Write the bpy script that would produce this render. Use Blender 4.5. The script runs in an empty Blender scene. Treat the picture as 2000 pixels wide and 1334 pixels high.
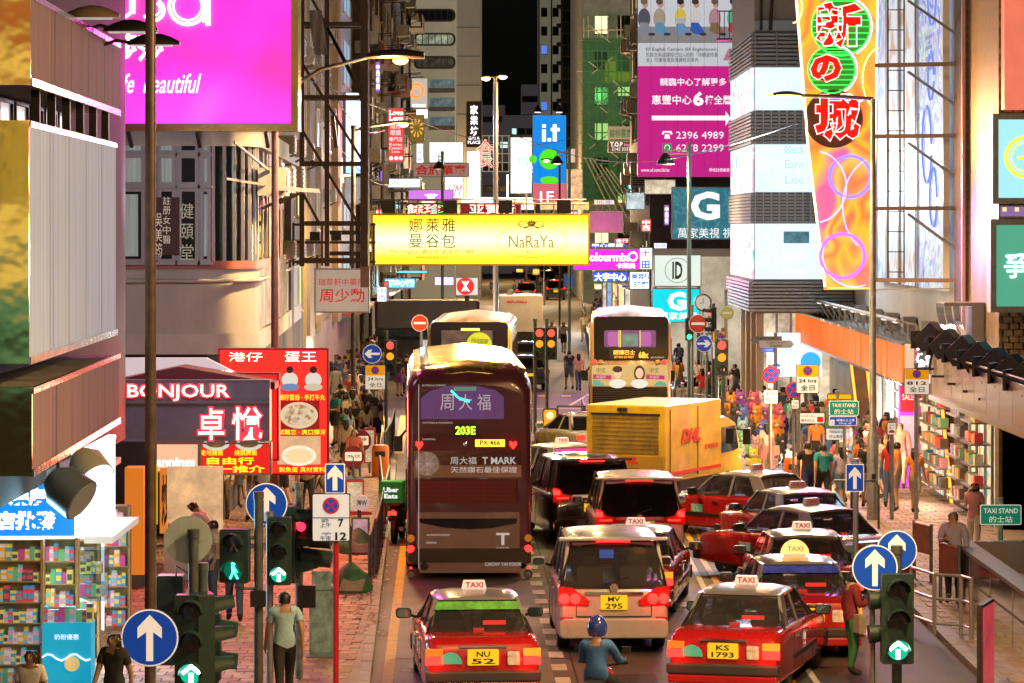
import bpy, bmesh, math, random
from mathutils import Vector, Matrix
random.seed(7)
C = bpy.context.scene.collection
SC = bpy.context.scene
PI = math.pi
R = math.radians
# ---------------------------------------------------------------- camera, sky, exposure
K = 1.22                                # true street length / first survey (applied at the end)
F, H, YH = 5300.0, 7.06, 441.0          # focal length in photo pixels, eye height, horizon row of the 2000 px photo
cam_d = bpy.data.cameras.new('camera'); cam = bpy.data.objects.new('camera', cam_d); C.objects.link(cam)
cam.location = (0, 0, H); cam.rotation_euler = (PI/2, 0, 0)
cam_d.sensor_width = 36; cam_d.lens = K*F/2000*36; cam_d.shift_y = -(667-YH)/2000
cam_d.clip_start = 1; cam_d.clip_end = 4000
SC.camera = cam
wd = bpy.data.worlds.new('World'); SC.world = wd; wd.use_nodes = True
_n = wd.node_tree.nodes; _bg = _n['Background']
_sky = _n.new('ShaderNodeTexSky'); _sky.sky_type = 'NISHITA'; _sky.sun_disc = False
_sky.sun_elevation = R(18); _sky.sun_rotation = R(200); _sky.air_density = 1.0; _sky.dust_density = 4
wd.node_tree.links.new(_sky.outputs[0], _bg.inputs[0]); _bg.inputs[1].default_value = 0.0009
sd = bpy.data.lights.new('moonlight', 'SUN'); sd.energy = 0.02; sd.angle = R(0.5); sd.color = (1, .93, .85)
so = bpy.data.objects.new('moonlight', sd); C.objects.link(so); so.rotation_euler = (R(72), 0, R(-20))
SC.view_settings.view_transform = 'Standard'; SC.view_settings.look = 'None'
SC.view_settings.exposure = 0.2; SC.view_settings.gamma = 1; SC.view_settings.use_curve_mapping = False
SC.cycles.use_denoising = True
SC.cycles.max_bounces = 6; SC.cycles.diffuse_bounces = 3; SC.cycles.glossy_bounces = 3; SC.cycles.transparent_max_bounces = 12
SC.cycles.transmission_bounces = 4; SC.cycles.sample_clamp_indirect = 4; SC.cycles.caustics_reflective = False; SC.cycles.caustics_refractive = False

def X(px, Y): return (px-1000)*Y/F
def Z(py, Y): return H-(py-YH)*Y/F
def YG(py, z=0): return F*(H-z)/(py-YH)          # distance of a ground point seen on photo row py

# ---------------------------------------------------------------- materials
_mats = {}
def mat(name, col=(.5,.5,.5), rough=.6, metal=0, emit=0, ecol=None, noise=None, bump=0, bscale=40, coat=0, alpha=1, stripes=None, spec=.5, trans=0):
    if name in _mats: return _mats[name]
    m = bpy.data.materials.new(name); m.use_nodes = True; nt = m.node_tree; N = nt.nodes; L = nt.links
    p = N['Principled BSDF']
    if emit >= .5: ecol = ecol or col; col = tuple(c*.3 for c in col)      # backlit plastic, or reflected light put in as emission: little of its colour comes from outside light
    p.inputs['Base Color'].default_value = (*col, 1); p.inputs['Roughness'].default_value = rough
    p.inputs['Metallic'].default_value = metal; p.inputs['Coat Weight'].default_value = coat; p.inputs['Coat Roughness'].default_value = .08
    p.inputs['Specular IOR Level'].default_value = spec; p.inputs['Alpha'].default_value = alpha
    p.inputs['Transmission Weight'].default_value = trans
    if emit:
        p.inputs['Emission Color'].default_value = (*(ecol or col), 1); p.inputs['Emission Strength'].default_value = emit
    if noise or bump:
        tc = N.new('ShaderNodeTexCoord')
    if noise:
        sc, amt = noise[0], noise[1]
        nz = N.new('ShaderNodeTexNoise'); nz.inputs['Scale'].default_value = sc; nz.inputs['Detail'].default_value = 6; nz.inputs['Roughness'].default_value = .65
        src = tc.outputs['Object']
        if len(noise) > 2:                      # stretched noise: rain streaks, drips and painted reflection streaks
            mp = N.new('ShaderNodeMapping'); mp.inputs['Scale'].default_value = noise[2]; L.new(src, mp.inputs[0]); src = mp.outputs[0]
        L.new(src, nz.inputs['Vector'])
        rp = N.new('ShaderNodeValToRGB'); rp.color_ramp.elements[0].position = .32; rp.color_ramp.elements[1].position = .68
        rp.color_ramp.elements[0].color = (*[max(0, c*(1-amt)) for c in col], 1); rp.color_ramp.elements[1].color = (*[min(1, c*(1+amt*.5)) for c in col], 1)
        L.new(nz.outputs[0], rp.inputs[0]); L.new(rp.outputs[0], p.inputs['Base Color'])
        if emit:
            rq = N.new('ShaderNodeValToRGB'); rq.color_ramp.elements[0].position = .32; rq.color_ramp.elements[1].position = .68; e_ = ecol or col
            rq.color_ramp.elements[0].color = (*[max(0, c*(1-amt)) for c in e_], 1); rq.color_ramp.elements[1].color = (*e_, 1); L.new(nz.outputs[0], rq.inputs[0]); L.new(rq.outputs[0], p.inputs['Emission Color'])
        mr = N.new('ShaderNodeMapRange'); mr.inputs[3].default_value = max(.02, rough-.12); mr.inputs[4].default_value = min(1, rough+.12)
        L.new(nz.outputs[0], mr.inputs[0]); L.new(mr.outputs[0], p.inputs['Roughness'])
    if bump:
        nb = N.new('ShaderNodeTexNoise'); nb.inputs['Scale'].default_value = bscale; nb.inputs['Detail'].default_value = 3
        L.new(tc.outputs['Object'], nb.inputs['Vector'])
        b = N.new('ShaderNodeBump'); b.inputs['Strength'].default_value = bump; b.inputs['Distance'].default_value = .02
        L.new(nb.outputs[0], b.inputs['Height']); L.new(b.outputs[0], p.inputs['Normal'])
    _mats[name] = m
    return m
def glow(col, s=1.0):
    return mat('glow_%d_%d_%d_%d' % (*[int(c*99) for c in col], int(s*10)), tuple(c*.4 for c in col), .5, emit=s, ecol=col)
def paint(col, rough=.32, coat=.6):
    return mat('paint_%d_%d_%d_%d' % (*[int(c*99) for c in col], int(rough*100)), col, rough, coat=coat, noise=(3, .12))
def cloth(col): return mat('cloth_%d_%d_%d' % tuple(int(c*99) for c in col), col, .9, noise=(25, .18))
def glass_mat(name, tint, clear=.5, rough=.04):
    if name in _mats: return _mats[name]
    m = bpy.data.materials.new(name); m.use_nodes = True; nt = m.node_tree; N = nt.nodes
    p = N['Principled BSDF']; p.inputs['Base Color'].default_value = (*[c*.15 for c in tint], 1); p.inputs['Roughness'].default_value = rough; p.inputs['Specular IOR Level'].default_value = .8
    t = N.new('ShaderNodeBsdfTransparent'); t.inputs[0].default_value = (*tint, 1); x = N.new('ShaderNodeMixShader'); x.inputs[0].default_value = clear
    nt.links.new(p.outputs[0], x.inputs[1]); nt.links.new(t.outputs[0], x.inputs[2]); nt.links.new(x.outputs[0], N['Material Output'].inputs[0])
    _mats[name] = m; return m
def multi(name, stops, mode='x', scale=1, emit=0, rough=.5, off=0, metal=0, kind='ramp'):
    """printed artwork and painted glow: colour ramp over an object axis, waves or noise cells"""
    if name in _mats: return _mats[name]
    m = bpy.data.materials.new(name); m.use_nodes = True; nt = m.node_tree; N = nt.nodes; L = nt.links; p = N['Principled BSDF']
    p.inputs['Roughness'].default_value = rough; p.inputs['Metallic'].default_value = metal
    tc = N.new('ShaderNodeTexCoord'); rp = N.new('ShaderNodeValToRGB')
    if mode in 'xyz':
        sp = N.new('ShaderNodeSeparateXYZ'); L.new(tc.outputs['Generated'], sp.inputs[0]); src = sp.outputs['xyz'.index(mode)]
    elif mode == 'radial':
        mp = N.new('ShaderNodeMapping'); mp.inputs['Location'].default_value = (-.5*2, 0, -.5*2); mp.inputs['Scale'].default_value = (2, 0, 2); L.new(tc.outputs['Generated'], mp.inputs[0])
        ln = N.new('ShaderNodeVectorMath'); ln.operation = 'LENGTH'; L.new(mp.outputs[0], ln.inputs[0]); src = ln.outputs['Value']
    elif mode == 'noise':
        nz = N.new('ShaderNodeTexNoise'); nz.inputs['Scale'].default_value = scale; nz.inputs['Detail'].default_value = 1.5; nz.inputs['Distortion'].default_value = off
        L.new(tc.outputs['Object'], nz.inputs['Vector']); src = nz.outputs[0]
    elif mode == 'cells':
        nz = N.new('ShaderNodeTexVoronoi'); nz.inputs['Scale'].default_value = scale; L.new(tc.outputs['Object'], nz.inputs['Vector'])
        sp = N.new('ShaderNodeSeparateColor'); L.new(nz.outputs['Color'], sp.inputs[0]); src = sp.outputs[0]
    elif mode == 'wave':
        nz = N.new('ShaderNodeTexWave'); nz.inputs['Scale'].default_value = scale; nz.inputs['Distortion'].default_value = off; nz.bands_direction = 'DIAGONAL'
        L.new(tc.outputs['Object'], nz.inputs['Vector']); src = nz.outputs[0]
    e = rp.color_ramp.elements
    e[0].position, e[0].color = stops[0][0], (*stops[0][1], 1); e[1].position, e[1].color = stops[-1][0], (*stops[-1][1], 1)
    for s, c in stops[1:-1]:
        q = e.new(s); q.color = (*c, 1)
    if kind == 'step': rp.color_ramp.interpolation = 'CONSTANT'
    L.new(src, rp.inputs[0])
    if emit: p.inputs['Base Color'].default_value = (.12,.12,.12,1)
    else: L.new(rp.outputs[0], p.inputs['Base Color'])
    if emit: L.new(rp.outputs[0], p.inputs['Emission Color']); p.inputs['Emission Strength'].default_value = emit
    _mats[name] = m; return m

# ---------------------------------------------------------------- mesh helpers
class B:
    def __init__(s): s.v = []; s.f = []; s.m = []
    def add(s, vs, fs, m=0):
        k = len(s.v); s.v += [tuple(v) for v in vs]; s.f += [tuple(i+k for i in f) for f in fs]; s.m += [m]*len(fs); return s
    def bx(s, x0, x1, y0, y1, z0, z1, m=0):
        return s.add([(x0,y0,z0),(x1,y0,z0),(x1,y1,z0),(x0,y1,z0),(x0,y0,z1),(x1,y0,z1),(x1,y1,z1),(x0,y1,z1)],
                     [(3,2,1,0),(4,5,6,7),(0,1,5,4),(1,2,6,5),(2,3,7,6),(3,0,4,7)], m)
    def box(s, c, d, m=0): return s.bx(c[0]-d[0]/2, c[0]+d[0]/2, c[1]-d[1]/2, c[1]+d[1]/2, c[2]-d[2]/2, c[2]+d[2]/2, m)
    def beam(s, a, b, w, h=None, m=0):
        a, b = Vector(a), Vector(b); d = (b-a).normalized(); u = Vector((0,0,1)) if abs(d.z) < .95 else Vector((0,1,0))
        x = d.cross(u).normalized()*w/2; y = d.cross(x).normalized()*(h or w)/2
        return s.add([a-x-y, a+x-y, a+x+y, a-x+y, b-x-y, b+x-y, b+x+y, b-x+y], [(0,1,2,3),(7,6,5,4),(4,5,1,0),(5,6,2,1),(6,7,3,2),(7,4,0,3)], m)
    def tube(s, pts, r, n=8, m=0, closed=False):
        pts = [Vector(p) for p in pts]; k = len(pts); rs = r if isinstance(r, (list, tuple)) else [r]*k; rings = []; px = None
        for i, p in enumerate(pts):
            a = pts[(i-1) % k] if (i > 0 or closed) else p; b = pts[(i+1) % k] if (i < k-1 or closed) else p
            d = (b-a).normalized()
            if px is None: px = d.orthogonal().normalized()
            x = (px - d*px.dot(d)); x = x.normalized() if x.length > 1e-5 else d.orthogonal().normalized(); px = x; y = d.cross(x)
            rings.append([p + (x*math.cos(2*PI*j/n) + y*math.sin(2*PI*j/n))*rs[i] for j in range(n)])
        if closed: rings.append(rings[0])
        return s.loft(rings, m, caps=not closed)
    def loft(s, rings, m=0, caps=True, ring_closed=True):
        n = len(rings[0]); vs = [v for r in rings for v in r]; fs = []
        for i in range(len(rings)-1):
            for j in range(n if ring_closed else n-1):
                a, b = i*n+j, i*n+(j+1) % n; fs.append((a, b, b+n, a+n))
        if caps: fs.append(tuple(range(n))[::-1]); fs.append(tuple(range((len(rings)-1)*n, len(rings)*n)))
        return s.add(vs, fs, m)
    def cyl(s, a, b, r, n=16, m=0): return s.tube([a, b], r, n, m)
    def lathe(s, prof, c=(0,0,0), axis='z', n=20, m=0):
        rings = []
        for r, h in prof:
            ring = []
            for j in range(n):
                a = 2*PI*j/n; q = (r*math.cos(a), r*math.sin(a), h)
                if axis == 'x': q = (h, q[0], q[1])
                if axis == 'y': q = (q[0], h, q[1])
                ring.append((q[0]+c[0], q[1]+c[1], q[2]+c[2]))
            rings.append(ring)
        return s.loft(rings, m)
    def prism(s, poly, y0, y1, m=0):            # polygon in xz, extruded along y
        n = len(poly)
        return s.add([(x, y0, z) for x, z in poly] + [(x, y1, z) for x, z in poly],
                     [tuple(range(n)), tuple(range(2*n-1, n-1, -1))] + [(i, i+n, (i+1) % n+n, (i+1) % n) for i in range(n)], m)
    def build(s, name, mats, parent=None, smooth=0, bevel=0, loc=None, mesh=None):
        me = mesh or bpy.data.meshes.new(name)
        if not mesh:
            me.from_pydata(s.v, [], s.f)
            mats = mats if isinstance(mats, (list, tuple)) else [mats]
            for q in mats: me.materials.append(q)
            if len(mats) > 1: me.polygons.foreach_set('material_index', s.m)
            bm = bmesh.new(); bm.from_mesh(me); bmesh.ops.recalc_face_normals(bm, faces=bm.faces)
            if bevel: bmesh.ops.bevel(bm, geom=[e for e in bm.edges if e.calc_face_angle(0) > .6], offset=bevel, segments=2, affect='EDGES', profile=.6)
            bm.to_mesh(me); bm.free()
            if smooth:
                me.polygons.foreach_set('use_smooth', [True]*len(me.polygons)); me.set_sharp_from_angle(angle=R(smooth if smooth > 1 else 35))
            me.update()
        o = bpy.data.objects.new(name, me); C.objects.link(o)
        if parent: o.parent = parent
        if loc: o.location = loc
        return o
def rrect(x0, x1, z0, z1, r, n=4):
    r = min(r, (x1-x0)/2.01, (z1-z0)/2.01)
    if r <= 0: return [(x0,z0),(x1,z0),(x1,z1),(x0,z1)]
    out = []
    for cx, cz, a in ((x1-r, z0+r, -90), (x1-r, z1-r, 0), (x0+r, z1-r, 90), (x0+r, z0+r, 180)):
        out += [(cx+r*math.cos(R(a+90*i/n)), cz+r*math.sin(R(a+90*i/n))) for i in range(n+1)]
    return out
def circ(cx, cz, r, n=28, a0=0, a1=360):
    full = a1-a0 == 360
    return [(cx+r*math.cos(R(a0+(a1-a0)*i/(n if full else n-1))), cz+r*math.sin(R(a0+(a1-a0)*i/(n if full else n-1)))) for i in range(n)]
def thing(name, label, cat, loc=(0,0,0), rz=0, group=None, s=1):
    o = bpy.data.objects.new(name, None); C.objects.link(o); o.empty_display_size = .2
    o.location = loc; o.rotation_euler = (0, 0, rz); o.scale = (s, s, s); o['label'] = label; o['category'] = cat
    if group: o['group'] = group
    return o
def tag(o, label=None, cat=None, group=None, kind=None):
    for k, v in (('label', label), ('category', cat), ('group', group), ('kind', kind)):
        if v: o[k] = v
    return o
def kids(o): return [c for c in ALLKIDS.get(o.name, [])]
def copy_tree(o, parent=None, kidmap=None):
    if kidmap is None:
        kidmap = {}
        for q in C.objects:
            if q.parent: kidmap.setdefault(q.parent.name, []).append(q)
    c = o.copy(); C.objects.link(c)
    if parent: c.parent = parent
    for ch in kidmap.get(o.name, []): copy_tree(ch, c, kidmap)
    return c
def pan(root, name, x0, x1, z0, z1, y, t, m, r=0, lean=0):      # a slab whose front is at y-t
    return B().prism(rrect(x0, x1, z0, z1, r), y-t, y).build(name, m, root)
# lettering -------------------------------------------------------------------
_tc = {}
_TS = bpy.data.scenes.new('workbench')          # small scratch scene: evaluating text and modifiers there is quick
def evaluated(o):
    if o.name not in _TS.collection.objects: _TS.collection.objects.link(o)
    v = _TS.view_layers[0]; v.update(); me = bpy.data.meshes.new_from_object(o.evaluated_get(v.depsgraph)); _TS.collection.objects.unlink(o); return me
def text_mesh(s, bold=0, ital=0, ex=.0, space=1, ls=1):
    k = (s, bold, ital, ex, space, ls)
    if k in _tc: return _tc[k]
    c = bpy.data.curves.new('lettering', 'FONT'); c.body = s; c.resolution_u = 2; c.offset = bold; c.shear = ital; c.extrude = ex; c.space_character = space; c.space_line = ls
    c.align_x = 'CENTER'
    o = bpy.data.objects.new('lettering', c); me = evaluated(o)
    bpy.data.objects.remove(o); bpy.data.curves.remove(c)
    xs = [v.co.x for v in me.vertices]; ys = [v.co.y for v in me.vertices]
    bb = (min(xs), max(xs), min(ys), max(ys)) if xs else (0, 1, 0, 1)
    _tc[k] = (me, bb); return _tc[k]
def letters(root, s, cx, cz, w, h, m, y=0, bold=0, ital=0, name='lettering', ex=.003, space=1, ls=1, rot=0, yaw=0):
    """text fitted into a w x h box, standing in the xz plane of root and facing -y"""
    me0, bb = text_mesh(s, bold, ital, 0, space, ls)
    sx, sy = w/max(1e-4, bb[1]-bb[0]), h/max(1e-4, bb[3]-bb[2])
    key = ('L', s, bold, ital, space, ls, round(w, 3), round(h, 3), m.name, ex)
    if key in _tc: me = _tc[key]
    else:
        b = B(); vs = [((v.co.x-(bb[0]+bb[1])/2)*sx, 0, (v.co.y-(bb[2]+bb[3])/2)*sy) for v in me0.vertices]
        b.add(vs, [tuple(p.vertices) for p in me0.polygons])
        me = bpy.data.meshes.new(name); me.from_pydata(b.v, [], b.f); me.materials.append(m)
        if ex:
            bm = bmesh.new(); bm.from_mesh(me)
            g = bmesh.ops.extrude_face_region(bm, geom=bm.faces[:]); bmesh.ops.translate(bm, verts=[e for e in g['geom'] if isinstance(e, bmesh.types.BMVert)], vec=(0, -ex, 0))
            bmesh.ops.recalc_face_normals(bm, faces=bm.faces); bm.to_mesh(me); bm.free()
        _tc[key] = me
    o = bpy.data.objects.new(name, me); C.objects.link(o); o.parent = root; o.location = (cx, y-.002, cz)
    if rot or yaw: o.rotation_euler = (0, rot, yaw)
    return o
# a sign given by its photo rectangle and its distance: returns (root, helper converting photo px to local metres)
class Sign:
    def __init__(s, name, label, cat, px0, py0, px1, py1, Y, face, frame=None, t=.15, fw=.04, rz=0, group=None, r=0, root=None, frame_t=.02):
        s.Y = Y; s.k = Y/F; s.cx, s.cy = (px0+px1)/2, (py0+py1)/2; s.w, s.h = (px1-px0)*s.k, (py1-py0)*s.k
        s.root = root or thing(name, label, cat, (X(s.cx, Y), Y, Z(s.cy, Y)), rz, group)
        w, h = s.w/2, s.h/2
        B().prism(rrect(-w, w, -h, h, r), 0.004, t).build('housing' if t > .05 else 'back_plate', frame or MET, s.root, bevel=0)
        B().prism(rrect(-w+fw*.4, w-fw*.4, -h+fw*.4, h-fw*.4, r*.9), -.006, 0.006).build('face', face, s.root)
        if fw > .001:
            b = B(); q = fw
            for (a0, a1, b0, b1) in ((-w, w, h-q, h), (-w, w, -h, -h+q), (-w, -w+q, -h+q, h-q), (w-q, w, -h+q, h-q)): b.bx(a0, a1, -frame_t, .003, b0, b1)
            b.build('frame', frame or MET, s.root)
    def P(s, px, py): return (px-s.cx)*s.k, (s.cy-py)*s.k
    def txt(s, st, cx, cy, w, h, m, y=-.008, **k):
        x, z = s.P(cx, cy); return letters(s.root, st, x, z, w*s.k, h*s.k, m, y, **k)
    def vtxt(s, st, cx, cy0, cy1, w, m, y=-.008, **k):
        n = len(st); st_h = (cy1-cy0)/n
        for i, ch in enumerate(st): s.txt(ch, cx, cy0+st_h*(i+.5), w, st_h*.86, m, y, **k)
    def poly(s, name, pts, m, y=-.008, t=.004):
        return B().prism([s.P(*p) for p in pts], y-t, y).build(name, m, s.root)
    def disc(s, name, cx, cy, r, m, y=-.008, t=.004, ry=None):
        x, z = s.P(cx, cy); q = circ(0, 0, 1); ry = ry or r
        return B().prism([(x+a*r*s.k, z+b*ry*s.k) for a, b in q], y-t, y).build(name, m, s.root)
    def ring(s, name, cx, cy, r, m, w=1, y=-.02, a0=0, a1=360, ry=None, n=40):
        x, z = s.P(cx, cy); ry = ry or r; full = a1-a0 == 360
        pts = [(x+r*s.k*math.cos(R(a0+(a1-a0)*i/n)), y, z+ry*s.k*math.sin(R(a0+(a1-a0)*i/n))) for i in range(n if full else n+1)]
        return B().tube(pts, w*s.k, 6, closed=full).build(name, m, s.root, smooth=60)
# ---------------------------------------------------------------- common materials
MET = mat('galvanised_metal', (.34,.35,.37), .42, .7, noise=(9, .25))
DMET = mat('dark_steel', (.05,.045,.045), .5, .5, noise=(6, .3))
RUST = mat('weathered_steel', (.16,.13,.12), .6, .3, noise=(4, .5), bump=.2)
CHROME = mat('chrome', (.8,.8,.82), .12, 1)
BLK = mat('black_plastic', (.015,.015,.017), .45)
RUB = mat('tyre_rubber', (.02,.02,.021), .85, noise=(30, .3))
WHT = mat('white_enamel', (.8,.8,.78), .4, noise=(5, .06))
INK = mat('black_ink', (.01,.01,.012), .6)
BLUE = mat('blue_reflective_sheet', (.005,.07,.5), .35, emit=.25, ecol=(.005,.08,.6))
SIGNWHITE = mat('white_reflective_sheet', (.85,.85,.82), .4, emit=.35, ecol=(1,.98,.88))
SIGNRED = mat('red_reflective_sheet', (.6,.015,.02), .4, emit=.1)
GLASSD = mat('dark_glass', (.012,.013,.016), .05, spec=.8)
# ================================================================ THE SETTING
ASPH = mat('asphalt', (.085,.075,.07), .62, spec=.25, noise=(.5, .6), bump=.35, bscale=60)
CONC = mat('road_concrete', (.16,.14,.128), .6, spec=.35, noise=(.45, .55), bump=.2, bscale=50)
PAVE = mat('paving_stone', (.24,.19,.165), .6, noise=(1.3, .4), bump=.2)
def sheet(name, pts, z, m, kind='structure', parent=None):
    o = B().add([(x, y, z) for x, y in pts], [tuple(range(len(pts)))]).build(name, m, parent)
    if kind and not parent: o['kind'] = kind
    return o
sheet('ground', [(-1500,-200),(1500,-200),(1500,3000),(-1500,3000)], -.05, mat('city_ground', (.05,.045,.042), .9, noise=(.05, .3)))
road = sheet('road', [(-60,-20),(60,-20),(60,700),(-60,700)], 0, ASPH)
KX = lambda y: -2.18-.0318*(y-41.9)          # left kerb line
bl = sheet('bus_lane', [(KX(10)+.0,10),(1.25,10),(.22,66),(.05,87),(KX(87),87)], .004, CONC)
YEL = mat('yellow_road_paint', (.62,.36,.02), .6, noise=(5, .45)); WRP = mat('white_road_paint', (.55,.52,.48), .6, noise=(6, .4))
def mark(name, x0, y0, x1, y1, w, m):
    d = Vector((x1-x0, y1-y0, 0)).normalized(); n = Vector((-d.y, d.x, 0))*w/2
    return B().add([(x0-n.x,y0-n.y,.009),(x1-n.x,y1-n.y,.009),(x1+n.x,y1+n.y,.009),(x0+n.x,y0+n.y,.009)], [(0,1,2,3)]).build(name, m, road)
mark('yellow_line', -1.62, 30, -3.05, 86, .17, YEL)
for y in [40.5+1.27*i for i in range(30)]: mark('lane_dash', .79-.027*(y-42), y, .775-.027*(y-42), y+.62, .24, WRP)
mark('stop_line', -1.75, 43.0, -1.2, 43.0, .08, WRP)
for x in (4.02,): mark('white_line', x-.3, 40, x-.25, 72, .11, WRP)
mark('yellow_line', 4.12, 40, 3.95, 72, .12, YEL); mark('yellow_line', 4.36, 40, 4.2, 72, .09, YEL); mark('white_line', 4.72, 40, 4.5, 72, .1, WRP)
for i, (a, b) in enumerate([(43.6, -1.5), (46.6, -1.3), (49.4, -1.4)]):       # worn BUS lettering fragments
    for j in range(3): mark('road_letter_stroke', b+.35*j, a+.35*j*(i % 2), b+.35*j+(.22 if i else .3), a+.9+.2*j*(i % 2), .13, WRP)
mark('road_crack', 1.12, 38, .3, 70, .035, mat('crack', (.02,.018,.016), .9))
for yy in (44.2, 49.5, 54.8, 60.1, 65.4): mark('concrete_joint', KX(yy)+.3, yy, 1.1-.02*(yy-42), yy+.1, .035, mat('crack', (.02,.018,.016), .9))
for x_, y_ in ((2.9,43.5),(-.4,58),(3.3,50.5),(6.3,47)): B().lathe([(.0,.014),(.33,.014),(.34,.005),(.36,.005),(.36,.016),(.4,.01)],(0,0,0),'z',24).build('manhole_cover', mat('iron_cover',(.05,.045,.042),.4,.6,noise=(20,.5)), road, loc=(x_,y_,.006))
for i_, (x_, y_, w_, l_) in enumerate([(2.6,47,1.1,3),(5.9,52,1.4,2.2),(-.6,50,.8,2.6),(3.2,72,1.5,4),(1.8,41.5,.9,1.2)]): sheet('road_patch', [(x_-w_/2,y_),(x_+w_/2,y_+.1),(x_+w_/2,y_+l_),(x_-w_/2,y_+l_-.1)], .0125, mat('tar_patch_%d' % (i_%2), [(.05,.045,.043),(.1,.088,.08)][i_%2], .7, spec=.25, noise=(3,.4)), parent=road)
# crossing studs / yellow blocks and crossing stripes
for k in range(9): mark('crossing_block', -1.0+.9*k, 97.6, -.6+.9*k, 97.6, .7, YEL); mark('crossing_block', -.8+.95*k, 112.5, -.4+.95*k, 112.5, .8, YEL)
for k in range(7): mark('crossing_stripe', -3.5-.8*k, 84, -4-.8*k, 101, .3, YEL)
mark('give_way_line', 0, 104.5, 6.5, 105, .22, WRP); mark('white_line', 1.2, 101, 3.2, 100.4, .12, WRP); mark('white_line', 2.2, 106, 3.8, 118, .12, WRP)
for k in range(14): mark('lane_dash', .9+.03*k*3, 128+9*k, 1.0+.03*k*3, 132+9*k, .14, WRP)
# pavements -----------------------------------------------------------------
def pavement(name, pts, m=PAVE):
    n = len(pts); o = B().add([(x,y,-.04) for x,y in pts]+[(x,y,.12) for x,y in pts], [tuple(range(n))[::-1], tuple(range(n,2*n))]+[(i,(i+1)%n,(i+1)%n+n,i+n) for i in range(n)]).build(name, m)
    o['kind'] = 'structure'; return o
LKX = [(KX(y)-.18, y) for y in (10, 40, 60, 80)]
pvl = pavement('left_pavement', LKX+[(-4.6,85.5),(-7,87.2),(-40,87.4),(-40,10)])
pvr = pavement('right_pavement', [(7.24,10),(30,10),(30,93),(10.5,93),(8.6,90.5),(7.5,86),(7.44,78)][::1])
pf = pavement('far_left_pavement', [(-40,124),(-5.2,124),(-4.1,127),(-4.4,700),(-40,700)])
pg = pavement('far_right_pavement', [(40,122),(40,700),(13,700),(7.5,300),(4.2,150),(3.9,126),(4.8,122.5)])
isl = pavement('traffic_island', [(.35,87.6),(2.9,87.2),(3.1,88.4),(2.7,90.2),(.5,90.4),(.2,89.2)], CONC)
KERB = mat('kerb_granite', (.27,.25,.235), .6, noise=(6, .35), bump=.2)
kb = B().bx(-.09,.09,-.435,.435,-.04,.135)
km = kb.build('kerb_stone', KERB, pvl, bevel=.012).data
def kerb_run(par, pts, first=None):
    for (ax, ay), (bx_, by) in zip(pts, pts[1:]):
        d = Vector((bx_-ax, by-ay)); n = max(1, round(d.length/.89)); a = math.atan2(-d.x, d.y)
        for i in range(n):
            q = first or bpy.data.objects.new('kerb_stone', km); first = None
            if q.name not in C.objects: C.objects.link(q)
            q.parent = par; t = (i+.5)/n; q.location = (ax+d.x*t, ay+d.y*t, random.uniform(-.004,.004)); q.rotation_euler = (0,0,a+random.uniform(-.006,.006))
kerb_run(pvl, [(KX(36)-.09,36),(KX(80)-.09,80),(-4.5,85.6),(-7,87.3),(-12,87.4)], bpy.data.objects['kerb_stone'])
kerb_run(pvr, [(7.33,36),(7.5,78),(7.6,86),(8.7,90.6),(10.6,93.1)])
kerb_run(isl, [(.35,87.6),(2.9,87.2),(3.1,88.4)])
# pavers: individual slabs near the camera, joined further off
BRK = [mat('red_paver', (.30,.135,.085), .6, noise=(4,.35)), mat('buff_paver', (.36,.21,.13), .6, noise=(4,.35)), mat('brown_paver', (.25,.125,.085), .62, noise=(4,.35))]
GPV = [mat('grey_paver', (.25,.19,.15), .6, noise=(4,.3)), mat('pale_paver', (.31,.24,.19), .6, noise=(4,.3)), mat('warm_paver', (.28,.2,.14), .6, noise=(4,.3))]
def paving(par, xs, ys, sx, sy, mats, xlim, n_single=300, phase=True):
    cells = []
    j = 0; y = ys[0]
    while y < ys[1]:
        x = xs[0] + (sx/2 if (j % 2 and phase) else 0)
        while x < xs[1]:
            if x-sx/2 > xlim(y)[0] and x+sx/2 < xlim(y)[1]: cells.append((x, y))
            x += sx
        y += sy; j += 1
    cells.sort(key=lambda c: c[1])
    ms = []
    g = .012
    for m in mats:
        me = bpy.data.meshes.new('paver'); hx, hy = sx/2-g/2, sy/2-g/2
        me.from_pydata([(-hx,-hy,0),(hx,-hy,0),(hx,hy,0),(-hx,hy,0),(-hx+.008,-hy+.008,.014),(hx-.008,-hy+.008,.014),(hx-.008,hy-.008,.014),(-hx+.008,hy-.008,.014)], [], [(4,5,6,7),(0,1,5,4),(1,2,6,5),(2,3,7,6),(3,0,4,7)]); me.materials.append(m); ms.append(me)
    for x, y in [c for c in cells if c[1] > 41.5][:n_single]:
        o = bpy.data.objects.new('paver', random.choice(ms)); C.objects.link(o); o.parent = par; o.location = (x, y, .12+random.uniform(-.003,.004))
    b = B(); hx, hy = sx/2-g/2, sy/2-g/2
    single = set([c for c in cells if c[1] > 41.5][:n_single])
    for x, y in cells:
        if (x, y) in single: continue
        z = .12+random.uniform(-.003,.004); mi = random.randrange(3)
        b.add([(x-hx,y-hy,z),(x+hx,y-hy,z),(x+hx,y+hy,z),(x-hx,y+hy,z),(x-hx+.008,y-hy+.008,z+.014),(x+hx-.008,y-hy+.008,z+.014),(x+hx-.008,y+hy-.008,z+.014),(x-hx+.008,y+hy-.008,z+.014)], [(4,5,6,7),(0,1,5,4),(1,2,6,5),(2,3,7,6),(3,0,4,7)], mi)
    o = b.build('paver_field', mats, par); o['kind'] = 'stuff'
paving(pvl, (-8.2,-2), (36,85), .3, .3, BRK, lambda y: (-8.2, KX(y)-.2))
paving(pvr, (7.4,11), (36,84), .34, .34, GPV, lambda y: (7.44, 11))

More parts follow.
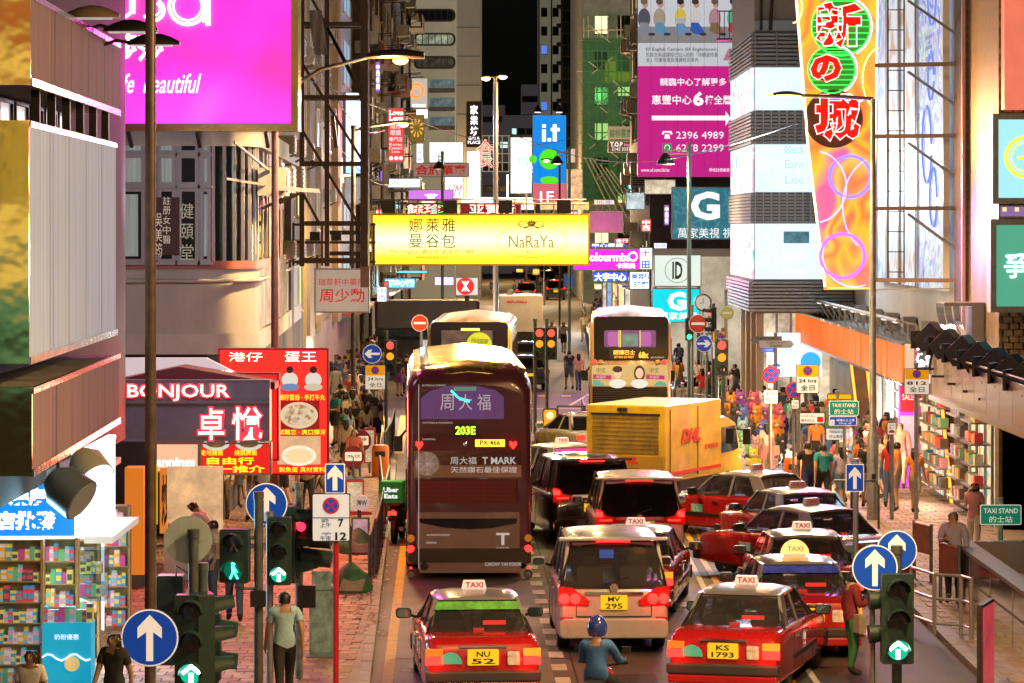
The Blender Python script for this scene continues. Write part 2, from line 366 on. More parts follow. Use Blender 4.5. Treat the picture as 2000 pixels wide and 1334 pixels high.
# ================================================================ BUILDINGS
def at_side(rz):       # helper for parts set on a wall: local -y is outward
    return rz
CREAMT = mat('cream_tile', (.52,.44,.30), .45, noise=(3,.2)); GREYR = mat('grey_render', (.30,.28,.26), .8, noise=(1.5,.35,(1,1,.25)), bump=.2)
OLDR = mat('stained_render', (.23,.19,.16), .85, noise=(.8,.6,(1,1,.2)), bump=.3)
LITW = glow((1,.78,.42), 1.4); LITC = glow((.6,.95,.95), .9); DIMW = mat('dim_window', (.05,.05,.055), .15, emit=.06, ecol=(.8,.6,.35)); DARKW = mat('unlit_window', (.02,.022,.028), .08)
_wm = {}
def window(root, x, y, z, rz, w, h, pane, fr=None, t=.06, fw=.05, mull=0):
    k = (round(w,2), round(h,2), (fr or MET).name, mull, fw)
    if k not in _wm:
        b = B(); a, c = w/2, h/2
        b.bx(-a,a,-t,0,c-fw,c).bx(-a,a,-t,0,-c,-c+fw).bx(-a,-a+fw,-t,0,-c+fw,c-fw).bx(a-fw,a,-t,0,-c+fw,c-fw)
        for i in range(mull): xx = -a+w*(i+1)/(mull+1); b.bx(xx-fw/2,xx+fw/2,-t*.8,0,-c+fw,c-fw)
        b.bx(-a-.05,a+.05,-t-.06,0,-c-.06,-c)
        f = b.build('window', fr or MET, root); p = B().bx(-a+fw*.5,a-fw*.5,-.02,0,-c+fw*.5,c-fw*.5).build('pane', pane, f); _wm[k] = (f.data, p.data)
        p.data.materials[0] = None; p.data.materials[0] = pane
        first = True
    else:
        f = bpy.data.objects.new('window', _wm[k][0]); p = bpy.data.objects.new('pane', _wm[k][1]); C.objects.link(f); C.objects.link(p); p.parent = f; f.parent = root
    p.material_slots[0].link = 'OBJECT'; p.material_slots[0].material = pane
    f.location = (x, y, z); f.rotation_euler = (0, 0, rz)
    return f
_ac = None
def ac_unit(root, x, y, z, rz, s=1):
    global _ac
    if not _ac:
        b = B().bx(-.4,.4,-.5,0,-.25,.25,0); b.bx(-.34,.34,-.515,-.5,-.2,.2,1)
        for i in range(5): b.bx(-.34,.34,-.53,-.515,-.19+.09*i,-.165+.09*i,0)
        b.beam((-.3,0,-.5),(-.3,-.5,-.26),.03,m=2).beam((.3,0,-.5),(.3,-.5,-.26),.03,m=2)
        o = b.build('air_conditioner', [mat('aircon_casing', (.45,.43,.4), .6, noise=(6,.3)), BLK, RUST], root); _ac = o.data
    else:
        o = bpy.data.objects.new('air_conditioner', _ac); C.objects.link(o)
    o.parent = root; o.location = (x, y, z); o.rotation_euler = (0,0,rz); o.scale = (s,s,s); return o
def building(name, label, x0, x1, y0, y1, z1, m, z0=0):
    t = thing(name, label, 'building', ((x0+x1)/2, y0, z0)); t['bx'] = (x0-(x0+x1)/2, x1-(x0+x1)/2, y1-y0, z1-z0)
    B().bx(x0-(x0+x1)/2, x1-(x0+x1)/2, 0, y1-y0, 0, z1-z0).build('wall', m, t); return t
# pixel helpers for the left/right street walls: distance at which column px meets the wall plane
def YW(px, xw): return F*xw/(px-1000)

# --- left: tenement across the side street (cream tiles, blue glass strips)
bt = building('tiled_apartment_block', 'cream tiled apartment block with blue glass bays behind the steel billboard frame', -24, -7.2, 95, 128, 30, CREAMT)
def L(t, x, y, z): return (x-t.location.x, y-t.location.y, z-t.location.z)
BLUEP = mat('pale_blue_cladding', (.34,.46,.58), .35, noise=(2,.15), emit=.12, ecol=(.5,.75,1)); BROWNC = mat('brown_column', (.12,.075,.06), .6, noise=(3,.3))
for i, (ya, yb, m, pr) in enumerate([(95.2,97.4,GREYR,.12),(99.5,100.6,mat('beige_render',(.42,.36,.28),.7,noise=(2,.3)),.2),(108.6,110,CREAMT,.25),(111.5,118.5,BLUEP,.15),(122.5,127.8,BROWNC,.35)]):
    x, y, z = L(bt, -7.2, ya, 3.2); B().bx(x, x+pr, y, y+yb-ya, z, z+26.5).build('pilaster', m, bt)
TILE = mat('tile_joint', (.36,.3,.2), .7)
b = B()
for k in range(54): b.bx(8.395,8.41,6,13.2,3.5+.5*k,3.515+.5*k)
for k in range(14): b.bx(8.395,8.41,6+.52*k,6.015+.52*k,3.4,30)
b.build('tile_joints', TILE, bt)['kind'] = 'stuff'
for k in range(9):
    z = 4.6+3*k
    window(bt, *L(bt,-7.04,115,z+.3), PI/2, 4.6, 1.9, glow((.35,.62,.85),.55) if k in (0,1,3,4) else DARKW, WHT, mull=1)
    window(bt, *L(bt,-7.05,98.4,z), PI/2, 1.1, 1.4, LITW if k in (0,3,4,6) else DIMW, WHT)
    window(bt, *L(bt,-7.15,104.5,z), PI/2, 2.6, 1.3, LITW if k in (1,2,5) else DIMW, WHT, mull=2)
    ac_unit(bt, *L(bt,-7.1,101.6,z+.6), PI/2); ac_unit(bt, *L(bt,-6.95,120.4,z+1.4), PI/2)
# sign lit blue-white at the corner
s = Sign('corner_display', 'tall glowing white and blue corner display behind the steel frame', 'display', 672, 180, 708, 340, 112, multi('disp1', [(0,(.2,.45,1)),(.45,(.95,.98,1)),(1,(.5,.8,1))], 'z', emit=2.2), t=.2, rz=.5)
s = Sign('faded_wall_sign', 'pale panel with faint red drawing below the corner display', 'sign', 672, 345, 706, 400, 111.5, mat('pale_panel', (.6,.6,.66), .5, emit=.5, noise=(2,.3)), t=.1)

# --- left: long old tenement with air conditioners
bo = building('old_tenement', 'stained old tenement crowded with air conditioners and cables on the left', -22, -7.3, 130, 196, 34, OLDR)
REDP = mat('faded_red_paint', (.35,.06,.045), .6, noise=(2,.4))
for k in range(12):
    z = 4.5+2.9*k
    for j in range(14):
        y = 132+4.6*j; r = random.random()
        window(bo, *L(bo,-7.3,y,z), PI/2, 1.9, 1.3, random.choice([DARKW,DIMW,DIMW,LITW,DARKW]), RUST, mull=1)
        if r < .55: ac_unit(bo, *L(bo,-7.2,y+1.8,z+.4*random.random()), PI/2, random.uniform(1,1.5))
        if r > .6: B().beam((0,0,0),(1.3,0,.1),.05).beam((0,1.5,0),(1.3,1.5,.1),.05).beam((1.3,0,.1),(1.3,1.5,.1),.05).beam((.7,0,.05),(.7,1.5,.05),.05).build('drying_rack', DMET, bo, loc=L(bo,-7.3,y,z+.9))
    if k % 2 == 0:
        for y in (131.5, 160, 187): B().bx(0,1.1,0,5.5,0,.12).bx(1,1.1,0,5.5,.12,1.0).build('balcony', OLDR if k % 4 else REDP, bo, loc=L(bo,-7.3,y,z-1.2))
for y in (130.4,138,151,164,178,191): B().tube([(0,0,0),(0,0,33)], .09).build('drain_pipe', RUST, bo, loc=L(bo,-7.2,y,0))
B().bx(0,.25,0,.3,0,30).build('red_fin', REDP, bo, loc=L(bo,-7.3,130.1,3))

# --- centre: tall block with rounded windows and a grey slab core
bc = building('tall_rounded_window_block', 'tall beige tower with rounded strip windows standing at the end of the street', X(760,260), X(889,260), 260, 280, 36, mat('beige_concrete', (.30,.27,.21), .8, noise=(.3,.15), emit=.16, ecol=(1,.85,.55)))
for i, (py, lit) in enumerate([(-18,0),(30,0),(77,1),(122,2)]):
    x, y, z = L(bc, X(852,260), 260, Z(py,260))
    B().prism(rrect(-2.15,1.85,-.62,.62,.5), -.15, 0).build('window_surround', mat('dark_bronze',(.05,.045,.045),.4,.4), bc, loc=(x,y,z))
    f = B().prism(rrect(-1.95,1.65,-.45,.45,.4), -.2, -.15).build('pane', [DARKW, mat('office_window', (.1,.1,.08), .3, emit=.45, noise=(1.6,.95), ecol=(.75,.85,.6)), mat('office_window2', (.1,.09,.07), .3, emit=.3, noise=(2.2,.9))][lit], bc, loc=(x,y,z))
    for q in range(6): B().bx(-1.95+.6*q,-1.88+.6*q,-.23,-.2,-.45,.45).build('mullion', DMET, bc, loc=(x,y,z))
for py in (162,198,235): 
    x, y, z = L(bc, X(862,260), 260, Z(py,260)); B().bx(-1.1,1.25,-.1,0,-.45,.35).build('recess', mat('dim_teal',(.04,.06,.065),.3,emit=.25,ecol=(.45,.7,.75),noise=(2,.8)), bc, loc=(x,y,z)); B().bx(-1.2,1.3,-.5,0,-.95,-.5).build('balcony', GREYR, bc, loc=(x,y,z))
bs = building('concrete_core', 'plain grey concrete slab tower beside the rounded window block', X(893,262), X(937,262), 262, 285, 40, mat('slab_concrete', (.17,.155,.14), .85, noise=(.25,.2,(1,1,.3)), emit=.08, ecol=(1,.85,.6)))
for k in range(14): B().bx(-1.15,1.15,-.03,0,0,.05).build('joint', DMET, bs, loc=(0,0,2.8*k+1))
for i, (a, b_, t, Y) in enumerate([(985,1052,225,420),(937,1000,250,400),(1018,1052,165,470),(937,986,205,480)]):
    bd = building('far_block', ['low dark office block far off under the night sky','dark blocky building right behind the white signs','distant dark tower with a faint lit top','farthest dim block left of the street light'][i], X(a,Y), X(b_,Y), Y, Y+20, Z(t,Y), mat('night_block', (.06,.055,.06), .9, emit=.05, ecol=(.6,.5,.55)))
    for k in range(4):
        for j in range(3): window(bd, (j-1)*X(1000+(b_-a)/4,Y), 0, Z(t,Y)-2.5-3.2*k, 0, 1.2, 1.0, LITC if (i+k*3+j*5) % 11 == 0 else DARKW, DMET)
# --- right: far tower and the scaffolded row
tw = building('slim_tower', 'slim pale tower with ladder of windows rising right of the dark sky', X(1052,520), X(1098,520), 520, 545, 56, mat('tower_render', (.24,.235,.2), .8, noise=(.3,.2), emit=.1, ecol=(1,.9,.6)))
for k in range(12):
    for j in range(2): window(tw, -1.2+2.2*j, 0, 12+3.6*k, 0, 1.2, 1.7, glow((.1,.25,.9),.8) if (k in (3,5,8) and j == 0) else DARKW, GREYR)
    ac_unit(tw, 1.8, 0, 13+3.6*k, 0, 1.6)
for q in (-2.2, .2, 2.1): B().tube([(q,-.2,0),(q,-.2,55)], .14).build('drain_pipe', GREYR, tw)
br = building('dim_row_building', 'narrow dark building with bay windows between the tower and the scaffold', X(1100,470), X(1160,380), 380, 470, 48, OLDR)
for k in range(13):
    for j in range(4): window(br, -2.6+1.7*j, 0, 6+3.2*k, 0, 1.2, 1.6, random.choice([DARKW,DARKW,DIMW,LITW if k % 4 == 1 else DARKW]), RUST)
    ac_unit(br, -1.8+3*random.random(), 0, 7.3+3.2*k, 0, 1.7)
for q in (-3.2,-1,1.4): B().tube([(q,-.3,0),(q,-.3,47)], .13).build('drain_pipe', RUST, br)
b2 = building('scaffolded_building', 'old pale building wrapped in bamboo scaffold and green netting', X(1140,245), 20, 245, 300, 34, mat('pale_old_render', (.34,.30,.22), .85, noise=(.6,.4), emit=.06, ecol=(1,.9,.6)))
ox = b2.location.x
for k in range(9):
    for j in range(2): window(b2, X(1175+45*j,245)-ox, 0, 6+3.2*k, 0, 1.3, 1.7, [LITW,DARKW,DIMW][(k*2+j) % 3], RUST, mull=1)
    B().bx(-.9,.9,-.8,0,0,.15).bx(-.9,.9,-.85,-.75,.15,.95).build('balcony', mat('buff_render',(.4,.33,.24),.8,noise=(2,.3)), b2, loc=(X(1200,245)-ox, 0, 20.5+1.6*k) if k > 5 else (X(1222,245)-ox, 0, 5+3.2*k))
B().bx(-1.4,1.4,-.4,0,-1,1).build('yellow_panel', mat('yellow_board',(.7,.45,.02),.6,emit=.5), b2, loc=(X(1212,245)-ox,-.1,Z(140,245)))
# bamboo scaffold
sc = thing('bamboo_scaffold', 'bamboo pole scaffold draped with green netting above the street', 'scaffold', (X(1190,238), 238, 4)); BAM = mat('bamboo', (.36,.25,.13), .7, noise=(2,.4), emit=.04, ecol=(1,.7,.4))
hw = 2.35; zt = Z(75,238)-4
for i in range(9):
    x = -hw+2*hw*i/8; B().tube([(x,random.uniform(-.1,.1),Z(410,238)-4),(x+random.uniform(-.2,.2),-.05,zt+random.uniform(.1,2))], .055, 6).build('pole', BAM, sc)
for i in range(18):
    z = Z(400,238)-4+i*.9; B().tube([(-hw-.6*random.random(),-.1,z),(hw+.5*random.random(),-.1,z+random.uniform(-.1,.1))], .05, 6).build('pole', BAM, sc)
for i in range(9):
    z = Z(400,238)-4+i*1.6; d = 1 if i % 2 else -1; B().tube([(-hw*.8*d,-.2,z),(hw*.8*d,-.2,z+3)], .05, 6).build('brace', BAM, sc)
NET = glass_mat('green_netting', (.3,.7,.36), .78, .8)
b = B(); n = 14; rows = []
for j in range(19):
    rows.append([(-hw+2*hw*i/n, -.28+.13*math.sin(i*1.3+j*.7)+.05*math.sin(j*2.1+i), Z(392,238)-4+j*(zt-Z(392,238)+4)/18) for i in range(n+1)])
b.loft(rows, caps=False, ring_closed=False); b.build('netting', NET, sc, smooth=60)
# lower bamboo hoist arms and props
for i in range(6): B().tube([(-hw+i*.5,-.3,Z(300,238)-4-i*.3),(hw*.2+i*.6,-.8,Z(430,238)-4)], .06, 6).build('prop', BAM, sc)

# --- right: building carrying the pink billboard, across the side street
b3 = building('billboard_building', 'dark building behind the giant pink billboard across the side street', 6.35, 30, 125, 146, 40, mat('brown_facade', (.10,.085,.08), .7, noise=(1,.4)))
PX = b3.location.x
for k in range(9):
    for y in (2, 5.5, 9, 12.5, 16.5): window(b3, -11.83, y, 5.6+3.3*k, -PI/2, 1.9, 1.6, random.choice([DARKW,DIMW,LITW,DARKW]), RUST, mull=1)
    for y in (3.8,7.3,11,15): ac_unit(b3, -11.9, y, 6+3.3*k+random.random(), -PI/2, 1.3)
for k in range(3): ac_unit(b3, X(1250+15*k,125)-PX, 0, Z(355,125), 0, 1.1)
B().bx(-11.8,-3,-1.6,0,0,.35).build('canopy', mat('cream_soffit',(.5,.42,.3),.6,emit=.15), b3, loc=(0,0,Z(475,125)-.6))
sh = B().bx(-11.75,11,-.1,0,0,Z(500,125)).build('shopfront', mat('lit_shop_interior', (.6,.5,.36), .5, emit=1.0, noise=(.7,.6)), b3)
for k in range(12): B().bx(-.07,.07,-.25,-.05,0,Z(500,125)).build('mullion', MET, b3, loc=(-11.6+2*k,-.1,0))
# --- right: corner block and street wall
b4 = building('corner_block', 'pale corner block with glass shopfronts under the orange canopy', 11.2, 26, 62, 97, 26, mat('pale_cladding', (.5,.48,.46), .5, noise=(.7,.2)))
# wall posters: tall cartoon-free pastel advertisements along the street wall
AD = [multi('pastel_a', [(.2,(.1,.3,.8)),(.42,(.4,.68,.95)),(.5,(.92,.96,1)),(.58,(.6,.5,.9)),(.75,(.2,.6,.85))], 'noise', .8, emit=.62, off=1.5),
      multi('pastel_b', [(.25,(.05,.12,.6)),(.41,(.28,.35,.95)),(.48,(.7,.82,1)),(.54,(.85,.9,1)),(.59,(.25,.7,.45)),(.65,(.6,.45,1)),(.8,(.85,.3,.6))], 'noise', 1.1, emit=.62, off=2.5),
      multi('pastel_c', [(.25,(.6,.3,.2)),(.41,(.75,.45,.3)),(.47,(.85,.92,1)),(.56,(.95,.97,1)),(.65,(.45,.6,.95))], 'noise', .6, emit=.6, off=1)]
for i, (pa, pb, k) in enumerate([(1722,1742,0),(1744,1766,2),(1768,1800,2),(1803,1856,1)]):
    ya, yb = YW(pb, 11.15), YW(pa, 11.15)
    t = thing('wall_advertisement', ['narrow blue white advertising panel beside the neon sign','pale tan and white advertising strip behind the wall ladder','tall white advertising panel with tan figure shapes','wide pastel drawing panel nearest the brick column'][i], 'advertisement', (11.12, (ya+yb)/2, 8), -PI/2, 'street wall advertising panels')
    h0, h1 = -2.6, 8
    B().bx(-(yb-ya)/2,(yb-ya)/2,-.1,0,h0,h1).build('face', AD[k], t)
    for q in (-1,1): B().bx(q*(yb-ya)/2-.05,q*(yb-ya)/2+.05,-.16,0,h0,h1).build('edge_trim', WHT if i != 2 else MET, t)
    if i == 3:
        for r_ in range(9): B().bx(-.95,.2-random.random()*.3,-.11,-.1,6.4-.28*r_-(1.0 if r_ > 4 else 0),6.5-.28*r_-(1.0 if r_ > 4 else 0)).build('text_line', mat('pastel_ink',(.3,.4,.7),.6,emit=.5), t)
        for q_, (cx_, cz_, rr_) in enumerate([(.3,5.2,.7),(-.6,1.2,.8),(.5,-.2,.6),(.1,3,.5)]): B().tube([(cx_+rr_*math.cos(a*.5), -.13, cz_+rr_*math.sin(a*.5)*1.3) for a in range(13)], .03, 5, closed=False).build('drawn_line', glow((.2,.3,.9),.8), t)
ld = thing('wall_ladder', 'thin steel ladder running up the bright advertising wall', 'ladder', (X(1750,74), 74, 4.6))
for q in (-.22,.22): B().tube([(q,0,.9),(q,0,11)], .02, 6).build('rail', DMET, ld)
for k in range(18): B().tube([(-.22,0,1.2+.55*k),(.22,0,1.2+.55*k)], .014, 6).build('rung', DMET, ld)
# brick-tiled column and brackets
cb = thing('tiled_column', 'brown mosaic tiled column carrying the neon sign brackets', 'column', ((X(1885,66)+X(1945,66))/2, 66, 0))
cw = (X(1945,66)-X(1885,66))/2
B().bx(-cw,cw,0,2,0,16).build('core', mat('brown_mortar',(.07,.05,.045),.8), cb)
tm = [mat('brown_tile_a',(.115,.075,.065),.4,noise=(3,.3)), mat('brown_tile_b',(.15,.10,.085),.4,noise=(3,.3))]
me_t = [B().bx(-.072,.072,-.02,0,-.088,.088).build('tile', m_, cb, bevel=.004) for m_ in tm]
tx = [cw*2/5*(i+.5)-cw for i in range(5)]; first = list(me_t); cnt = 0
for k in range(60):
    z = 5+.2*k
    if z > 15: break
    for i, x in enumerate(tx):
        if first: o = first.pop()
        else: o = bpy.data.objects.new('tile', me_t[(k+i*3+random.randrange(2)) % 2].data); C.objects.link(o); o.parent = cb
        o.location = (x, 0, z+(.1 if i % 2 else 0)); cnt += 1
B().bx(cw+.0,cw+.12,-.06,.1,3,16).build('edge_trim', mat('pinkish_trim',(.5,.32,.42),.35,.5), cb); B().bx(-cw-.08,-cw,-.05,.1,3,16).build('edge_trim', mat('pinkish_trim',(.5,.32,.42),.35,.5), cb)
# side wall beyond column
bn = building('near_right_building', 'near right building with small brown tiles behind the green signs', 11.12, 24, 62, 66, 18, mat('tile_wall', (.2,.15,.10), .5, noise=(5,.4)))
b = B()
for k in range(60):
    for j in range(8): b.bx(-6.43+.235*j+(.1 if k % 2 else 0),-6.23+.235*j+(.1 if k % 2 else 0),-.02,0,3.2+.15*k,3.33+.15*k)
b.build('wall_tiles', mat('olive_tile',(.34,.27,.15),.35,noise=(4,.5)), bn)['kind'] = 'stuff'
b5 = B().bx(-6.1,-5,-.5,-.1,6.5,14).build('red_panel', mat('salmon_panel',(.75,.2,.12),.4,emit=.8,ecol=(1,.22,.13),noise=(1,.2)), bn, loc=(-.3,0,3.2))
# ================================================================ SIGNS AND BILLBOARDS
GOLD = mat('polished_gold', (.75,.5,.15), .16, 1, bump=.5, bscale=1.3); GW = glow((1,1,.97), 2.2); WPR = mat('white_print', (.85,.85,.85), .5, emit=.9, ecol=(1,1,1))
def neon(root, st, cx, cz, w, h, m, r=.01, y=-.06, name='neon_tube', off=0, space=1):
    k = ('N', st, off, space)
    if k not in _tc:
        c = bpy.data.curves.new('neon', 'FONT'); c.body = st; c.resolution_u = 2; c.offset = off; c.fill_mode = 'NONE'; c.bevel_depth = .012; c.bevel_resolution = 0; c.align_x = 'CENTER'; c.space_character = space
        o = bpy.data.objects.new('neon', c); me = evaluated(o)
        bpy.data.objects.remove(o); xs = [v.co.x for v in me.vertices]; ys = [v.co.y for v in me.vertices]; _tc[k] = (me, (min(xs),max(xs),min(ys),max(ys)))
    me0, bb = _tc[k]; sx, sy = w/(bb[1]-bb[0]), h/(bb[3]-bb[2]); q = r/.012
    vs = [((v.co.x-(bb[0]+bb[1])/2)*sx, -v.co.z*q, (v.co.y-(bb[2]+bb[3])/2)*sy) for v in me0.vertices]
    o = B().add(vs, [tuple(p.vertices) for p in me0.polygons]).build(name, m, root); o.location = (cx, y, cz); return o
# giant magenta billboard
MAG = multi('magenta_print', [(0,(1,.0,.28)),(.38,(1,.0,.42)),(.5,(1,.0,.62)),(.62,(.95,.02,.72)),(.8,(1,.12,.68)),(1,(1,.25,.8))], 'noise', .22, emit=1.1, off=1.2)
s = Sign('magenta_billboard', 'giant magenta beauty shop billboard with gold edges, upper left', 'billboard', 160, -60, 583, 256, 58, MAG, GOLD, t=.9, fw=.15, frame_t=.12)
S_ = s
s.ring('letter_bowl', 367, 12, 36, GW, 3.2, y=-.06); s.ring('letter_bowl', 367, 12, 28, GW, 2, y=-.06)
s.poly('letter_stem', [(402,-60),(411,-60),(411,50),(402,50)], GW, t=.05); s.poly('letter_stem', [(396,-60),(399,-60),(399,44),(396,44)], GW, t=.05)
s.ring('letter_bowl', 232, 6, 30, GW, 3, y=-.06); s.poly('letter_stem', [(253,-60),(264,-60),(264,27),(253,27)], GW, t=.05)
s.ring('letter_curve', 300, 20, 20, GW, 3.4, y=-.06, a0=-150, a1=60); s.ring('letter_curve', 300, 18, 13, GW, 1.8, y=-.06, a0=-150, a1=60)
s.txt('莎莎', 268, 92, 104, 56, GW, bold=.02, y=-.02)
s.txt('life  beautiful', 309, 163, 168, 38, GW, ital=.35, y=-.02)
for i in range(5): B().beam((-3+1.5*i,.9,-1.4),(-3+1.5*i,2.2,-2.0),.08).build('bracket', DMET, s.root)
# three near sign boxes on the left building -------------------------------------------------
def sidebox(name, label, Xf, y0, y1, z0, z1, face, depth, endm, zt=None):
    """box parallel to the street: long face towards the road, mirrored end face towards us"""
    t = thing(name, label, 'sign box', (Xf, y0, z0)); h = z1-z0
    B().bx(-depth,0,.03,y1-y0,0,h).build('casing', mat('box_casing',(.35,.33,.32),.6,noise=(2,.4)), t)
    B().bx(0,.03,.02,y1-y0-.02,.05,h-.05).build('face', face, t)
    B().bx(-depth,.035,-.02,.03,-.04,h+.04).build('end_panel', endm, t)
    for k in range(1, 5): B().bx(.03,.035,(y1-y0)*k/5,(y1-y0)*k/5+.02,.05,h-.05).build('seam', mat('seam_grey',(.22,.21,.21),.7), t)
    B().bx(.0,.06,.0,y1-y0,-.05,.05).bx(.0,.06,0,y1-y0,h-.05,h+.03).build('edge_trim', mat('mirror_trim',(.6,.5,.5),.15,1,bump=.4,bscale=4), t)
    t.rotation_euler = (0,0,.022); return t
MIR = mat('gold_mirror', (.95,.72,.2), .1, 1, bump=.5, bscale=1.1)
WF = mat('weathered_white_glow_panel', (.46,.52,.6), .75, spec=.1, emit=.2, ecol=(.7,.85,1), noise=(1.3,.22,(1,3.2,.1)))  # weathered panel; grazing street reflections put in as faint emission
PF = mat('weathered_pink_panel', (.32,.22,.24), .75, spec=.1, noise=(1.4,.25,(1,2,.2)))
sidebox('upper_sign_box', 'pinkish weathered sign box with gold end panel, topmost of the three on the left', -6.42, 36, 46, 8.97, 10.12, PF, 2.6, MIR)
sidebox('tall_sign_box', 'tall white back panel with curved gold mirror end on the left', -6.44, 36, 45.7, 5.27, 8.42, WF, 2.6, MIR)
sidebox('lower_sign_box', 'low brownish seamed sign box under the tall white one', -6.40, 36, 45.8, 3.78, 4.88, PF, 2.6, MIR)
lb = building('near_left_building', 'near left building behind the sign boxes and drugstore', -22, -7.55, 36.2, 53, 16, mat('dark_render', (.07,.06,.055), .85, noise=(1,.4)), 2.9)
for k in range(6): B().bx(-.06,.06,0,.06,0,.6).build('post', DMET, lb, loc=(8.1,2+1.3*k-.2,5.5))
for k in range(6): window(lb, 7.29, 2.4+1.3*k, 5.75, PI/2, 1.1, .55, mat('grey_pane',(.3,.28,.3),.3,emit=.15), DMET)
# spotlights on arms above the upper box
def arm_lamp(name, label, p0, p1, m, lit=None):
    t = thing(name, label, 'lamp', p0); d = Vector(p1)-Vector(p0)
    B().tube([(0,0,0), d*.5+Vector((0,0,.12)), d], .03, 8).build('arm', DMET, t, smooth=60)
    c = d; prof = []
    b = B(); n = 12; rings = []
    for i in range(7):
        u = i/6; w = .22*math.sin(PI*(.15+.7*u)); hgt = .2*math.sin(PI*min(1,u*.8+.1))
        rings.append([(c[0]-.3+u*.85, c[1]+w*math.cos(PI*j/(n-1)), c[2]+hgt*math.sin(PI*j/(n-1))) for j in range(n)])
    b.loft(rings); b.build('hood', m, t, smooth=60)
    B().bx(c[0]-.22,c[0]+.42,c[1]-.13,c[1]+.13,c[2]-.02,c[2]+.0).build('lens', lit or mat('lens_pale',(.7,.65,.6),.2,emit=.5), t)
    return t
arm_lamp('billboard_lamp', 'tan hooded floodlight reaching over the upper sign box, upper of three', (-6.9,42,10.2), (X(190,42)-.2,42,Z(35,42)), mat('tan_hood',(.4,.3,.22),.35,.3))
arm_lamp('billboard_lamp', 'dark hooded floodlight in the middle of the three over the upper sign box', (-6.9,43,10.1), (X(240,43),43,Z(62,43)), DMET)
arm_lamp('billboard_lamp', 'dark hooded floodlight lowest and farthest out in front of the magenta billboard', (-6.9,44,9.9), (X(285,44),44,Z(88,44)), DMET)
# --------------------------------------------------- white corner building with clinic windows
WR = mat('white_render', (.50,.485,.45), .75, noise=(1.1,.18,(1,1,.35)), bump=.15); FRG = mat('grey_window_frame', (.36,.35,.40), .45, noise=(8,.08))
cl = thing('clinic_building', 'white rendered corner building with rounded corner and grey clinic windows', 'building', (-6.5, 60, 0))
def cpath(r0, nfront=2):      # plan of the front: along camera-facing wall, round the corner, down the street
    p = [(-5.5-0, 0-r0), (-.35, -r0)] ; 
    for i in range(1, 8): a = R(-90+90*i/7); p.append((-.35+(1.1+r0)*math.cos(a), 1.1+(1.1+r0)*math.sin(a)))
    p.append((.75+r0-.85, 24)); return p
def band(name, z0, z1, r0, m, inner=.4):
    o = cpath(r0); i = cpath(-inner); b = B(); n = len(o)
    vs = [(x,y,z0) for x,y in o]+[(x,y,z1) for x,y in o]+[(x,y,z0) for x,y in i]+[(x,y,z1) for x,y in i]; fs = []
    for k in range(n-1): fs += [(k,k+1,k+1+n,k+n),(k+2*n+1,k+2*n,k+3*n,k+3*n+1),(k+n,k+n+1,k+3*n+1,k+3*n),(k+1,k,k+2*n,k+2*n+1)]
    fs += [(0,n,3*n,2*n),(n-1,3*n-1,4*n-1,2*n-1)]
    return b.add(vs, fs).build(name, m, cl, smooth=30)
zb, zs = Z(692,60), Z(515,60)
band('parapet_wall', zb+.25, zs-.12, 0, WR); band('red_band', zs-.12, zs+.06, .05, mat('brick_red_band',(.36,.13,.10),.6,noise=(2,.3)))
band('lower_cornice', zb, zb+.45, .08, mat('white_cornice',(.55,.53,.5),.6,noise=(2,.15))); band('top_cornice', Z(285,60), Z(262,60)+.2, .12, WR)
B().bx(-5.4,-.3,.5,20,0,14).build('core', mat('dark_interior',(.05,.045,.04),.8), cl)
B().tube([(x,y-.05,zs-.38) for x,y in cpath(.05)], .05, 8).build('drain_pipe', mat('cream_pipe',(.45,.42,.38),.5), cl, smooth=60)
# windows: columns between photo x 222..455, rows 258-295, 305-360, 370-510
CUR = mat('curtain', (.5,.6,.58), .8, noise=(3,.3,(5,1,.1)), emit=.12, ecol=(.6,.8,.8)); CG = mat('clinic_glass', (.02,.03,.03), .06)
rows = [(300,268),(362,303),(512,368)]; cols = [(224,283,'c'),(309,343,'n'),(349,388,'k'),(392,412,'x')]
for (r1, r0) in rows:
    for (a, b_, kd) in cols:
        w, h = (b_-a)*60/F, (r1-r0)*60/F; x, z = X((a+b_)/2,60)+6.5, Z((r1+r0)/2,60)
        f = window(cl, x, 0, z, 0, w, h, CG, FRG, t=.1, fw=.07)
        if kd == 'c' or (kd == 'n' and r1 < 400) or kd == 'x':
            b = B(); nn = 14; ps = [(-w*.42+w*(.7 if r1 > 400 else .84)*i/nn, -.035+.012*math.sin(i*1.9)) for i in range(nn+1)]
            b.loft([[(px_,py_,-h*.42) for px_,py_ in ps],[(px_,py_,h*.42) for px_,py_ in ps]], caps=False, ring_closed=False).build('curtain', CUR, f, smooth=60)
band('window_band', zs, Z(285,60), -.07, CG, .3)
for q in range(2,9): x_, y_ = cpath(.0)[q]; B().beam((x_,y_,zs),(x_,y_,Z(285,60)),.07).build('mullion', FRG, cl)
for a in (286,346,390): B().bx(-.05,.05,-.05,.1,Z(515,60),Z(262,60)).build('mullion', FRG, cl, loc=(X(a,60)+6.5,0,0))
B().bx(-5.4,-.3,.02,.12,zs,Z(265,60)).build('window_wall', FRG, cl)
BN = mat('brown_banner',(.07,.02,.015),.6); CRM = mat('cream_print',(.75,.68,.55),.6,emit=.25)
nb = B().bx(-.27,.27,-.13,-.11,-.66,.62).build('brown_banner', BN, cl, loc=(X(328,60)+6.5,0,Z(440,60)))
for i, ch in enumerate('註册女中醫'): letters(cl, ch, X(327,60)+6.5, Z(392+19*i,60), .17, .18, CRM, -.13)
for i, ch in enumerate('吳美筠'): letters(cl, ch, X(311,60)+6.5, Z(430+29*i,60), .17, .3, CRM, -.13)
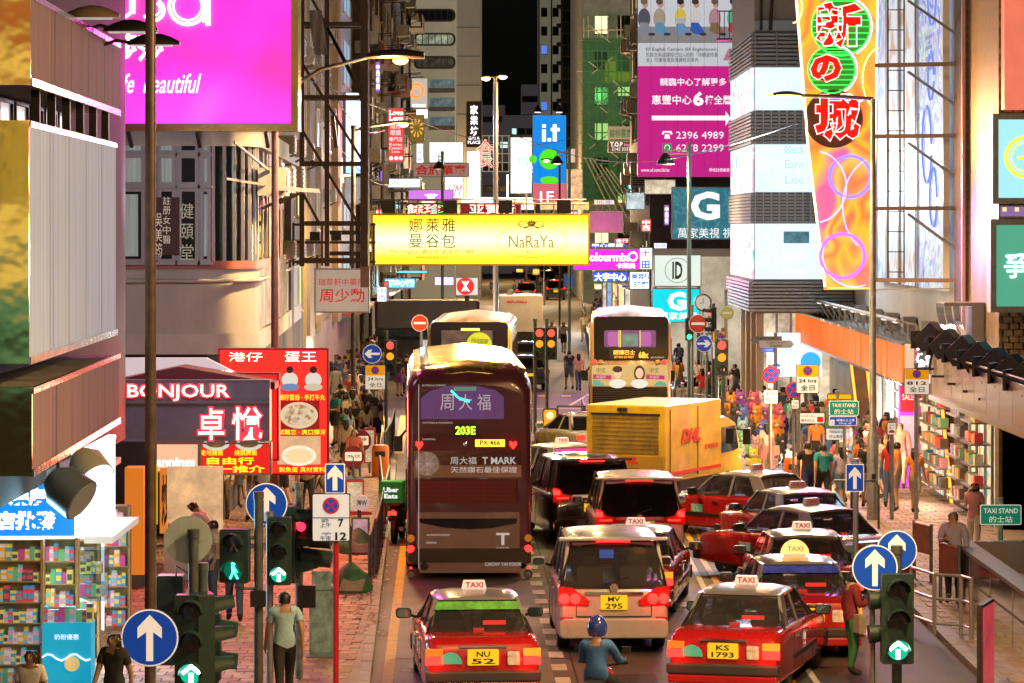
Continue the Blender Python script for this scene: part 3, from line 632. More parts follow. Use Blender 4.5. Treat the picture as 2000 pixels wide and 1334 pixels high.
for i, ch in enumerate('健頤堂'): letters(cl, ch, X(366,60)+6.5, Z(412+40*i,60), .3, .34, mat('faded_gold_print',(.55,.6,.45),.6,emit=.15), -.11)
# rounded corner windows + lit shop windows down the street
PINK = mat('pink_pilaster', (.45,.16,.16), .6, noise=(2,.3)); ORG = mat('orange_paint', (.6,.22,.05), .55, noise=(2,.3)); YW_ = mat('lit_yellow_room', (.7,.6,.1), .5, emit=2.0, ecol=(1,.85,.12), noise=(1.2,.5))
for (ya, yb, m) in [(1.5,2.2,PINK),(6.6,7.2,ORG),(11.5,12.2,ORG),(17,18,mat('dim_render',(.2,.17,.15),.8))]:
    B().bx(-.2,.14,ya,yb,zb,Z(262,60)).build('pilaster', m, cl, loc=(.6-.03*ya,0,0))
for (ya, yb) in [(2.3,6.5),(7.3,11.4)]:
    B().bx(-.5,-.45,ya,yb,zs,Z(385,66)).build('lit_room', YW_, cl, loc=(.6-.03*ya,0,0)); 
    for q in range(4): B().bx(-.02,.06,ya+(yb-ya)*q/4,ya+(yb-ya)*q/4+.09,zs,Z(262,60)).build('mullion', FRG, cl, loc=(.6-.03*ya,0,0))
    for q in range(5): B().lathe([(.0,-.18),(.1,-.15),(.12,0),(.1,.15),(0,.18)],n=10).build('red_lantern', glow((1,.05,.03),1.2), cl, loc=(.52-.03*ya,ya+.5+.8*q,Z(400,66)), smooth=60)
    B().bx(-.1,.0,ya,yb,Z(385,66),Z(262,60)).build('upper_wall', WR, cl, loc=(.6-.03*ya,0,0))
    B().bx(-.02,.02,ya,yb,zb+.5,zs).build('peeling_panel', mat('peeling_paint',(.5,.46,.47),.7,noise=(1.6,.65),bump=.3), cl, loc=(.75-.03*ya,0,0))
for i, (y, z) in enumerate([(1.2,8.3),(4,8.4),(8.8,8.5)]): ac_unit(cl, .85-.03*y, y, z-.25, PI/2, 1.25)
B().beam((.4,-.4,8.9),(1.5,1.4,7.9),.05).beam((.2,-.3,8.1),(1.4,1.3,7.9),.05).beam((1.2,.5,7.9),(2.1,1.5,7.85),.09).build('bracket', MET, cl)
bb = building('street_block_behind', 'brown building with orange shop front past the clinic windows', -20, -6.62, 72, 86, 15, OLDR)
for k in range(3):
    for y in (73.5,77,80.5,84): window(bb, *L(bb,-6.62,y,5.2+2.9*k), PI/2, 1.7, 1.5, [YW_,LITW,DARKW][(k+int(y)) % 3], mat('ochre_frame',(.5,.34,.08),.6), mull=1); ac_unit(bb, *L(bb,-6.5,y+1.6,6.4+2.9*k), PI/2)
# --------------------------------------------------- BONJOUR and the red shop signs
RGL = glow((1,.02,.04), 2.2); HOT = glow((1,.86,.62), 2.4); YL = glow((1,.75,.02), 1.6)
s = Sign('beauty_shop_sign', 'two-tier grey BONJOUR sign with red-edged neon letters', 'shop sign', 230, 742, 527, 862, 55, mat('violet_grey_panel', (.15,.13,.2), .45, noise=(1.5,.2)), mat('violet_frame',(.2,.18,.24),.4,.5), t=.5, fw=.03)
s.poly('divider', [(230,783),(527,783),(527,788),(230,788)], mat('violet_frame',(.2,.18,.24),.4,.5), t=.05)
for st, cx, cy, w, h in [('BONJOUR',349,767,198,32),('卓',413,828,50,62),('悅',483,827,58,64)]:
    b_ = s.txt(st, cx, cy, w+5, h+5, RGL, y=-.02, bold=.06, ex=.02); x, z = s.P(cx, cy); s.txt(st, cx, cy, w, h, HOT, y=-.05, bold=.004, ex=.02)
    neon(s.root, st, x, z, (w+6)*s.k, (h+6)*s.k, glow((1,.05,.08),2), r=.012, y=-.03, off=.04)
REDS = mat('red_sign_face', (.6,.01,.01), .5, emit=.75, ecol=(1,.02,.015), noise=(1,.15))
s = Sign('red_roof_sign', 'red gabled BONJOUR sign half hidden behind the grey one', 'shop sign', 300, 728, 545, 900, 56.3, REDS, mat('dark_red',(.3,.01,.02),.5,emit=.2), t=.4)
s.txt('BONJOUR', 385, 736, 150, 26, HOT, y=-.03, bold=.02); s.txt('9', 521, 811, 18, 30, HOT, y=-.03, bold=.02)
B().prism([s.P(215,742), s.P(360,712), s.P(545,742), s.P(545,755), s.P(215,755)], -1.2, .3).build('gable_roof', mat('dark_red_roof',(.12,.01,.015),.5), s.root)
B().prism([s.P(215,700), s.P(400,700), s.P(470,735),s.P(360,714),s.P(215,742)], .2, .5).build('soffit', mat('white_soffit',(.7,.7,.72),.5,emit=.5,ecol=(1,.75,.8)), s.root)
s = Sign('pharmacy_strip_sign', 'peach coloured strip sign reading annings under the grey sign', 'shop sign', 303, 864, 390, 924, 55.5, mat('peach_panel',(.7,.4,.25),.5,emit=.95,ecol=(1,.48,.28)), t=.3)
s.txt('annings', 343, 905, 76, 22, GW, bold=.02)
s = Sign('rice_menu_sign', 'red menu sign with two rice dishes and yellow characters', 'shop sign', 390, 864, 530, 928, 55.4, REDS, t=.3)
for cx in (422,486):
    s.disc('dish_picture', cx, 868, 26, mat('dish_rim',(.8,.78,.7),.5,emit=.7), ry=12); s.disc('dish_food', cx, 866, 19, mat('cooked_food',(.35,.2,.08),.6,noise=(9,.7),emit=.4), ry=8, y=-.014)
s.txt('走地雞飯', 414, 884, 44, 11, YL); s.txt('燒鵝脾飯', 480, 884, 44, 11, YL); s.txt('自由行', 450, 900, 92, 14, YL, bold=.02); s.txt('唯一推介', 455, 916, 125, 14, YL, bold=.02)
s = Sign('dessert_banner', 'tall red banner with three food pictures and two diners', 'banner', 426, 680, 642, 928, 59, mat('red_banner',(.65,.015,.01),.6,emit=1.1,ecol=(1,.03,.015),noise=(1.5,.3,(4,1,.3))), mat('dark_red',(.3,.01,.02),.5,emit=.2), t=.25)
s.txt('港仔', 480, 697, 66, 18, HOT); s.txt('蛋王', 587, 697, 62, 20, HOT)
SK = mat('printed_skin',(.8,.5,.35),.6,emit=.8); 
for cx, m2 in ((566,(.2,.4,.7)),(612,(.9,.85,.6))):
    s.disc('printed_head', cx, 722, 7, mat('printed_hair',(.1,.05,.03),.6), y=-.014); s.disc('printed_body', cx, 742, 16, mat('printed_shirt_%d' % cx, (.85,.8,.7),.6,emit=.7), ry=15, y=-.012); s.disc('printed_legs', cx, 756, 18, mat('printed_cloth_%d' % cx, m2,.6,emit=.5), ry=7, y=-.016)
s.txt('蝦籽雲吞 · 手打牛丸', 590, 776, 90, 11, YL); s.poly('picture', [(545,782),(624,782),(624,838),(545,838)], mat('deep_red_print',(.5,.01,.01),.6,emit=.5)); s.disc('bowl', 584, 811, 37, mat('dish_rim2',(.8,.6,.4),.5,emit=.8), ry=26, y=-.014)
s.disc('noodles', 584, 811, 31, multi('fishball_print',[(0,(.9,.75,.5)),(.5,(.8,.6,.35)),(.75,(.45,.25,.1))],'cells',14,emit=.7), ry=21, y=-.02)
s.txt('試難忘 · 爽口彈牙', 590, 844, 92, 10, YL); s.poly('picture', [(542,852),(626,852),(626,907),(542,907)], mat('peach_print',(.8,.5,.25),.6,emit=.9,noise=(2,.3))); s.disc('bowl', 584, 890, 34, mat('egg_print',(.9,.8,.6),.5,emit=.9), ry=20, y=-.014)
s.disc('dessert', 584, 890, 27, mat('peach_print2',(.9,.65,.35),.6,emit=.9), ry=14, y=-.02); s.txt('製魚蛋 真材實料', 590, 917, 90, 10, YL)
# --------------------------------------------------- steel frame holding the back of billboards
t = thing('steel_lattice', 'dark steel lattice frame rising beside the magenta billboard', 'steel frame', (X(650,73), 73, 5.4))
fx = lambda p: X(p,73)-t.location.x; fz = lambda p: Z(p,73)-5.4
FS = mat('frame_steel', (.075,.055,.05), .55, .4, noise=(3,.4))
b = B(); 
for p in (590,639,712): B().beam((fx(p),0,fz(520)),(fx(p),0,fz(-40)),.13 if p != 712 else .2,.16).build('column', FS, t)
B().beam((fx(712),.3,0),(fx(712),.3,fz(-40)),.25,.1).build('column', mat('pinkish_column',(.3,.2,.2),.6,noise=(2,.3)), t)
for q in (47,190,320,436,508): B().beam((fx(588),0,fz(q)),(fx(712),0,fz(q)),.12,.12).build('crossbar', FS, t); B().beam((fx(588),1.4,fz(q)),(fx(712),1.4,fz(q)),.08).build('rear_crossbar', FS, t)
for (a, c, d, e) in [(600,-20,712,190),(640,55,712,200),(588,120,712,320),(588,250,700,436),(640,-80,712,45),(588,370,624,436)]: B().beam((fx(a),-.1,fz(c)),(fx(d),-.1,fz(e)),.075).build('brace', FS, t)
ban = thing('hanging_cloth', 'torn grey blue cloth hanging from the top of the steel frame', 'cloth', (X(615,72.6), 72.6, Z(20,72.6)))
B().loft([[(-.18+.36*i/6+.12*j*.2, .05*math.sin(i*1.7+j), -.17*j) for i in range(7)] for j in range(8)], caps=False, ring_closed=False).build('fabric', cloth((.3,.33,.42)), ban, smooth=60)
t = thing('roof_platform', 'low dark platform frame with small floodlights behind the yellow sign', 'steel frame', (X(650,76), 76, Z(512,76)))
for z0 in (0,.55,1.05): B().beam((-1.1,0,z0),(1.15,0,z0),.07).build('rail', FS, t); B().beam((-1.1,1.2,z0),(1.15,1.2,z0),.07).build('rail', FS, t)
for x0 in (-1.1,-.3,.5,1.15): B().beam((x0,0,-.1),(x0,0,1.1),.06).build('post', FS, t)
for x0 in (-.5,.1,.8): B().bx(x0-.14,x0+.14,-.1,.15,.6,.85).build('floodlight', BLK, t)
# --------------------------------------------------- yellow bag shop sign across the street
NY = multi('yellow_print_hot_centre', [(0,(1,.6,.0)),(.16,(1,.66,.02)),(.5,(1,.95,.55)),(.85,(1,.66,.02)),(1,(1,.6,.0))], 'z', emit=1.5)  # yellow print; the floodlit white-hot centre is painted into the emission
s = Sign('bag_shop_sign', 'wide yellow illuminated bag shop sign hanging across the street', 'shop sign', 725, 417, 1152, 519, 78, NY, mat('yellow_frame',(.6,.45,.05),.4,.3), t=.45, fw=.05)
DG = mat('olive_print', (.22,.18,.03), .6); 
s.vtxt('娜曼', 812, 424, 486, 26, DG); s.vtxt('萊谷', 845, 424, 486, 26, DG); s.vtxt('雅包', 876, 424, 486, 26, DG)
GP = mat('gold_print', (.55,.4,.0), .6, emit=.2)
s.txt("The Original '曼谷包' 創始於 1989", 843, 492, 164, 11, GP, ital=.3); s.txt('www.naraya.com', 843, 504, 64, 7, GP)
s.ring('logo_oval', 1038, 470, 70, GP, .5, ry=33, y=-.02); s.ring('logo_oval', 1038, 470, 66, GP, .35, ry=30, y=-.02)
s.txt('NaRaYa', 1038, 472, 88, 24, GP); s.txt('曼谷包', 1038, 492, 22, 7, GP)
for d in (-1,1):
    s.ring('bow_loop', 1038+d*14, 438, 11, DG, .8, ry=6, y=-.02); s.poly('bow_tail', [(1038+d*3,442),(1038+d*12,447),(1038+d*15,443)], DG)
s.disc('bow_knot', 1038, 438, 5, DG, y=-.014)
for q in range(8):
    a = q*PI/4; s.disc('bow_flower', 1038+6.5*math.cos(a), 436+4*math.sin(a), 2, DG, y=-.016)
for cx in (760,880,987,1101): 
    x, z = s.P(cx, 404); B().bx(x-.2,x+.2,-.55,-.15,z-.18,z+.18).build('floodlight', BLK, s.root); B().beam((x,.1,z-.1),(x,-.3,z),.05).build('floodlight_arm', DMET, s.root)
for z0, w in ((398,.05),(390,.035)): x0, z = s.P(700,z0); x1, _ = s.P(1145,z0); B().tube([(x0,.2,z),(x1,.2,z)], w/2, 6).build('top_rail', RUST, s.root)
for px in range(740,1150,38): x, z = s.P(px,417); B().tube([(x,.2,z),(x,.2,z+.42)], .02, 6).build('rail_post', RUST, s.root)
B().beam((-4.4,.25,.2),(-3.1,.25,.2),.12).beam((-4.4,.25,-.4),(-3.1,.25,-.4),.12).build('support_beam', FS, s.root)
# --------------------------------------------------- big pink course billboard
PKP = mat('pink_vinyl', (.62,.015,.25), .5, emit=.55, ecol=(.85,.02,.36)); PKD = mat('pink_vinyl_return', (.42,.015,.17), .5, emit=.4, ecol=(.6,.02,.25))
LG = mat('light_grey_vinyl', (.6,.62,.66), .5, emit=.6, ecol=(.75,.78,.85))
s = Sign('course_billboard', 'giant pink and white English course billboard with phone numbers', 'billboard', 1245, -40, 1500, 346, 123, PKP, MET, t=.4, fw=.02)
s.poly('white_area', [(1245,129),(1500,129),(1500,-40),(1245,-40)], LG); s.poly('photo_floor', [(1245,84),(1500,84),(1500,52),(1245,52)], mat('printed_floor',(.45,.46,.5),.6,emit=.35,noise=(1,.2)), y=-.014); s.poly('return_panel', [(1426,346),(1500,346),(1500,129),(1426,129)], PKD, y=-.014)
PI_ = lambda n, c: mat('print_'+n, c, .6, emit=.45)
ppl = [(1258,(.12,.12,.16),(.25,.15,.1),(.3,.35,.45)),(1288,(.5,.45,.35),(.15,.1,.07),(.15,.4,.65)),(1329,(.9,.75,.1),(.03,.03,.04),(.2,.4,.7)),(1358,(.85,.85,.85),(.08,.05,.04),(.05,.15,.65)),(1396,(.6,.35,.4),(.2,.12,.08),(.3,.2,.1)),(1432,(.15,.6,.45),(.05,.04,.04),(.7,.05,.05)),(1460,(.7,.7,.65),(.3,.2,.15),(.2,.2,.25))]
for i, (cx, top, hair, leg) in enumerate(ppl):
    s.disc('printed_torso', cx, 36, 12, PI_('t%d' % i, top), ry=20, y=-.018); s.disc('printed_head', cx+2, 8, 6, PI_('skin',(.7,.42,.3)), ry=8, y=-.024); s.disc('printed_hair', cx, 3, 7, PI_('h%d' % i, hair), ry=6, y=-.028)
    s.poly('printed_leg', [(cx-8,44),(cx+6,44),(cx+18,62),(cx+12,68),(cx-2,66),(cx-10,60)], PI_('l%d' % i, leg), y=-.026); s.disc('printed_shoe', cx+15, 67, 7, PI_('shoe',(.05,.05,.06)), ry=3, y=-.03)
s.poly('printed_laptop', [(1318,34),(1340,34),(1340,46),(1318,46)], PI_('lap',(.6,.62,.7)), y=-.034)
TX = mat('dark_print', (.08,.08,.1), .6); s.txt('EF English Centers (EF Englishtown)', 1332, 97, 140, 8, TX, bold=.01, y=-.012); s.txt('的綜合英語課程已加入政府「持續進修基', 1332, 107, 140, 9, TX, y=-.012); s.txt('金」可獲發還款項課程名單內', 1313, 117, 102, 9, TX, y=-.012)
s.poly('logo_mark', [(1412,118),(1420,100),(1426,92),(1430,106),(1424,118)], mat('logo_mix',(.75,.3,.45),.6,emit=.4), y=-.018)
s.txt('親臨中心了解更多', 1354, 160, 130, 15, WPR, bold=.012, y=-.018); s.txt('惠豐中心', 1312, 195, 78, 18, WPR, bold=.012, y=-.018); s.txt('6', 1364, 193, 21, 28, WPR, bold=.04, y=-.018); s.txt('樓全層', 1402, 195, 50, 18, WPR, bold=.012, y=-.018); s.txt('更', 1441, 160, 12, 15, WPR, y=-.02); s.txt('數', 1443, 195, 14, 18, WPR, y=-.02)
s.poly('arrow', [(1273,226),(1417,226),(1417,217),(1427,231),(1417,246),(1417,235),(1273,235)], WPR, y=-.02)
s.txt('2396 4989', 1367, 264, 93, 14, WPR, y=-.018); s.txt('6278 2299', 1367, 289, 93, 14, WPR, y=-.018); s.txt('99', 1437, 289, 18, 14, WPR, y=-.02); s.txt('98', 1437, 264, 18, 14, WPR, y=-.02); s.txt('www.ef.com.hk/ec', 1280, 332, 56, 7, WPR, y=-.018); s.txt('學校註冊編號', 1405, 332, 40, 7, WPR, y=-.018)
s.poly('phone_handset', [(1292,262),(1295,256),(1311,256),(1314,262),(1310,263),(1308,259),(1298,259),(1296,263)], WPR, y=-.02); s.poly('phone_body', [(1297,271),(1299,262),(1307,262),(1309,271)], WPR, y=-.02)
s.poly('green_icon', [(1294,280),(1312,280),(1312,297),(1294,297)], mat('green_print',(.05,.5,.15),.6,emit=.4), y=-.02); s.ring('icon_ring', 1303, 288, 5, WPR, .7, y=-.03)
for px in (1271,1297,1323,1349,1375,1401): s.poly('panel_seam', [(px,346),(px+.5,346),(px+.5,-40),(px,-40)], mat('seam_dark_pink',(.3,.05,.15),.7,emit=.15), y=-.03)  # panel joints, a darker pink than the vinyl
# air-con cage in front of the billboard
t = thing('aircon_cage', 'black steel cage platform in front of the pink billboard top right', 'steel frame', (X(1448,112),112,Z(75,112)))
for a in range(9): B().beam((-.9+.2*a,0,0),(-.9+.2*a,0,1.1),.03).build('bar', DMET, t)
B().bx(-1,1,-.1,1.2,-.06,0).bx(-1,1,-.02,.02,1.1,1.15).bx(.1,1.3,.2,1.2,.02,1.0).build('platform', DMET, t)
# --------------------------------------------------- LED corner tower with louvre bands
t = thing('screen_corner', 'corner tower stacking bright video screens between grey louvre bands', 'building', (9.05, 89, 0)); SCR = mat('video_screen', (.9,.95,1), .3, emit=1.0, ecol=(.72,.9,1), noise=(.5,.15)); LOV = mat('louvre_grey', (.26,.32,.42), .45, .5)
hx = 1.1; B().bx(-hx,hx+1,0,9,Z(612,89),16).build('core', mat('tower_core',(.25,.27,.3),.6), t)
SIDE = multi('screen_side', [(.25,(.05,.45,.6)),(.42,(.5,.85,.95)),(.55,(.9,.97,1)),(.62,(.9,.3,.5)),(.75,(.05,.5,.65))], 'noise', 1.3, emit=1.0, off=1.3)
for i, (a, c) in enumerate([(215,130),(375,282),(545,437)]):
    B().bx(-hx+.02,hx+.9,-.06,0,Z(a,89),Z(c,89)).build('screen', SCR, t); B().bx(-hx-.06,-hx,.05,9,Z(a,89),Z(c,89)).build('side_screen', SIDE, t)
LT = mat('screen_text', (.3,.6,.75), .5, emit=.8, ecol=(.45,.8,.95))
for k in range(10): B().bx(-hx+.02+.26*k,-hx+.03+.26*k,-.066,-.06,Z(545,89),Z(130,89)).build('module_seam', mat('module_seam',(.5,.55,.6),.5,emit=.9,ecol=(.7,.8,.85)), t)
for st, py in (('Bea',292),('Earn',321),('Loc',351)): letters(t, st, X(1551,89)-9.05, Z(py,89), .6, .27, LT, -.07)
for st, py in (('Taxable',500),('Nutrients',530)): letters(t, st, X(1550,89)-9.05, Z(py,89), .7, .2, mat('pale_text',(.8,.9,.95),.5,emit=1.6,ecol=(.75,.9,.95)), -.07)
B().bx(X(1530,89)-9.05,X(1580,89)-9.05,-.075,-.065,Z(475,89),Z(452,89)).build('screen_picture', mat('screen_blue',(.1,.3,.4),.5,emit=.7,noise=(6,.6)), t)
for i, (a, c) in enumerate([(132,62),(280,217),(435,377),(608,547)]):
    n = 9
    for k in range(n):
        z = Z(a,89)+(Z(c,89)-Z(a,89))*k/n; q = .13 if i < 3 else .2
        B().bx(-hx-q,hx+1,-q,-q+.05,z,z+.07).bx(-hx-q,-hx-q+.05,-q+.05,9,z,z+.07).build('louvre', LOV, t)
    B().bx(-hx-.05,hx+1,-.05,0,Z(a,89),Z(c,89)).bx(-hx-.05,-hx,0,9,Z(a,89),Z(c,89)).build('band_back', mat('band_back',(.12,.14,.18),.6), t)
for i in range(4): 
    B().bx(-hx+.7*i,-hx+.7*i+.03,-.22,-.1,Z(132,89),Z(62,89)).build('louvre_post', LOV, t)
B().bx(-hx+.0,hx+1,-.1,0,Z(60,89),Z(40,89)).build('parapet', mat('blue_grey_panel',(.2,.26,.33),.5,emit=.1), t)
B().tube([(-.6,-.2,Z(60,89)),(-.5,-.4,15.4),(-.2,-.3,16.2),(.4,-.2,16)], .06).tube([(-.9,-.2,Z(60,89)),(-.9,-.4,16.5)], .05).build('flood_arm', DMET, t)
# base of the corner: glass shop with bright window
B().bx(-hx+.3,hx+1,6.3,6.5,.12,Z(612,89)).build('shop_glass', mat('bright_shop',(.8,.7,.5),.4,emit=.9,ecol=(1,.8,.55),noise=(1.3,.75)), t); B().bx(-hx+.3,-hx+.5,6.5,9,.12,Z(612,89)).build('side_glass', mat('cream_lit_wall',(.8,.65,.45),.4,emit=.95,ecol=(1,.78,.5),noise=(.7,.25)), t)
for k in range(5): B().bx(-hx+.3+.5*k,-hx+.38+.5*k,6.2,6.3,.12,Z(612,89)).build('mullion', MET, t)
for k in range(4): B().bx(-hx+.1,-hx+.3,.3+2*k,.6+2*k,.12,Z(612,89)).build('column', mat('beige_column',(.5,.42,.33),.5), t)
# --------------------------------------------------- giant neon sign 新の城
s = Sign('giant_neon_sign', 'giant orange neon sign with three red characters and violet rings', 'neon sign', 1560, -40, 1716, 566, 70, mat('unused_face',(.6,.2,.02),.5), mat('steel_back',(.3,.2,.12),.5,.4), t=.02, fw=0)
for o in list(s.root.children) if False else []: pass
for o in [q for q in C.objects if q.parent == s.root]: bpy.data.objects.remove(o)
# tapered face: left edge slants
NF = multi('neon_face', [(.2,(.9,.08,.2)),(.36,(1,.13,.04)),(.44,(1,.42,.0)),(.52,(1,.14,.02)),(.6,(1,.45,.01)),(.67,(1,.08,.25)),(.78,(.9,.1,.25))], 'noise', .5, emit=1.2, off=.8)
P = s.P; fp = [P(1550,-40),P(1716,-40),P(1703,566),P(1610,566),P(1574,260)]
B().prism(fp, 0, .12).build('face', NF, s.root); B().prism([(x+(.04 if x < 0 else -.04), z) for x, z in fp], .12, .4).build('housing', mat('steel_back',(.3,.2,.12),.5,.4), s.root)
NB = lambda pts, m, w=1.3, y=-.08: B().tube([(P(*p)[0], y, P(*p)[1]) for p in pts], w*s.k, 6).build('neon_tube', m, s.root, smooth=60)
WN = glow((1,.85,.4), 3.2); NB([(1552,-40),(1578,290),(1611,560)], WN, 2.2); NB([(1714,-40),(1709,300),(1700,560)], WN, 1.6); NB([(1615,563),(1698,563)], glow((1,.6,.1),2.4), 1.2)
NG = glow((.05,1,.1), 2.2); ND = mat('dark_disc', (.09,.05,.03), .6, noise=(3,.3)); NGD = mat('green_disc', (.02,.16,.03), .6, emit=.3, ecol=(.02,.55,.05))
for (cx, cy, r, dm, lines) in [(1642,52,57,NGD,1),(1624,136,46,NGD,1),(1628,232,56,ND,0)]:
    s.disc('disc', cx, cy, r, dm, y=-.02); s.ring('neon_ring', cx, cy, r, NG if lines else mat('dull_ring',(.12,.1,.07),.5), 1.2, y=-.08)
    if lines:
        s.ring('neon_arc', cx, cy, r+3, glow((.8,1,.85),3), 1.5, y=-.1, a0=-60, a1=80)
        for q in range(-4,5): 
            dx = math.sqrt(max(0,r*r-(q*r/4.6)**2)); NB([(cx-dx*.95,cy+q*r/4.6),(cx+dx*.95,cy+q*r/4.6)], NG, .7, -.05)
NR = glow((1,.0,.0), 1.5); NP = glow((1,.38,.34), 3.4)
for st, cx, cy, w, h in [('新',1638,50,88,86),('の',1612,134,56,48),('城',1637,230,90,88)]:
    s.txt(st, cx, cy, w+4, h+4, NR, y=-.1, bold=.085, ex=.05); neon(s.root, st, *P(cx,cy), (w+8)*s.k, (h+8)*s.k, NP, r=.017, y=-.17, off=.07)
VI = glow((.16,.12,1), 2.6); VP_ = glow((.9,.08,1), 2.4); PW = glow((1,.4,.9), 2.0)
s.ring('violet_ring', 1660, 345, 40, VI, 3.2, y=-.09); s.ring('pink_ring', 1645, 500, 43, VP_, 3.2, y=-.09)
s.ring('pink_arc', 1590, 365, 62, PW, 1.5, y=-.11, a0=-80, a1=80, ry=70); s.ring('pink_arc', 1715, 402, 70, PW, 1.3, y=-.11, a0=110, a1=235, ry=95); s.ring('pink_arc', 1668, 498, 62, PW, 1.3, y=-.11, a0=165, a1=290)
s.ring('orange_arc', 1722, 155, 38, glow((1,.75,.2),3), 1.4, y=-.1, a0=100, a1=255, ry=62); s.ring('orange_arc', 1548, 15, 18, glow((1,.75,.2),3), 1.4, y=-.1, a0=-90, a1=70, ry=30)
# brackets from the column
t = thing('steel_truss', 'brown steel beams and diagonal struts tying the neon sign to the tiled column', 'steel frame', (X(1800,68),68,8)); bx_ = t.location.x
PB = mat('brown_beam', (.2,.14,.13), .5, .4, noise=(2,.3)); GB = mat('grey_strut', (.28,.3,.32), .4, .6)
for py in (127,266,407,547): B().beam((X(1712,68)-bx_,.2,Z(py,68)-8),(X(1886,68)-bx_,-.6,Z(py,68)-8),.13,.1).build('beam', PB, t)
B().beam((X(1712,68)-bx_,.2,Z(566,68)-8),(X(1886,68)-bx_,-.6,Z(562,68)-8),.04).build('beam', GB, t)
for py in (10,150,290,430): B().beam((X(1780,68)-bx_,.5,Z(py-12,68)-8),(X(1890,68)-bx_,-.4,Z(py+78,68)-8),.12,.05).build('strut', GB, t)
# --------------------------------------------------- orange mirrored canopy over the right pavement
cn = thing('orange_canopy', 'long orange mirrored canopy fascia over the right hand shops', 'canopy', (10.0, 69.5, 3.05))
OM = mat('glowing_orange_mirror', (.8,.2,.02), .5, 0, spec=.15, emit=1.25, ecol=(1,.16,.005), noise=(2.2,.7,(1,2.5,.15)))  # reflected orange light put in as emission; the panels hold no lamp
om = None
for k in range(24):
    y = .3+1.36*k
    if om is None: om = B().bx(-.06,0,-.66,.66,0,.95).build('mirror_panel', OM, cn, bevel=.01); om.location = (0,y,0)
    else:
        o = bpy.data.objects.new('mirror_panel', om.data); C.objects.link(o); o.parent = cn; o.location = (0,y,random.uniform(-.01,.01)); o.rotation_euler = (0,random.uniform(-.02,.02),random.uniform(-.05,.05))
B().bx(0,1.2,-.4,33,.05,.98).build('deck', mat('canopy_deck',(.16,.16,.16),.6,noise=(1,.4)), cn); B().bx(-.08,.05,-.4,33,.96,1.03).bx(-.08,.05,-.4,33,-.06,.01).build('edge_trim', mat('mirror_trim',(.6,.5,.5),.15,1), cn)
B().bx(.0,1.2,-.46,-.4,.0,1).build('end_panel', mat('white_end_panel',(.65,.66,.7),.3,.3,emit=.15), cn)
for k in range(22):
    y = .6+1.5*k; B().beam((.45,y,1.0),(.45,y,1.45),.05).beam((.45,y,1.45),(-.05,y+.2,1.55),.05).beam((.3,y+.1,1.0),(.0,y+.2,1.5),.03).build('lamp_arm', mat('steel_arm',(.4,.38,.35),.3,.8), cn)
B().tube([(-.05,.5,1.56),(-.05,32.5,1.56)], .05, 8).build('light_bar', mat('steel_arm',(.4,.38,.35),.3,.8), cn)
for k in range(14): B().bx(-.04,.06,1+2.2*k,1.5+2.2*k,1.48,1.51).build('lamp_tube', glow((1,.93,.8),1.6), cn)
for k in range(9): B().bx(.8,1.15,2+3.4*k,2.5+3.4*k,1.0,1.5).build('vent_box', mat('steel_box',(.3,.3,.3),.4,.6), cn)
# shop bays below the canopy (on the street wall) with lit windows
SH = [mat('shop_warm', (.7,.55,.35), .5, emit=1.3, ecol=(1,.75,.42), noise=(1.1,.6)), mat('shop_white', (.8,.8,.75), .5, emit=1.1, ecol=(1,.88,.7), noise=(1.4,.8)), multi('shop_goods', [(0,(.9,.3,.08)),(.2,(1,.8,.4)),(.4,(.5,.3,.15)),(.6,(1,.9,.7)),(.8,(.25,.5,.4)),(1,(.9,.5,.4))], 'cells', 5, emit=.9)]
sf = thing('shop_row', 'brightly lit shopfronts in a row beneath the orange canopy', 'shopfront', (11.1, 62.5, .12))
for k, (y0, y1, m) in enumerate([(0,1.9,SH[2]),(2.1,4,SH[0]),(5,8.6,SH[2]),(9.5,13.2,SH[0]),(14,18,SH[1]),(18.6,24,SH[1])]):
    B().bx(.0,.1,y0,y1,0,2.75).build('shop_window', m, sf); B().bx(-.06,.0,y0,y0+.09,0,2.8).build('mullion', MET, sf); B().bx(-.06,.0,(y0+y1)/2,(y0+y1)/2+.06,0,2.8).build('mullion', MET, sf)
    if k in (0,1,2,3):
        for r_ in range(5):
            B().bx(-.5,-.02,y0+.2,y1-.2,.35+.5*r_,.39+.5*r_).build('shelf', MET, sf)
            for q in range(int((y1-y0-.4)/.24)): B().box((-.3,y0+.35+.24*q,.5+.5*r_),(.2,.17,.16+.14*random.random())).build('boxed_goods', random.choice([mat('goods_%d' % i, c, .5) for i, c in enumerate([(.8,.1,.1),(.85,.8,.7),(.1,.35,.6),(.9,.5,.1),(.2,.5,.25),(.75,.4,.55),(.15,.12,.1)])]), sf)
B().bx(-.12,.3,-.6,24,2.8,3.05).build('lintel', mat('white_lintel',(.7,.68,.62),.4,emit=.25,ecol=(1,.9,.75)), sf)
# slanted neon-edged brown pillars
NO = glow((1,.3,.03), 2.6)
for i, (a0, a1, y0, y1, top) in enumerate([(1661,1683,83,84.5,700),(1838,1858,68,68,775)]):
    Y = y0; t = thing('neon_pillar', ['slanted brown pillar edged with orange neon far under the canopy','nearer slanted pillar edged with orange neon beside the shelves'][i], 'pillar', (X(a1+12,Y),Y,.12))
    q = t.location.x; xa, xb, xc, xd = X(a0,Y)-q, X(a0+30,Y)-q, X(a1,Y)-q, X(a1+28,Y)-q; zt = Z(top,Y)-.12
    B().prism([(xc,0),(xd,0),(xb,zt),(xa,zt)], 0, .5).build('panel', mat('bronze_panel',(.16,.09,.05),.25,.7,noise=(2,.3)), t)
    for (p, r_) in ((xc,xa),(xd,xb)): B().beam((p,-.04,0),(r_,-.04,zt),.07).build('neon_edge', NO, t)
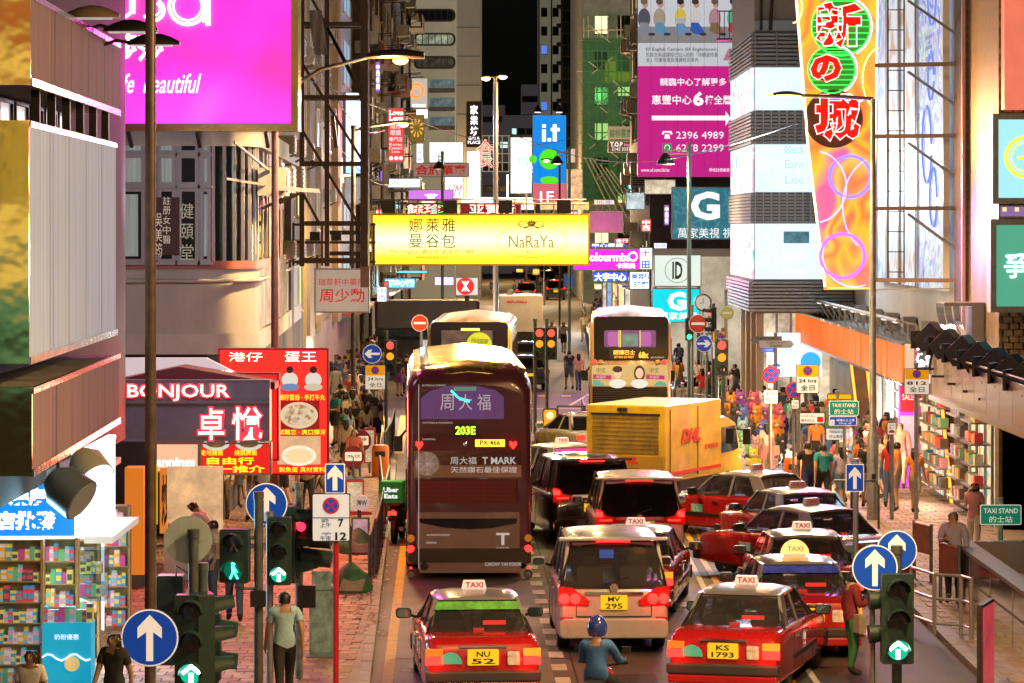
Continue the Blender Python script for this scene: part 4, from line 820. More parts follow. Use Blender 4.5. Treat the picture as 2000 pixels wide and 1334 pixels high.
# glass shop display and pink neon column
t = thing('pink_light_column', 'pink lit column with red and white posters', 'light column', (X(1773,72),72,.12)); 
B().bx(-.22,.22,0,.3,0,3.0).build('column', glow((1,.05,.75),1.3), t); B().bx(-.2,.2,-.03,0,2.0,2.75).build('red_poster', glow((.9,.02,.03),.8), t); B().bx(-.2,.2,-.03,0,1.0,1.9).build('white_poster', mat('pinkwhite',(.8,.5,.6),.5,emit=.8), t); letters(t,'SALE',0,2.4,.3,.16,WPR,-.03)
t = thing('video_wall', 'large blue white video screen under the far end of the canopy', 'display', (X(1552,93.5),93.5,Z(693,93.5)))
w = X(1612,93.5)-X(1505,93.5); B().bx(-w/2,w/2,0,.3,-.75,.75).build('screen', multi('vid',[(0,(.1,.5,.95)),(.4,(.75,.95,1)),(.7,(1,1,1)),(1,(.5,.95,.9))],'noise',.9,emit=1.0,off=1), t); letters(t,'昌',-.9,.3,.45,.45,glow((.05,.15,.9),1),-.02,bold=.03); letters(t,'G',-.7,-.5,.4,.4,glow((.05,.15,.9),1),-.02,bold=.03)
B().prism(circ(.55,-.25,.35,n=20), -.04, -.01).build('screen_shape', glow((.05,.45,1),1), t)
# bright white vertical neon cluster sign at canopy end
s = Sign('dazzling_white_sign', 'dazzling white vertical neon sign with red stripes at the canopy end', 'neon sign', 1786, 655, 1826, 752, 65, mat('dark_sign_back',(.1,.08,.08),.6), t=.12, fw=0)
for cx, n0 in ((1797,0),(1815,1)):
    for k in range(3): s.txt('百佳站'[k] if n0 == 0 else '龍城行'[k], cx, 671+32*k, 17, 27, glow((1,.97,.95),3.4), bold=.04, y=-.03, ex=.03)
for k in range(6): s.poly('red_bar', [(1787,661+6*k*1.3),(1792,661+6*k*1.3),(1792,665+6*k*1.3),(1787,665+6*k*1.3)], glow((1,.05,.1),2), t=.03)
# near pale canopy with floodlights
pc = thing('pale_canopy', 'pale pink panelled canopy with a row of floodlights along its top', 'canopy', (9.5, 47, 3.25)); PKC = mat('pale_pink_panel', (.5,.42,.44), .3, .2, noise=(1,.12), coat=.3)
pm = None
for k in range(10):
    if pm is None: pm = B().bx(-.03,0,-.7,.7,0,.86).build('cladding_panel', PKC, pc, bevel=.008); pm.location = (0,.8+1.42*k,0)
    else: o = bpy.data.objects.new('cladding_panel', pm.data); C.objects.link(o); o.parent = pc; o.location = (0,.8+1.42*k,0)
B().bx(.01,2.5,0,14.3,0,.8).build('deck', mat('deck_dark',(.07,.06,.06),.6), pc); B().bx(-.05,2.5,14.3,14.36,-.02,.88).build('end_panel', PKC, pc); B().bx(-.1,.1,0,14.3,-.1,.0).build('edge_trim', mat('steel_arm',(.4,.38,.35),.3,.8), pc)
for k in range(16): B().bx(-.03,.03,.4+.9*k,.45+.9*k,-.09,-.05).build('small_lamp', glow((1,.8,.5),3), pc)
def floodlight(x, y, z):
    t = thing('floodlight', 'black box floodlight', 'floodlight', (x, y, z)); m_ = mat('flood_casing',(.06,.05,.055),.5,.4)
    B().prism([(-.32,.12),(.1,.5),(.3,.3),(.12,-.12),(-.1,-.18)], -.24, .24).build('casing', m_, t, bevel=.02); B().bx(-.36,-.3,-.22,.22,-.1,.3).build('hood', m_, t)
    B().lathe([(.0,-.03),(.07,-.03),(.07,0),(0,0)],(.05,-.25,.1),'y',12).build('end_cap', mat('cap_blue',(.05,.12,.35),.4) if int(y*3) % 2 else MET, t)
    B().beam((0,0,-.55),(.12,0,.05),.05).beam((-.3,0,-.56),(.4,0,-.56),.05).build('bracket', m_, t); return t
nm = ['farthest black floodlight on the pale canopy','second black floodlight from the far end of the pale canopy','third floodlight along the pale canopy','middle floodlight with blue knob on the pale canopy','fifth floodlight along the pale canopy toward the right edge','sixth floodlight on the pale canopy near the right edge','last floodlight cut by the right edge of the view']
for k in range(7):
    px = 1815+31*k; py = 668+13.5*k+4; Y = 61-1.55*k; f_ = floodlight(X(px,Y), Y, Z(py,Y)); f_['label'] = nm[k]; f_['group'] = 'floodlights on the pale canopy'; f_.rotation_euler = (0,0,-.5)
B().tube([(-.1,0,.98),(-.1,14.3,.98)], .03, 6).build('conduit', DMET, pc)
# polished metal cowl
t = thing('metal_cowl', 'curved polished steel cowl above the pale canopy', 'metal cowl', (X(1878,64),64,Z(665,64)))
rg = [[(-.55+.28*q+1.0*(1-math.cos(a*PI/16)), -.1+.02*q, .85*(1-math.sin(a*PI/16))) for a in range(9)] for q in range(2)]
for q in range(3): B().loft([[(-.5+.2*q+.45*(1-math.cos(a*PI/16)), y_, .88*(1-math.sin(a*PI/16))) for a in range(9)] for y_ in (-.3-.15*(2-q),.8)], caps=False, ring_closed=False).build('curved_sheet', mat('polished_steel',(.55,.53,.52),.12,1), t, smooth=60)
B().bx(-.45,.5,-.35,.8,.82,.9).bx(.2,.5,-.3,.8,0,.85).build('top_plate', mat('steel_box',(.3,.3,.3),.4,.6), t)
# near right sign boxes
s = Sign('blue_logo_sign', 'pale blue light box with a yellow ring emblem at the right edge', 'shop sign', 1938, 222, 2060, 398, 60, mat('aqua_lightbox',(.3,.6,.62),.5,emit=.85,ecol=(.42,.9,.95)), t=.5, fw=.13, frame_t=.06)
s.ring('logo_ring', 2003, 307, 38, glow((1,.8,.05),1.3), 4, y=-.02); s.ring('logo_ring', 2003, 307, 28, glow((1,.8,.05),1.3), 1.2, y=-.02); s.poly('logo_bar', [(1988,312),(2003,312),(2003,305),(1988,305)], glow((1,.8,.05),1.3))
s = Sign('green_character_sign', 'green light box with white neon character at the right edge', 'shop sign', 1934, 428, 2060, 610, 60, mat('green_lightbox',(.08,.38,.24),.5,emit=.42,ecol=(.15,.75,.48)), t=.5, fw=.13, frame_t=.06)
s.txt('爭', 1983, 519, 44, 48, glow((1,1,1),2.4), bold=.01, y=-.02)
s = Sign('lilac_sign', 'narrow lilac panel with yellow squares between the two light boxes', 'sign', 1950, 400, 2060, 426, 60.3, mat('lilac',(.45,.25,.6),.5,emit=.5), t=.2)
for k in (1958,1982): s.poly('yellow_square', [(k,405),(k+8,405),(k+8,413),(k,413)], glow((1,.8,.3),1))
# --------------------------------------------------- mid and far signs
def simple(name, label, box, Y, face, txts=(), cat='shop sign', **k):
    s = Sign(name, label, cat, *box, Y, face, **k)
    for a in txts: s.txt(*a[:6], **(a[6] if len(a) > 6 else {}))
    return s
TEAL = multi('teal_print', [(0,(.0,.22,.3)),(.46,(.0,.25,.34)),(.5,(.1,.5,.58)),(.54,(.0,.25,.34)),(1,(.0,.28,.36))], 'noise', 1.2, emit=.5, off=2)
s = simple('teal_sign', 'large teal sign with a white G above the shops', (1312,365,1465,468), 118, TEAL, [('G',1377,402,58,56,WPR,{'bold':.04}),('萬家美視 視界',1388,455,128,20,WPR)], t=.4)
s = simple('teal_sign', 'smaller bright teal sign with G hanging lower by the bus', (1273,563,1368,630), 116, mat('bright_teal',(.0,.5,.55),.5,emit=1.0,ecol=(.0,.75,.85),noise=(2,.2)), [('G',1322,588,36,36,GW,{'bold':.04}),('萬家美視',1325,617,72,14,GW)], t=.4)
s = simple('oval_logo_sign', 'white sign with dark upright ID emblem in a circle', (1277,497,1370,560), 115.5, mat('mint_white',(.6,.68,.62),.5,emit=.75,ecol=(.85,1,.9)), [('ID',1323,528,20,34,mat('dark_green_print',(.03,.08,.06),.5),{'rot':0,'bold':.03})], t=.35); s.ring('logo_circle', 1323, 528, 24, mat('dark_green_print',(.03,.08,.06),.5), .5)
s = simple('cosmetics_sign', 'magenta cosmetics sign with white rounded lettering', (1120,485,1250,528), 117, glow((.9,.02,.6),1.2), [('Colourmix',1183,502,92,17,GW,{'bold':.03}),('卡萊美',1222,519,38,11,GW,{'bold':.02})], t=.4); s.ring('logo_ring', 1236, 501, 8, GW, 1.6)
simple('purple_banner', 'dim purple hanging banner to the right of the yellow sign', (1152,412,1217,455), 112, mat('purple_board',(.35,.1,.35),.5,emit=.4,noise=(1.5,.25)), t=.1)
LB = glow((.05,.12,.75),1.2); LW = glow((.75,.88,1),2.0)
simple('blue_neon_sign', 'blue neon sign with white characters right above the railings', (1157,530,1227,552), 130, LB, [('大字中心',1192,541,62,16,GW,{'bold':.03})])
simple('white_neon_sign', 'bright white board with blue characters left of the mint sign', (1229,530,1275,565), 126, LW, [('美容院',1252,540,38,12,LB,{'bold':.03}),('按摩',1252,555,30,12,LB,{'bold':.03})])
simple('blue_cross_sign', 'blue light box with red and white cross over a white character', (1247,483,1275,527), 120, LW, [('十',1261,494,16,15,glow((1,.1,.2),1.5),{'bold':.05}),('田',1261,517,16,15,LB,{'bold':.04})])
simple('thin_blue_sign', 'thin blue neon line of characters above the magenta cosmetics sign', (1153,474,1222,484), 119, LB, [('中心健康',1187,479,60,8,GW)])
simple('small_blue_sign', 'small blue hanging panel beside the far kerb', (1101,535,1122,560), 145, mat('navy_panel',(.05,.12,.4),.5,emit=.5))
simple('orange_tag_sign', 'small orange sign far under the yellow sign', (1040,525,1054,537), 200, glow((1,.3,.02),1.2), [('中',1047,531,9,9,glow((1,.9,.2),1.5))]); simple('yellow_tag_sign', 'small yellow sign at the far kerb left of the orange one', (1008,525,1022,532), 205, glow((1,.7,.05),1))
simple('bookshop_sign', 'green lettered bookshop sign hung over the side of the scaffold', (1187,247,1237,272), 160, mat('grey_pink_board',(.35,.28,.28),.5,emit=.25), [('榆林書店',1212,260,44,18,mat('green_letter',(.02,.25,.12),.5,emit=.15),{'bold':.02})])
simple('hair_salon_sign', 'dark T.O.P hair sign below the bookshop sign', (1187,275,1237,298), 160, mat('salon_board',(.06,.03,.06),.5,emit=.1), [('T.O.P',1204,282,24,9,WPR,{'bold':.03}),('Hair',1227,283,15,6,glow((1,.3,.6),1)),('2142 3332',1213,291,36,6,WPR)])
s = simple('blue_fashion_banner', 'tall blue i.t banner with green circles over a pink base', (1040,225,1106,395), 190, mat('blue_banner',(.0,.2,.65),.5,emit=.85,ecol=(.0,.27,.85)), [], t=.5, fw=.03)
s.poly('letter', [(1059,253),(1066,253),(1066,276),(1059,276)], GW); s.poly('letter', [(1059,243),(1066,243),(1066,249),(1059,249)], GW); s.poly('letter', [(1070,270),(1076,270),(1076,276),(1070,276)], GW); s.poly('letter', [(1080,243),(1087,243),(1087,276),(1080,276)], GW); s.poly('letter', [(1076,250),(1093,250),(1093,256),(1076,256)], GW)
GC = glow((.08,.75,.02),1); s.disc('green_circle', 1073, 311, 20, GC); s.disc('green_circle', 1041, 311, 8, GC); s.disc('green_circle', 1073, 352, 18, GC, ry=8)
s.poly('pink_base', [(1041,394),(1105,394),(1105,358),(1041,358)], mat('coral_print',(.75,.15,.2),.5,emit=.8), y=-.014); s.txt('1F', 1068, 384, 26, 20, GW, y=-.02)
for px in (1050,1092): x, z = s.P(px,222); B().lathe([(.05,.5),(.3,.05),(.32,0),(.0,0)],(x,-.5,z+.1),n=12).build('lamp_hood', DMET, s.root); B().bx(x-.2,x+.2,-.6,-.3,z+.05,z+.09).build('lamp_lens', GW, s.root)
simple('white_telecom_screen', 'glowing white screen left of the blue banner', (997,268,1039,378), 200, glow((.8,.93,1),1.7), [('5G',1022,317,18,14,glow((.1,.3,.9),.9)),('新世代 網絡',1018,338,34,5,glow((.2,.4,.9),.9))])
s = simple('dark_plaza_sign', 'dark vertical sign with white 家樂坊 characters and GALA PLACE', (910,197,942,288), 180, mat('dark_board',(.03,.035,.035),.5), [('GALA',926,270,22,6,GW),('PLACE',926,278,24,6,GW)]); s.vtxt('家樂坊', 926, 204, 266, 15, GW, bold=.02)
simple('white_lightbox', 'stack of white light boxes below the dark plaza sign', (911,294,939,385), 180, glow((.85,1,.93),1.9), [('—',925,320,24,1.2,DG),('—',925,350,24,1.2,DG)])
simple('wide_white_screen', 'wide white glowing facade panel above the pinkish board', (838,277,905,318), 215, mat('white_facade',(.8,.85,.85),.5,emit=1.1,ecol=(.9,1,1),noise=(.8,.15)))
t = thing('sign_lattice', 'pale steel lattice standing behind the red food character', 'steel frame', (X(975,182),182,Z(335,182))); 
for a in range(5): B().beam((X(942+13*a,182)-t.location.x,0,0),(X(942+13*a,182)-t.location.x,0,2.4),.07).build('post', mat('pale_lattice',(.5,.5,.42),.6,emit=.3), t)
for a in range(5): B().beam((X(942,182)-t.location.x,0,.6*a),(X(996,182)-t.location.x,0,.6*a),.06).build('rail', mat('pale_lattice',(.5,.5,.42),.6,emit=.3), t)
t = thing('red_character_neon', 'red neon 食 character hanging beside the tall street light', 'neon sign', (X(948,178),178,Z(300,178))); letters(t,'食',0,0,X(1034,178)-X(1000,178),1.9,glow((1,.06,.03),1.3),0,bold=.04,ex=.1); neon(t,'食',0,0,1.2,1.9,glow((1,.4,.3),2.5),r=.03,y=-.14)
simple('board_sign', 'pale board sign with four red characters 合旅華寶', (806,318,917,346), 150, mat('pale_pink_board',(.55,.38,.36),.6,emit=.35,noise=(2,.15)), [('合旅華寶',861,332,100,20,mat('red_letter',(.6,.02,.01),.5,emit=.4),{'bold':.03})])
s = simple('red_neon_banner', 'red neon board with green outline above the yellow sign, left half', (790,396,890,420), 100, mat('dark_red_board',(.3,.0,.01),.5,emit=.5), [('餘珍',828,408,66,19,NP,{'bold':.01})]); s.ring('neon_border', 840, 408, 49, NG, .7, ry=11, n=4) ; s = simple('red_neon_banner', 'red neon board above the yellow sign, right half', (898,396,1018,420), 100, mat('dark_red_board',(.3,.0,.01),.5,emit=.5), [('亚寶行',962,408,90,19,NP,{'bold':.01})])
simple('lilac_screen', 'lilac lit sign with white crown shape over the red neon boards', (797,370,886,393), 140, glow((.7,.2,.85),.9), [('♛',842,383,26,9,GW)])
simple('brand_neon', 'white sign with slanted red strokes above the right red neon board', (868,345,905,388), 165, glow((1,.95,.95),1.4), [('HM',888,372,30,22,glow((.9,.02,.05),1.2),{'ital':.5})])
simple('blue_white_sign', 'pale blue shop light box left of the lilac sign', (757,348,822,367), 138, glow((.6,.75,1),1.6))
simple('small_violet_sign', 'small violet blue vertical light by the pale blue box', (742,333,750,360), 136, glow((.25,.1,1),1.6))
s = simple('lens_shop_sign', 'vertical red contact lens shop sign with white lettering', (757,210,790,318), 118, mat('red_lens_face',(.7,.03,.03),.5,emit=.75,ecol=(1,.07,.06)), [('Love',774,220,27,9,GW,{'bold':.03}),('Lens',774,231,27,9,GW,{'bold':.03}),('隱形',773,246,20,11,WPR),('眼鏡',773,259,20,11,WPR),('專門店',773,272,26,9,WPR),('Korea',773,282,24,6,WPR),('Contact',773,289,26,6,WPR),('Lens',773,296,15,5,WPR)])
for q in (764,774,783): s.disc('logo_dot', q, 309, 4, WPR)
s = simple('ring_emblem_sign', 'pale sign with an orange ring emblem on the far left facade', (801,152,836,212), 175, mat('greyish_lightbox',(.6,.52,.45),.5,emit=.8)); s.ring('emblem_ring', 813, 177, 13, glow((1,.25,.05),1.4), 2.6); s.ring('emblem_ring', 813, 177, 7, glow((1,.3,.05),1.4), 1.5, a0=0, a1=200); s.txt('麗裳髮廊', 818, 206, 26, 6, GW)
s = simple('sunburst_poster', 'brown poster with yellow sunburst below the ring emblem sign', (800,224,829,278), 172, mat('brown_poster',(.28,.16,.03),.5,emit=.6), fw=.05)
for q in range(10): 
    a = q*PI/5; s.poly('ray', [(814+5*math.cos(a),250+5*math.sin(a)),(814+13*math.cos(a+.25),250+18*math.sin(a+.25)),(814+13*math.cos(a-.05),250+18*math.sin(a-.05))], glow((.85,.5,.05),1))
simple('white_light_strip', 'bright white vertical lightbox strip under the sunburst poster', (812,213,836,232), 173, GW, [('——',824,222,18,1.5,DG)])
s = simple('clinic_board_sign', 'white hanging board with red characters 周少勳 beneath the platform', (614,524,722,611), 76, mat('white_board',(.62,.6,.6),.5,emit=.22,noise=(2,.05)), [('瑞草軒中藥行',667,551,90,14,mat('red_letter',(.6,.02,.01),.5,emit=.2)),('周少勳',668,577,88,27,mat('red_letter',(.6,.02,.01),.5,emit=.2),{'bold':.01})], t=.2); B().tube([(-.7,.1,.6),(-.7,.1,1.0)],.02).tube([(.7,.1,.6),(.7,.1,1.0)],.02).build('hanger', DMET, s.root)
s = simple('metro_sign', 'square white light box with red metro roundel', (889,541,935,578), 118, mat('metro_white',(.75,.7,.7),.5,emit=.9), []); s.disc('red_roundel', 909, 559, 17, glow((1,.02,.02),1.4), y=-.012); s.txt('X', 909, 559, 16, 20, GW, y=-.02)
s.poly('roundel_bar', [(908,549),(910,549),(910,569),(908,569)], GW, y=-.03); B().beam((0,.3,-.4),(0,.3,-2.6),.2).build('post', RUST, s.root)
simple('cyan_shop_sign', 'cyan neon shop sign with white characters behind the crowd', (750,543,812,564), 150, glow((.05,.5,.95),1.3), [('涼茶中心燒鵝',781,553,56,14,GW,{'bold':.03})])
simple('cyan_light_line', 'thin cyan sign line far left under the yellow sign', (724,528,835,534), 158, glow((.1,.8,1),1.4))
simple('market_light', 'lilac white market light panel beyond the crowd', (848,540,887,558), 165, glow((.75,.65,1),1.2))
simple('far_bright_shopfront', 'blazing white shopfront strip far behind the white light boxes', (900,385,1045,410), 260, glow((1,.93,.8),1.8))
simple('starry_lamp_sign', 'column of dazzling white bulbs left of the telecom screen', (989,340,994,392), 196, glow((1,1,.9),4))
simple('green_net_sign', 'small green and pink light panel right of the blue banner', (1108,290,1124,318), 200, multi('grad_panel',[(0,(.1,.9,.5)),(1,(1,.4,.4))],'x',emit=.8))
for i, (a, b_, c, d, m) in enumerate([(1055,395,1150,410,(1,.75,.4)),(1222,375,1260,410,(.8,.95,1)),(1258,350,1320,380,(1,.85,.6)),(1106,330,1138,395,(1,.6,.3))]):
    simple('distant_shop_light', ['amber shop lights right above the yellow sign end','cool white shop window under the pink billboard corner','warm lit window strip beneath the pink billboard','amber lit facade panel beside the bamboo scaffold'][i], (a,b_,c,d), [210,127,122.6,236][i], mat('distant_%d' % i, m, .5, emit=.9, noise=(2,.7)))
# ================================================================ POLES, SIGNALS, STREET FURNITURE
GRNH = mat('signal_green_casing', (.02,.05,.045), .45, noise=(6,.2)); GPOLE = mat('grey_green_pole', (.12,.15,.15), .45, .4, noise=(5,.3)); GALV = mat('galvanised_pole', (.33,.35,.37), .4, .7, noise=(6,.25)); LENS = mat('unlit_lens', (.03,.035,.04), .1)
GRNL = glow((.05,1,.55), 4); GRNW = glow((.75,1,.9), 5); REDL = glow((1,.05,.03), 2.6); AMBL = glow((1,.3,.02), 1.35)
def pole(root, x, y, z0, z1, r, m=None, name='pole', cap=True):
    b = B().tube([(x,y,z0),(x,y,z1)], r, 12)
    if cap: b.tube([(x,y,z1),(x,y,z1+r*1.6)], r*1.18, 12)
    return b.build(name, m or GALV, root, smooth=40)
def sigman(par, z, y, m, k, ph):
    h = B().prism([(a*k*.03, z+k*.085+b_*k*.03) for a, b_ in circ(0,0,1,10)], y-.01, y); s_ = lambda pts: h.prism([(a*k, z+b_*k) for a, b_ in pts], y-.01, y)
    s_([(-.03,.05),(.025,.05),(.03,-.03),(-.02,-.03)]); s_([(.0,-.03),(.03,-.03),(.08,-.12),(.05,-.13)]); s_([(-.02,-.03),(.01,-.03),(-.03,-.13),(-.06,-.12)]); s_([(.02,.045),(.07,-.03),(.055,-.04),(.01,.02)])
    return h.build('walking_figure', m, par)
def head(root, x, y, z, rz, lit, n=3, s=.3, kind='r'):
    """one signal head; z = bottom; lit: {index_from_top: (material, symbol)}"""
    e = bpy.data.objects.new('signal_head', B().prism(rrect(-s*.58,s*.58,0,n*s*1.08,.03), 0, s*.6).build('tmp', GRNH).data); bpy.data.objects.remove(bpy.data.objects['tmp']); C.objects.link(e)
    e.parent = root; e.location = (x,y,z); e.rotation_euler = (0,0,rz)
    for i in range(n):
        cz = (n-i-.5)*s*1.08; r_ = s*.38; lt = lit.get(i)
        B().lathe([(0,-.012),(r_*.6,-.02),(r_,-.01),(r_,.0)], (0,0,cz), 'y', 20).build('lens', lt[0] if (lt and not lt[1]) else LENS, e, smooth=60)
        rg = []
        for (yy, rr) in ((0,r_*1.08),(-s*.75,r_*1.12)):
            a0, a1 = (200,-20) if yy == 0 else (175,5)
            rg.append([(rr*math.cos(R(a0+(a1-a0)*j/12)), yy, cz+rr*math.sin(R(a0+(a1-a0)*j/12))) for j in range(13)])
        rg2 = [[(p[0]*.94, p[1], cz+(p[2]-cz)*.94) for p in q] for q in rg]
        B().loft([rg[0], rg[1], rg2[1], rg2[0]], caps=False, ring_closed=False).build('visor', GRNH, e, smooth=50)
        if lt and lt[1] == 'arrow':
            k = r_; m = lt[0]
            B().prism([(a*k*1.15, cz+b_*k*1.15) for a, b_ in [(0,.75),(.82,.08),(.6,-.14),(0,.36),(-.6,-.14),(-.82,.08)]], -.035, -.025).build('arrow_head', m, e); B().prism([(-.2*k,cz-.9*k),(.2*k,cz-.9*k),(.2*k,cz+.0*k),(-.2*k,cz+.0*k)], -.035, -.025).build('arrow_stem', m, e)
            B().prism(circ(0,cz,r_*1.02,20), -.02, -.014).build('lens_glow', glow((.0,.5,.27),1), e)
        if lt and lt[1] == 'man': sigman(e, cz, -.03, lt[0], s*2.9, 0); B().prism(circ(0,cz,r_*1.02,20), -.02, -.014).build('lens_glow', glow((.0,.12,.07),1), e)
        if not lt and kind == 'p': sigman(e, cz, -.03, mat('dim_figure',(.25,.27,.27),.6), s*2.6, 0)
    return e
def disc_sign(root, x, y, z, r, kind, rz=0, back=False):
    e = B().prism(circ(0,0,r,36), 0, .025).build('sign_plate', MET if not back else mat('pale_blue_back',(.45,.58,.6),.5,.2,noise=(4,.2)), root); e.location = (x,y,z); e.rotation_euler = (0,0,rz)
    if back: 
        for q in (-.5,.5): B().lathe([(0,-.01),(.012,-.01),(.012,0)],(q*r,0,-.02),'y',8).build('bolt', MET, e)
        return e
    b = lambda pts, nm, m, t=.004, y0=-.004: B().prism([(a*r, c*r) for a, c in pts], y0-t, y0).build(nm, m, e)
    if kind in ('up','left','right'):
        b(circ(0,0,.99,36), 'rim', SIGNWHITE, y0=0); b(circ(0,0,.94,36), 'blue_field', BLUE)
        up = [(-.12,-.8),(.12,-.8),(.12,.2),(.42,-.02),(.42,.36),(0,.8),(-.42,.36),(-.42,-.02),(-.12,.2)]
        if kind == 'left': up = [(-c, a) for a, c in up]
        if kind == 'right': up = [(c, -a) for a, c in up]
        b(up, 'arrow', SIGNWHITE, y0=-.009)
    if kind == 'noentry': b(circ(0,0,.99,36), 'rim', SIGNWHITE, y0=0); b(circ(0,0,.94,36), 'red_field', mat('red_sheet',(.65,.05,.02),.45,emit=.25)); b([(-.7,-.13),(.7,-.13),(.7,.13),(-.7,.13)], 'bar', SIGNWHITE, y0=-.009)
    if kind == 'nostop':
        b(circ(0,0,.99,36), 'red_ring', SIGNRED, y0=0); b(circ(0,0,.78,36), 'blue_field', BLUE)
        for s_ in (1,-1): b([(-.62*s_,-.5),(-.5*s_,-.62),(.62*s_,.5),(.5*s_,.62)], 'red_bar', SIGNRED, y0=-.009)
    return e
def plate(root, x, y, z, w, h, m, r=.03, border=INK, rz=0):
    e = B().prism(rrect(-w/2,w/2,-h/2,h/2,r), 0, .02).build('sign_plate', border, root); e.location = (x,y,z); e.rotation_euler = (0,0,rz)
    B().prism(rrect(-w/2+.015,w/2-.015,-h/2+.015,h/2-.015,r*.8), -.004, 0).build('plate_face', m, e); return e
YPL = mat('yellow_reflective_sheet', (.8,.4,.0), .4, emit=.3, ecol=(1,.5,.0))
def ap(px, py, Y): return X(px,Y), Z(py,Y)
def PT(name, label, cat, px, Y, group=None, z=0): return thing(name, label, cat, (X(px,Y), Y, z), 0, group)
# --- left foreground cluster
t = PT('sign_pole', 'tall brown pole at far left carrying a round blue up-arrow sign', 'sign pole', 294, 38)
B().tube([(0,0,0),(0,0,5.5),(0,0,14)], [.085,.08,.07], 14).build('pole', mat('brown_pole',(.17,.12,.10),.4,.5,noise=(4,.3)), t, smooth=50)
disc_sign(t, 0, -.1, Z(1244,38), .405, 'up')
t = PT('traffic_signal', 'three-lamp traffic light with lit green arrow and pale round sign back, lower left', 'traffic light', 378, 39)
pole(t, 0, 0, 0, Z(1050,39), .075, GPOLE); disc_sign(t, -.09, .12, Z(1056,39), .345, '', back=True); pole(t, .13, .05, 0, Z(1115,39), .07, GPOLE)
head(t, 0, -.35, Z(1338,39), 0, {2:(GRNW,'arrow')}, s=.41); head(t, .28, -.1, Z(1332,39), PI/2+.25, {}, s=.4, n=3)
t = PT('traffic_signal', 'lamp-less side facing dark signal heads beside the lit arrow, bottom left', 'traffic light', 432, 39.5)
t2 = t; pole(t, -.1, .15, 0, Z(1200,39.5), .05, GPOLE)
B().bx(-.28,-.02,0,.3,Z(1330,39.5),Z(1200,39.5)).build('housing', GRNH, t)
for zz in (1228,1290): z0 = Z(zz,39.5); B().tube([(-.02,.1,z0),(.22,.08,z0-.02)], [.13,.12], 12).build('visor', GRNH, t, smooth=50)
t = PT('cabinet', 'dark upright signal control box behind the round sign back', 'control box', 331, 41); B().prism(rrect(-.2,.2,Z(1300,41),Z(1125,41),.03), 0, .35).build('box', mat('dark_teal_box',(.03,.06,.065),.4), t, bevel=.01); B().tube([(.1,0,Z(1125,41)),(.1,0,Z(1105,41)),(.3,0,Z(1120,41)),(.3,0,Z(1300,41))],.015).build('cable', BLK, t)
t = PT('pedestrian_signal', 'pedestrian signal with lit green walking figure on a thick grey pole', 'pedestrian signal', 505, 40.5)
pole(t, 0, 0, 0, Z(975,40.5), .07, GPOLE); head(t, X(458,40.5)-X(505,40.5), -.15, Z(1137,40.5), -.12, {1:(glow((.1,1,.6),2.2),'man')}, n=2, s=.37, kind='p'); x, z = ap(495,1167,40.5); B().prism(rrect(-.11,.12,z-.12,z+.12,.02), -.2, -.08).build('push_button_box', BLK, t); B().tube([(0,0,Z(1150,40.5)),(-.35,-.05,Z(1148,40.5))],.02).tube([(0,0,Z(1050,40.5)),(-.3,-.05,Z(1050,40.5))],.02).build('bracket', GPOLE, t)
t = PT('traffic_signal', 'slim traffic light with lit green arrow below a round blue sign', 'traffic light', 527, 41)
pole(t, 0, 0, 0, Z(1010,41), .055, GALV); disc_sign(t, X(520,41)-X(527,41), .06, Z(985,41), .32, 'up'); head(t, X(547,41)-X(527,41), -.25, Z(1140,41), 0, {2:(GRNW,'arrow')}, s=.315)
t = PT('traffic_signal', 'side-facing traffic light glowing red inside its visors on a worn grey pole', 'traffic light', 584, 41.5)
pole(t, 0, 0, 0, Z(955,41.5), .062, mat('worn_pole',(.25,.26,.25),.6,.3,noise=(6,.6))); h_ = head(t, .0, -.18, Z(1135,41.5), PI/2-.2, {0:(REDL,'')}, s=.36)
B().bx(-.15,-.05,-.25,.0,Z(1135,41.5),Z(1003,41.5)).build('backing_board', mat('teal_back',(.03,.10,.11),.5), t); x, z = ap(606,1163,41.5); B().prism(rrect(.0,.26,z-.17,z+.17,.02), -.18, .0).build('junction_box', BLK, t)
for zz in (1020,1048,1085): B().tube([(.05,-.1,Z(zz,41.5)),(.05+.45,-.16,Z(zz+6,41.5))],[.14,.13],14).build('visor', GRNH, t, smooth=50)
B().prism(circ(.05,Z(1026,41.5),.07,14),-.27,-.25).build('red_glow', glow((1,.02,.05),3), t)
t = PT('parking_sign', 'red pole with white no-stopping hours plate and small blue up-arrow plate', 'sign pole', 656, 41)
B().tube([(0,0,0),(0,0,Z(905,41))], .045, 12).build('pole', mat('red_pole',(.5,.015,.03),.35,noise=(5,.2)), t, smooth=50)
x, z = ap(654,934,41); e = plate(t, -.01, -.06, z, .3, .45, BLUE, r=.02, border=SIGNWHITE); B().prism([(a*.3, c*.36) for a, c in [(-.12,-.5),(.12,-.5),(.12,.1),(.38,-.05),(.38,.2),(0,.56),(-.38,.2),(-.38,-.05),(-.12,.1)]], -.009, -.005).build('arrow', SIGNWHITE, e)
x, z = ap(647,1010,41); PWT = mat('pale_blue_white_sheet',(.62,.7,.8),.45,emit=.3,ecol=(.8,.9,1)); e = plate(t, x-t.location.x, -.07, z, .58, .73, PWT); disc_sign(e, 0, -.01, .18, .125, 'nostop')
B().bx(-.28,.28,-.012,-.005,-.01,.002).build('divider', INK, e)
letters(e,'am',-.09,-.045,.1,.05,INK,-.008); letters(e,'上午',-.08,-.11,.16,.07,INK,-.008); letters(e,'7',.15,-.08,.08,.12,INK,-.008,bold=.03); letters(e,'12',.15,-.28,.17,.12,INK,-.008,bold=.03); letters(e,'night',-.06,-.24,.14,.05,INK,-.008); letters(e,'午夜',-.08,-.31,.16,.07,INK,-.008)
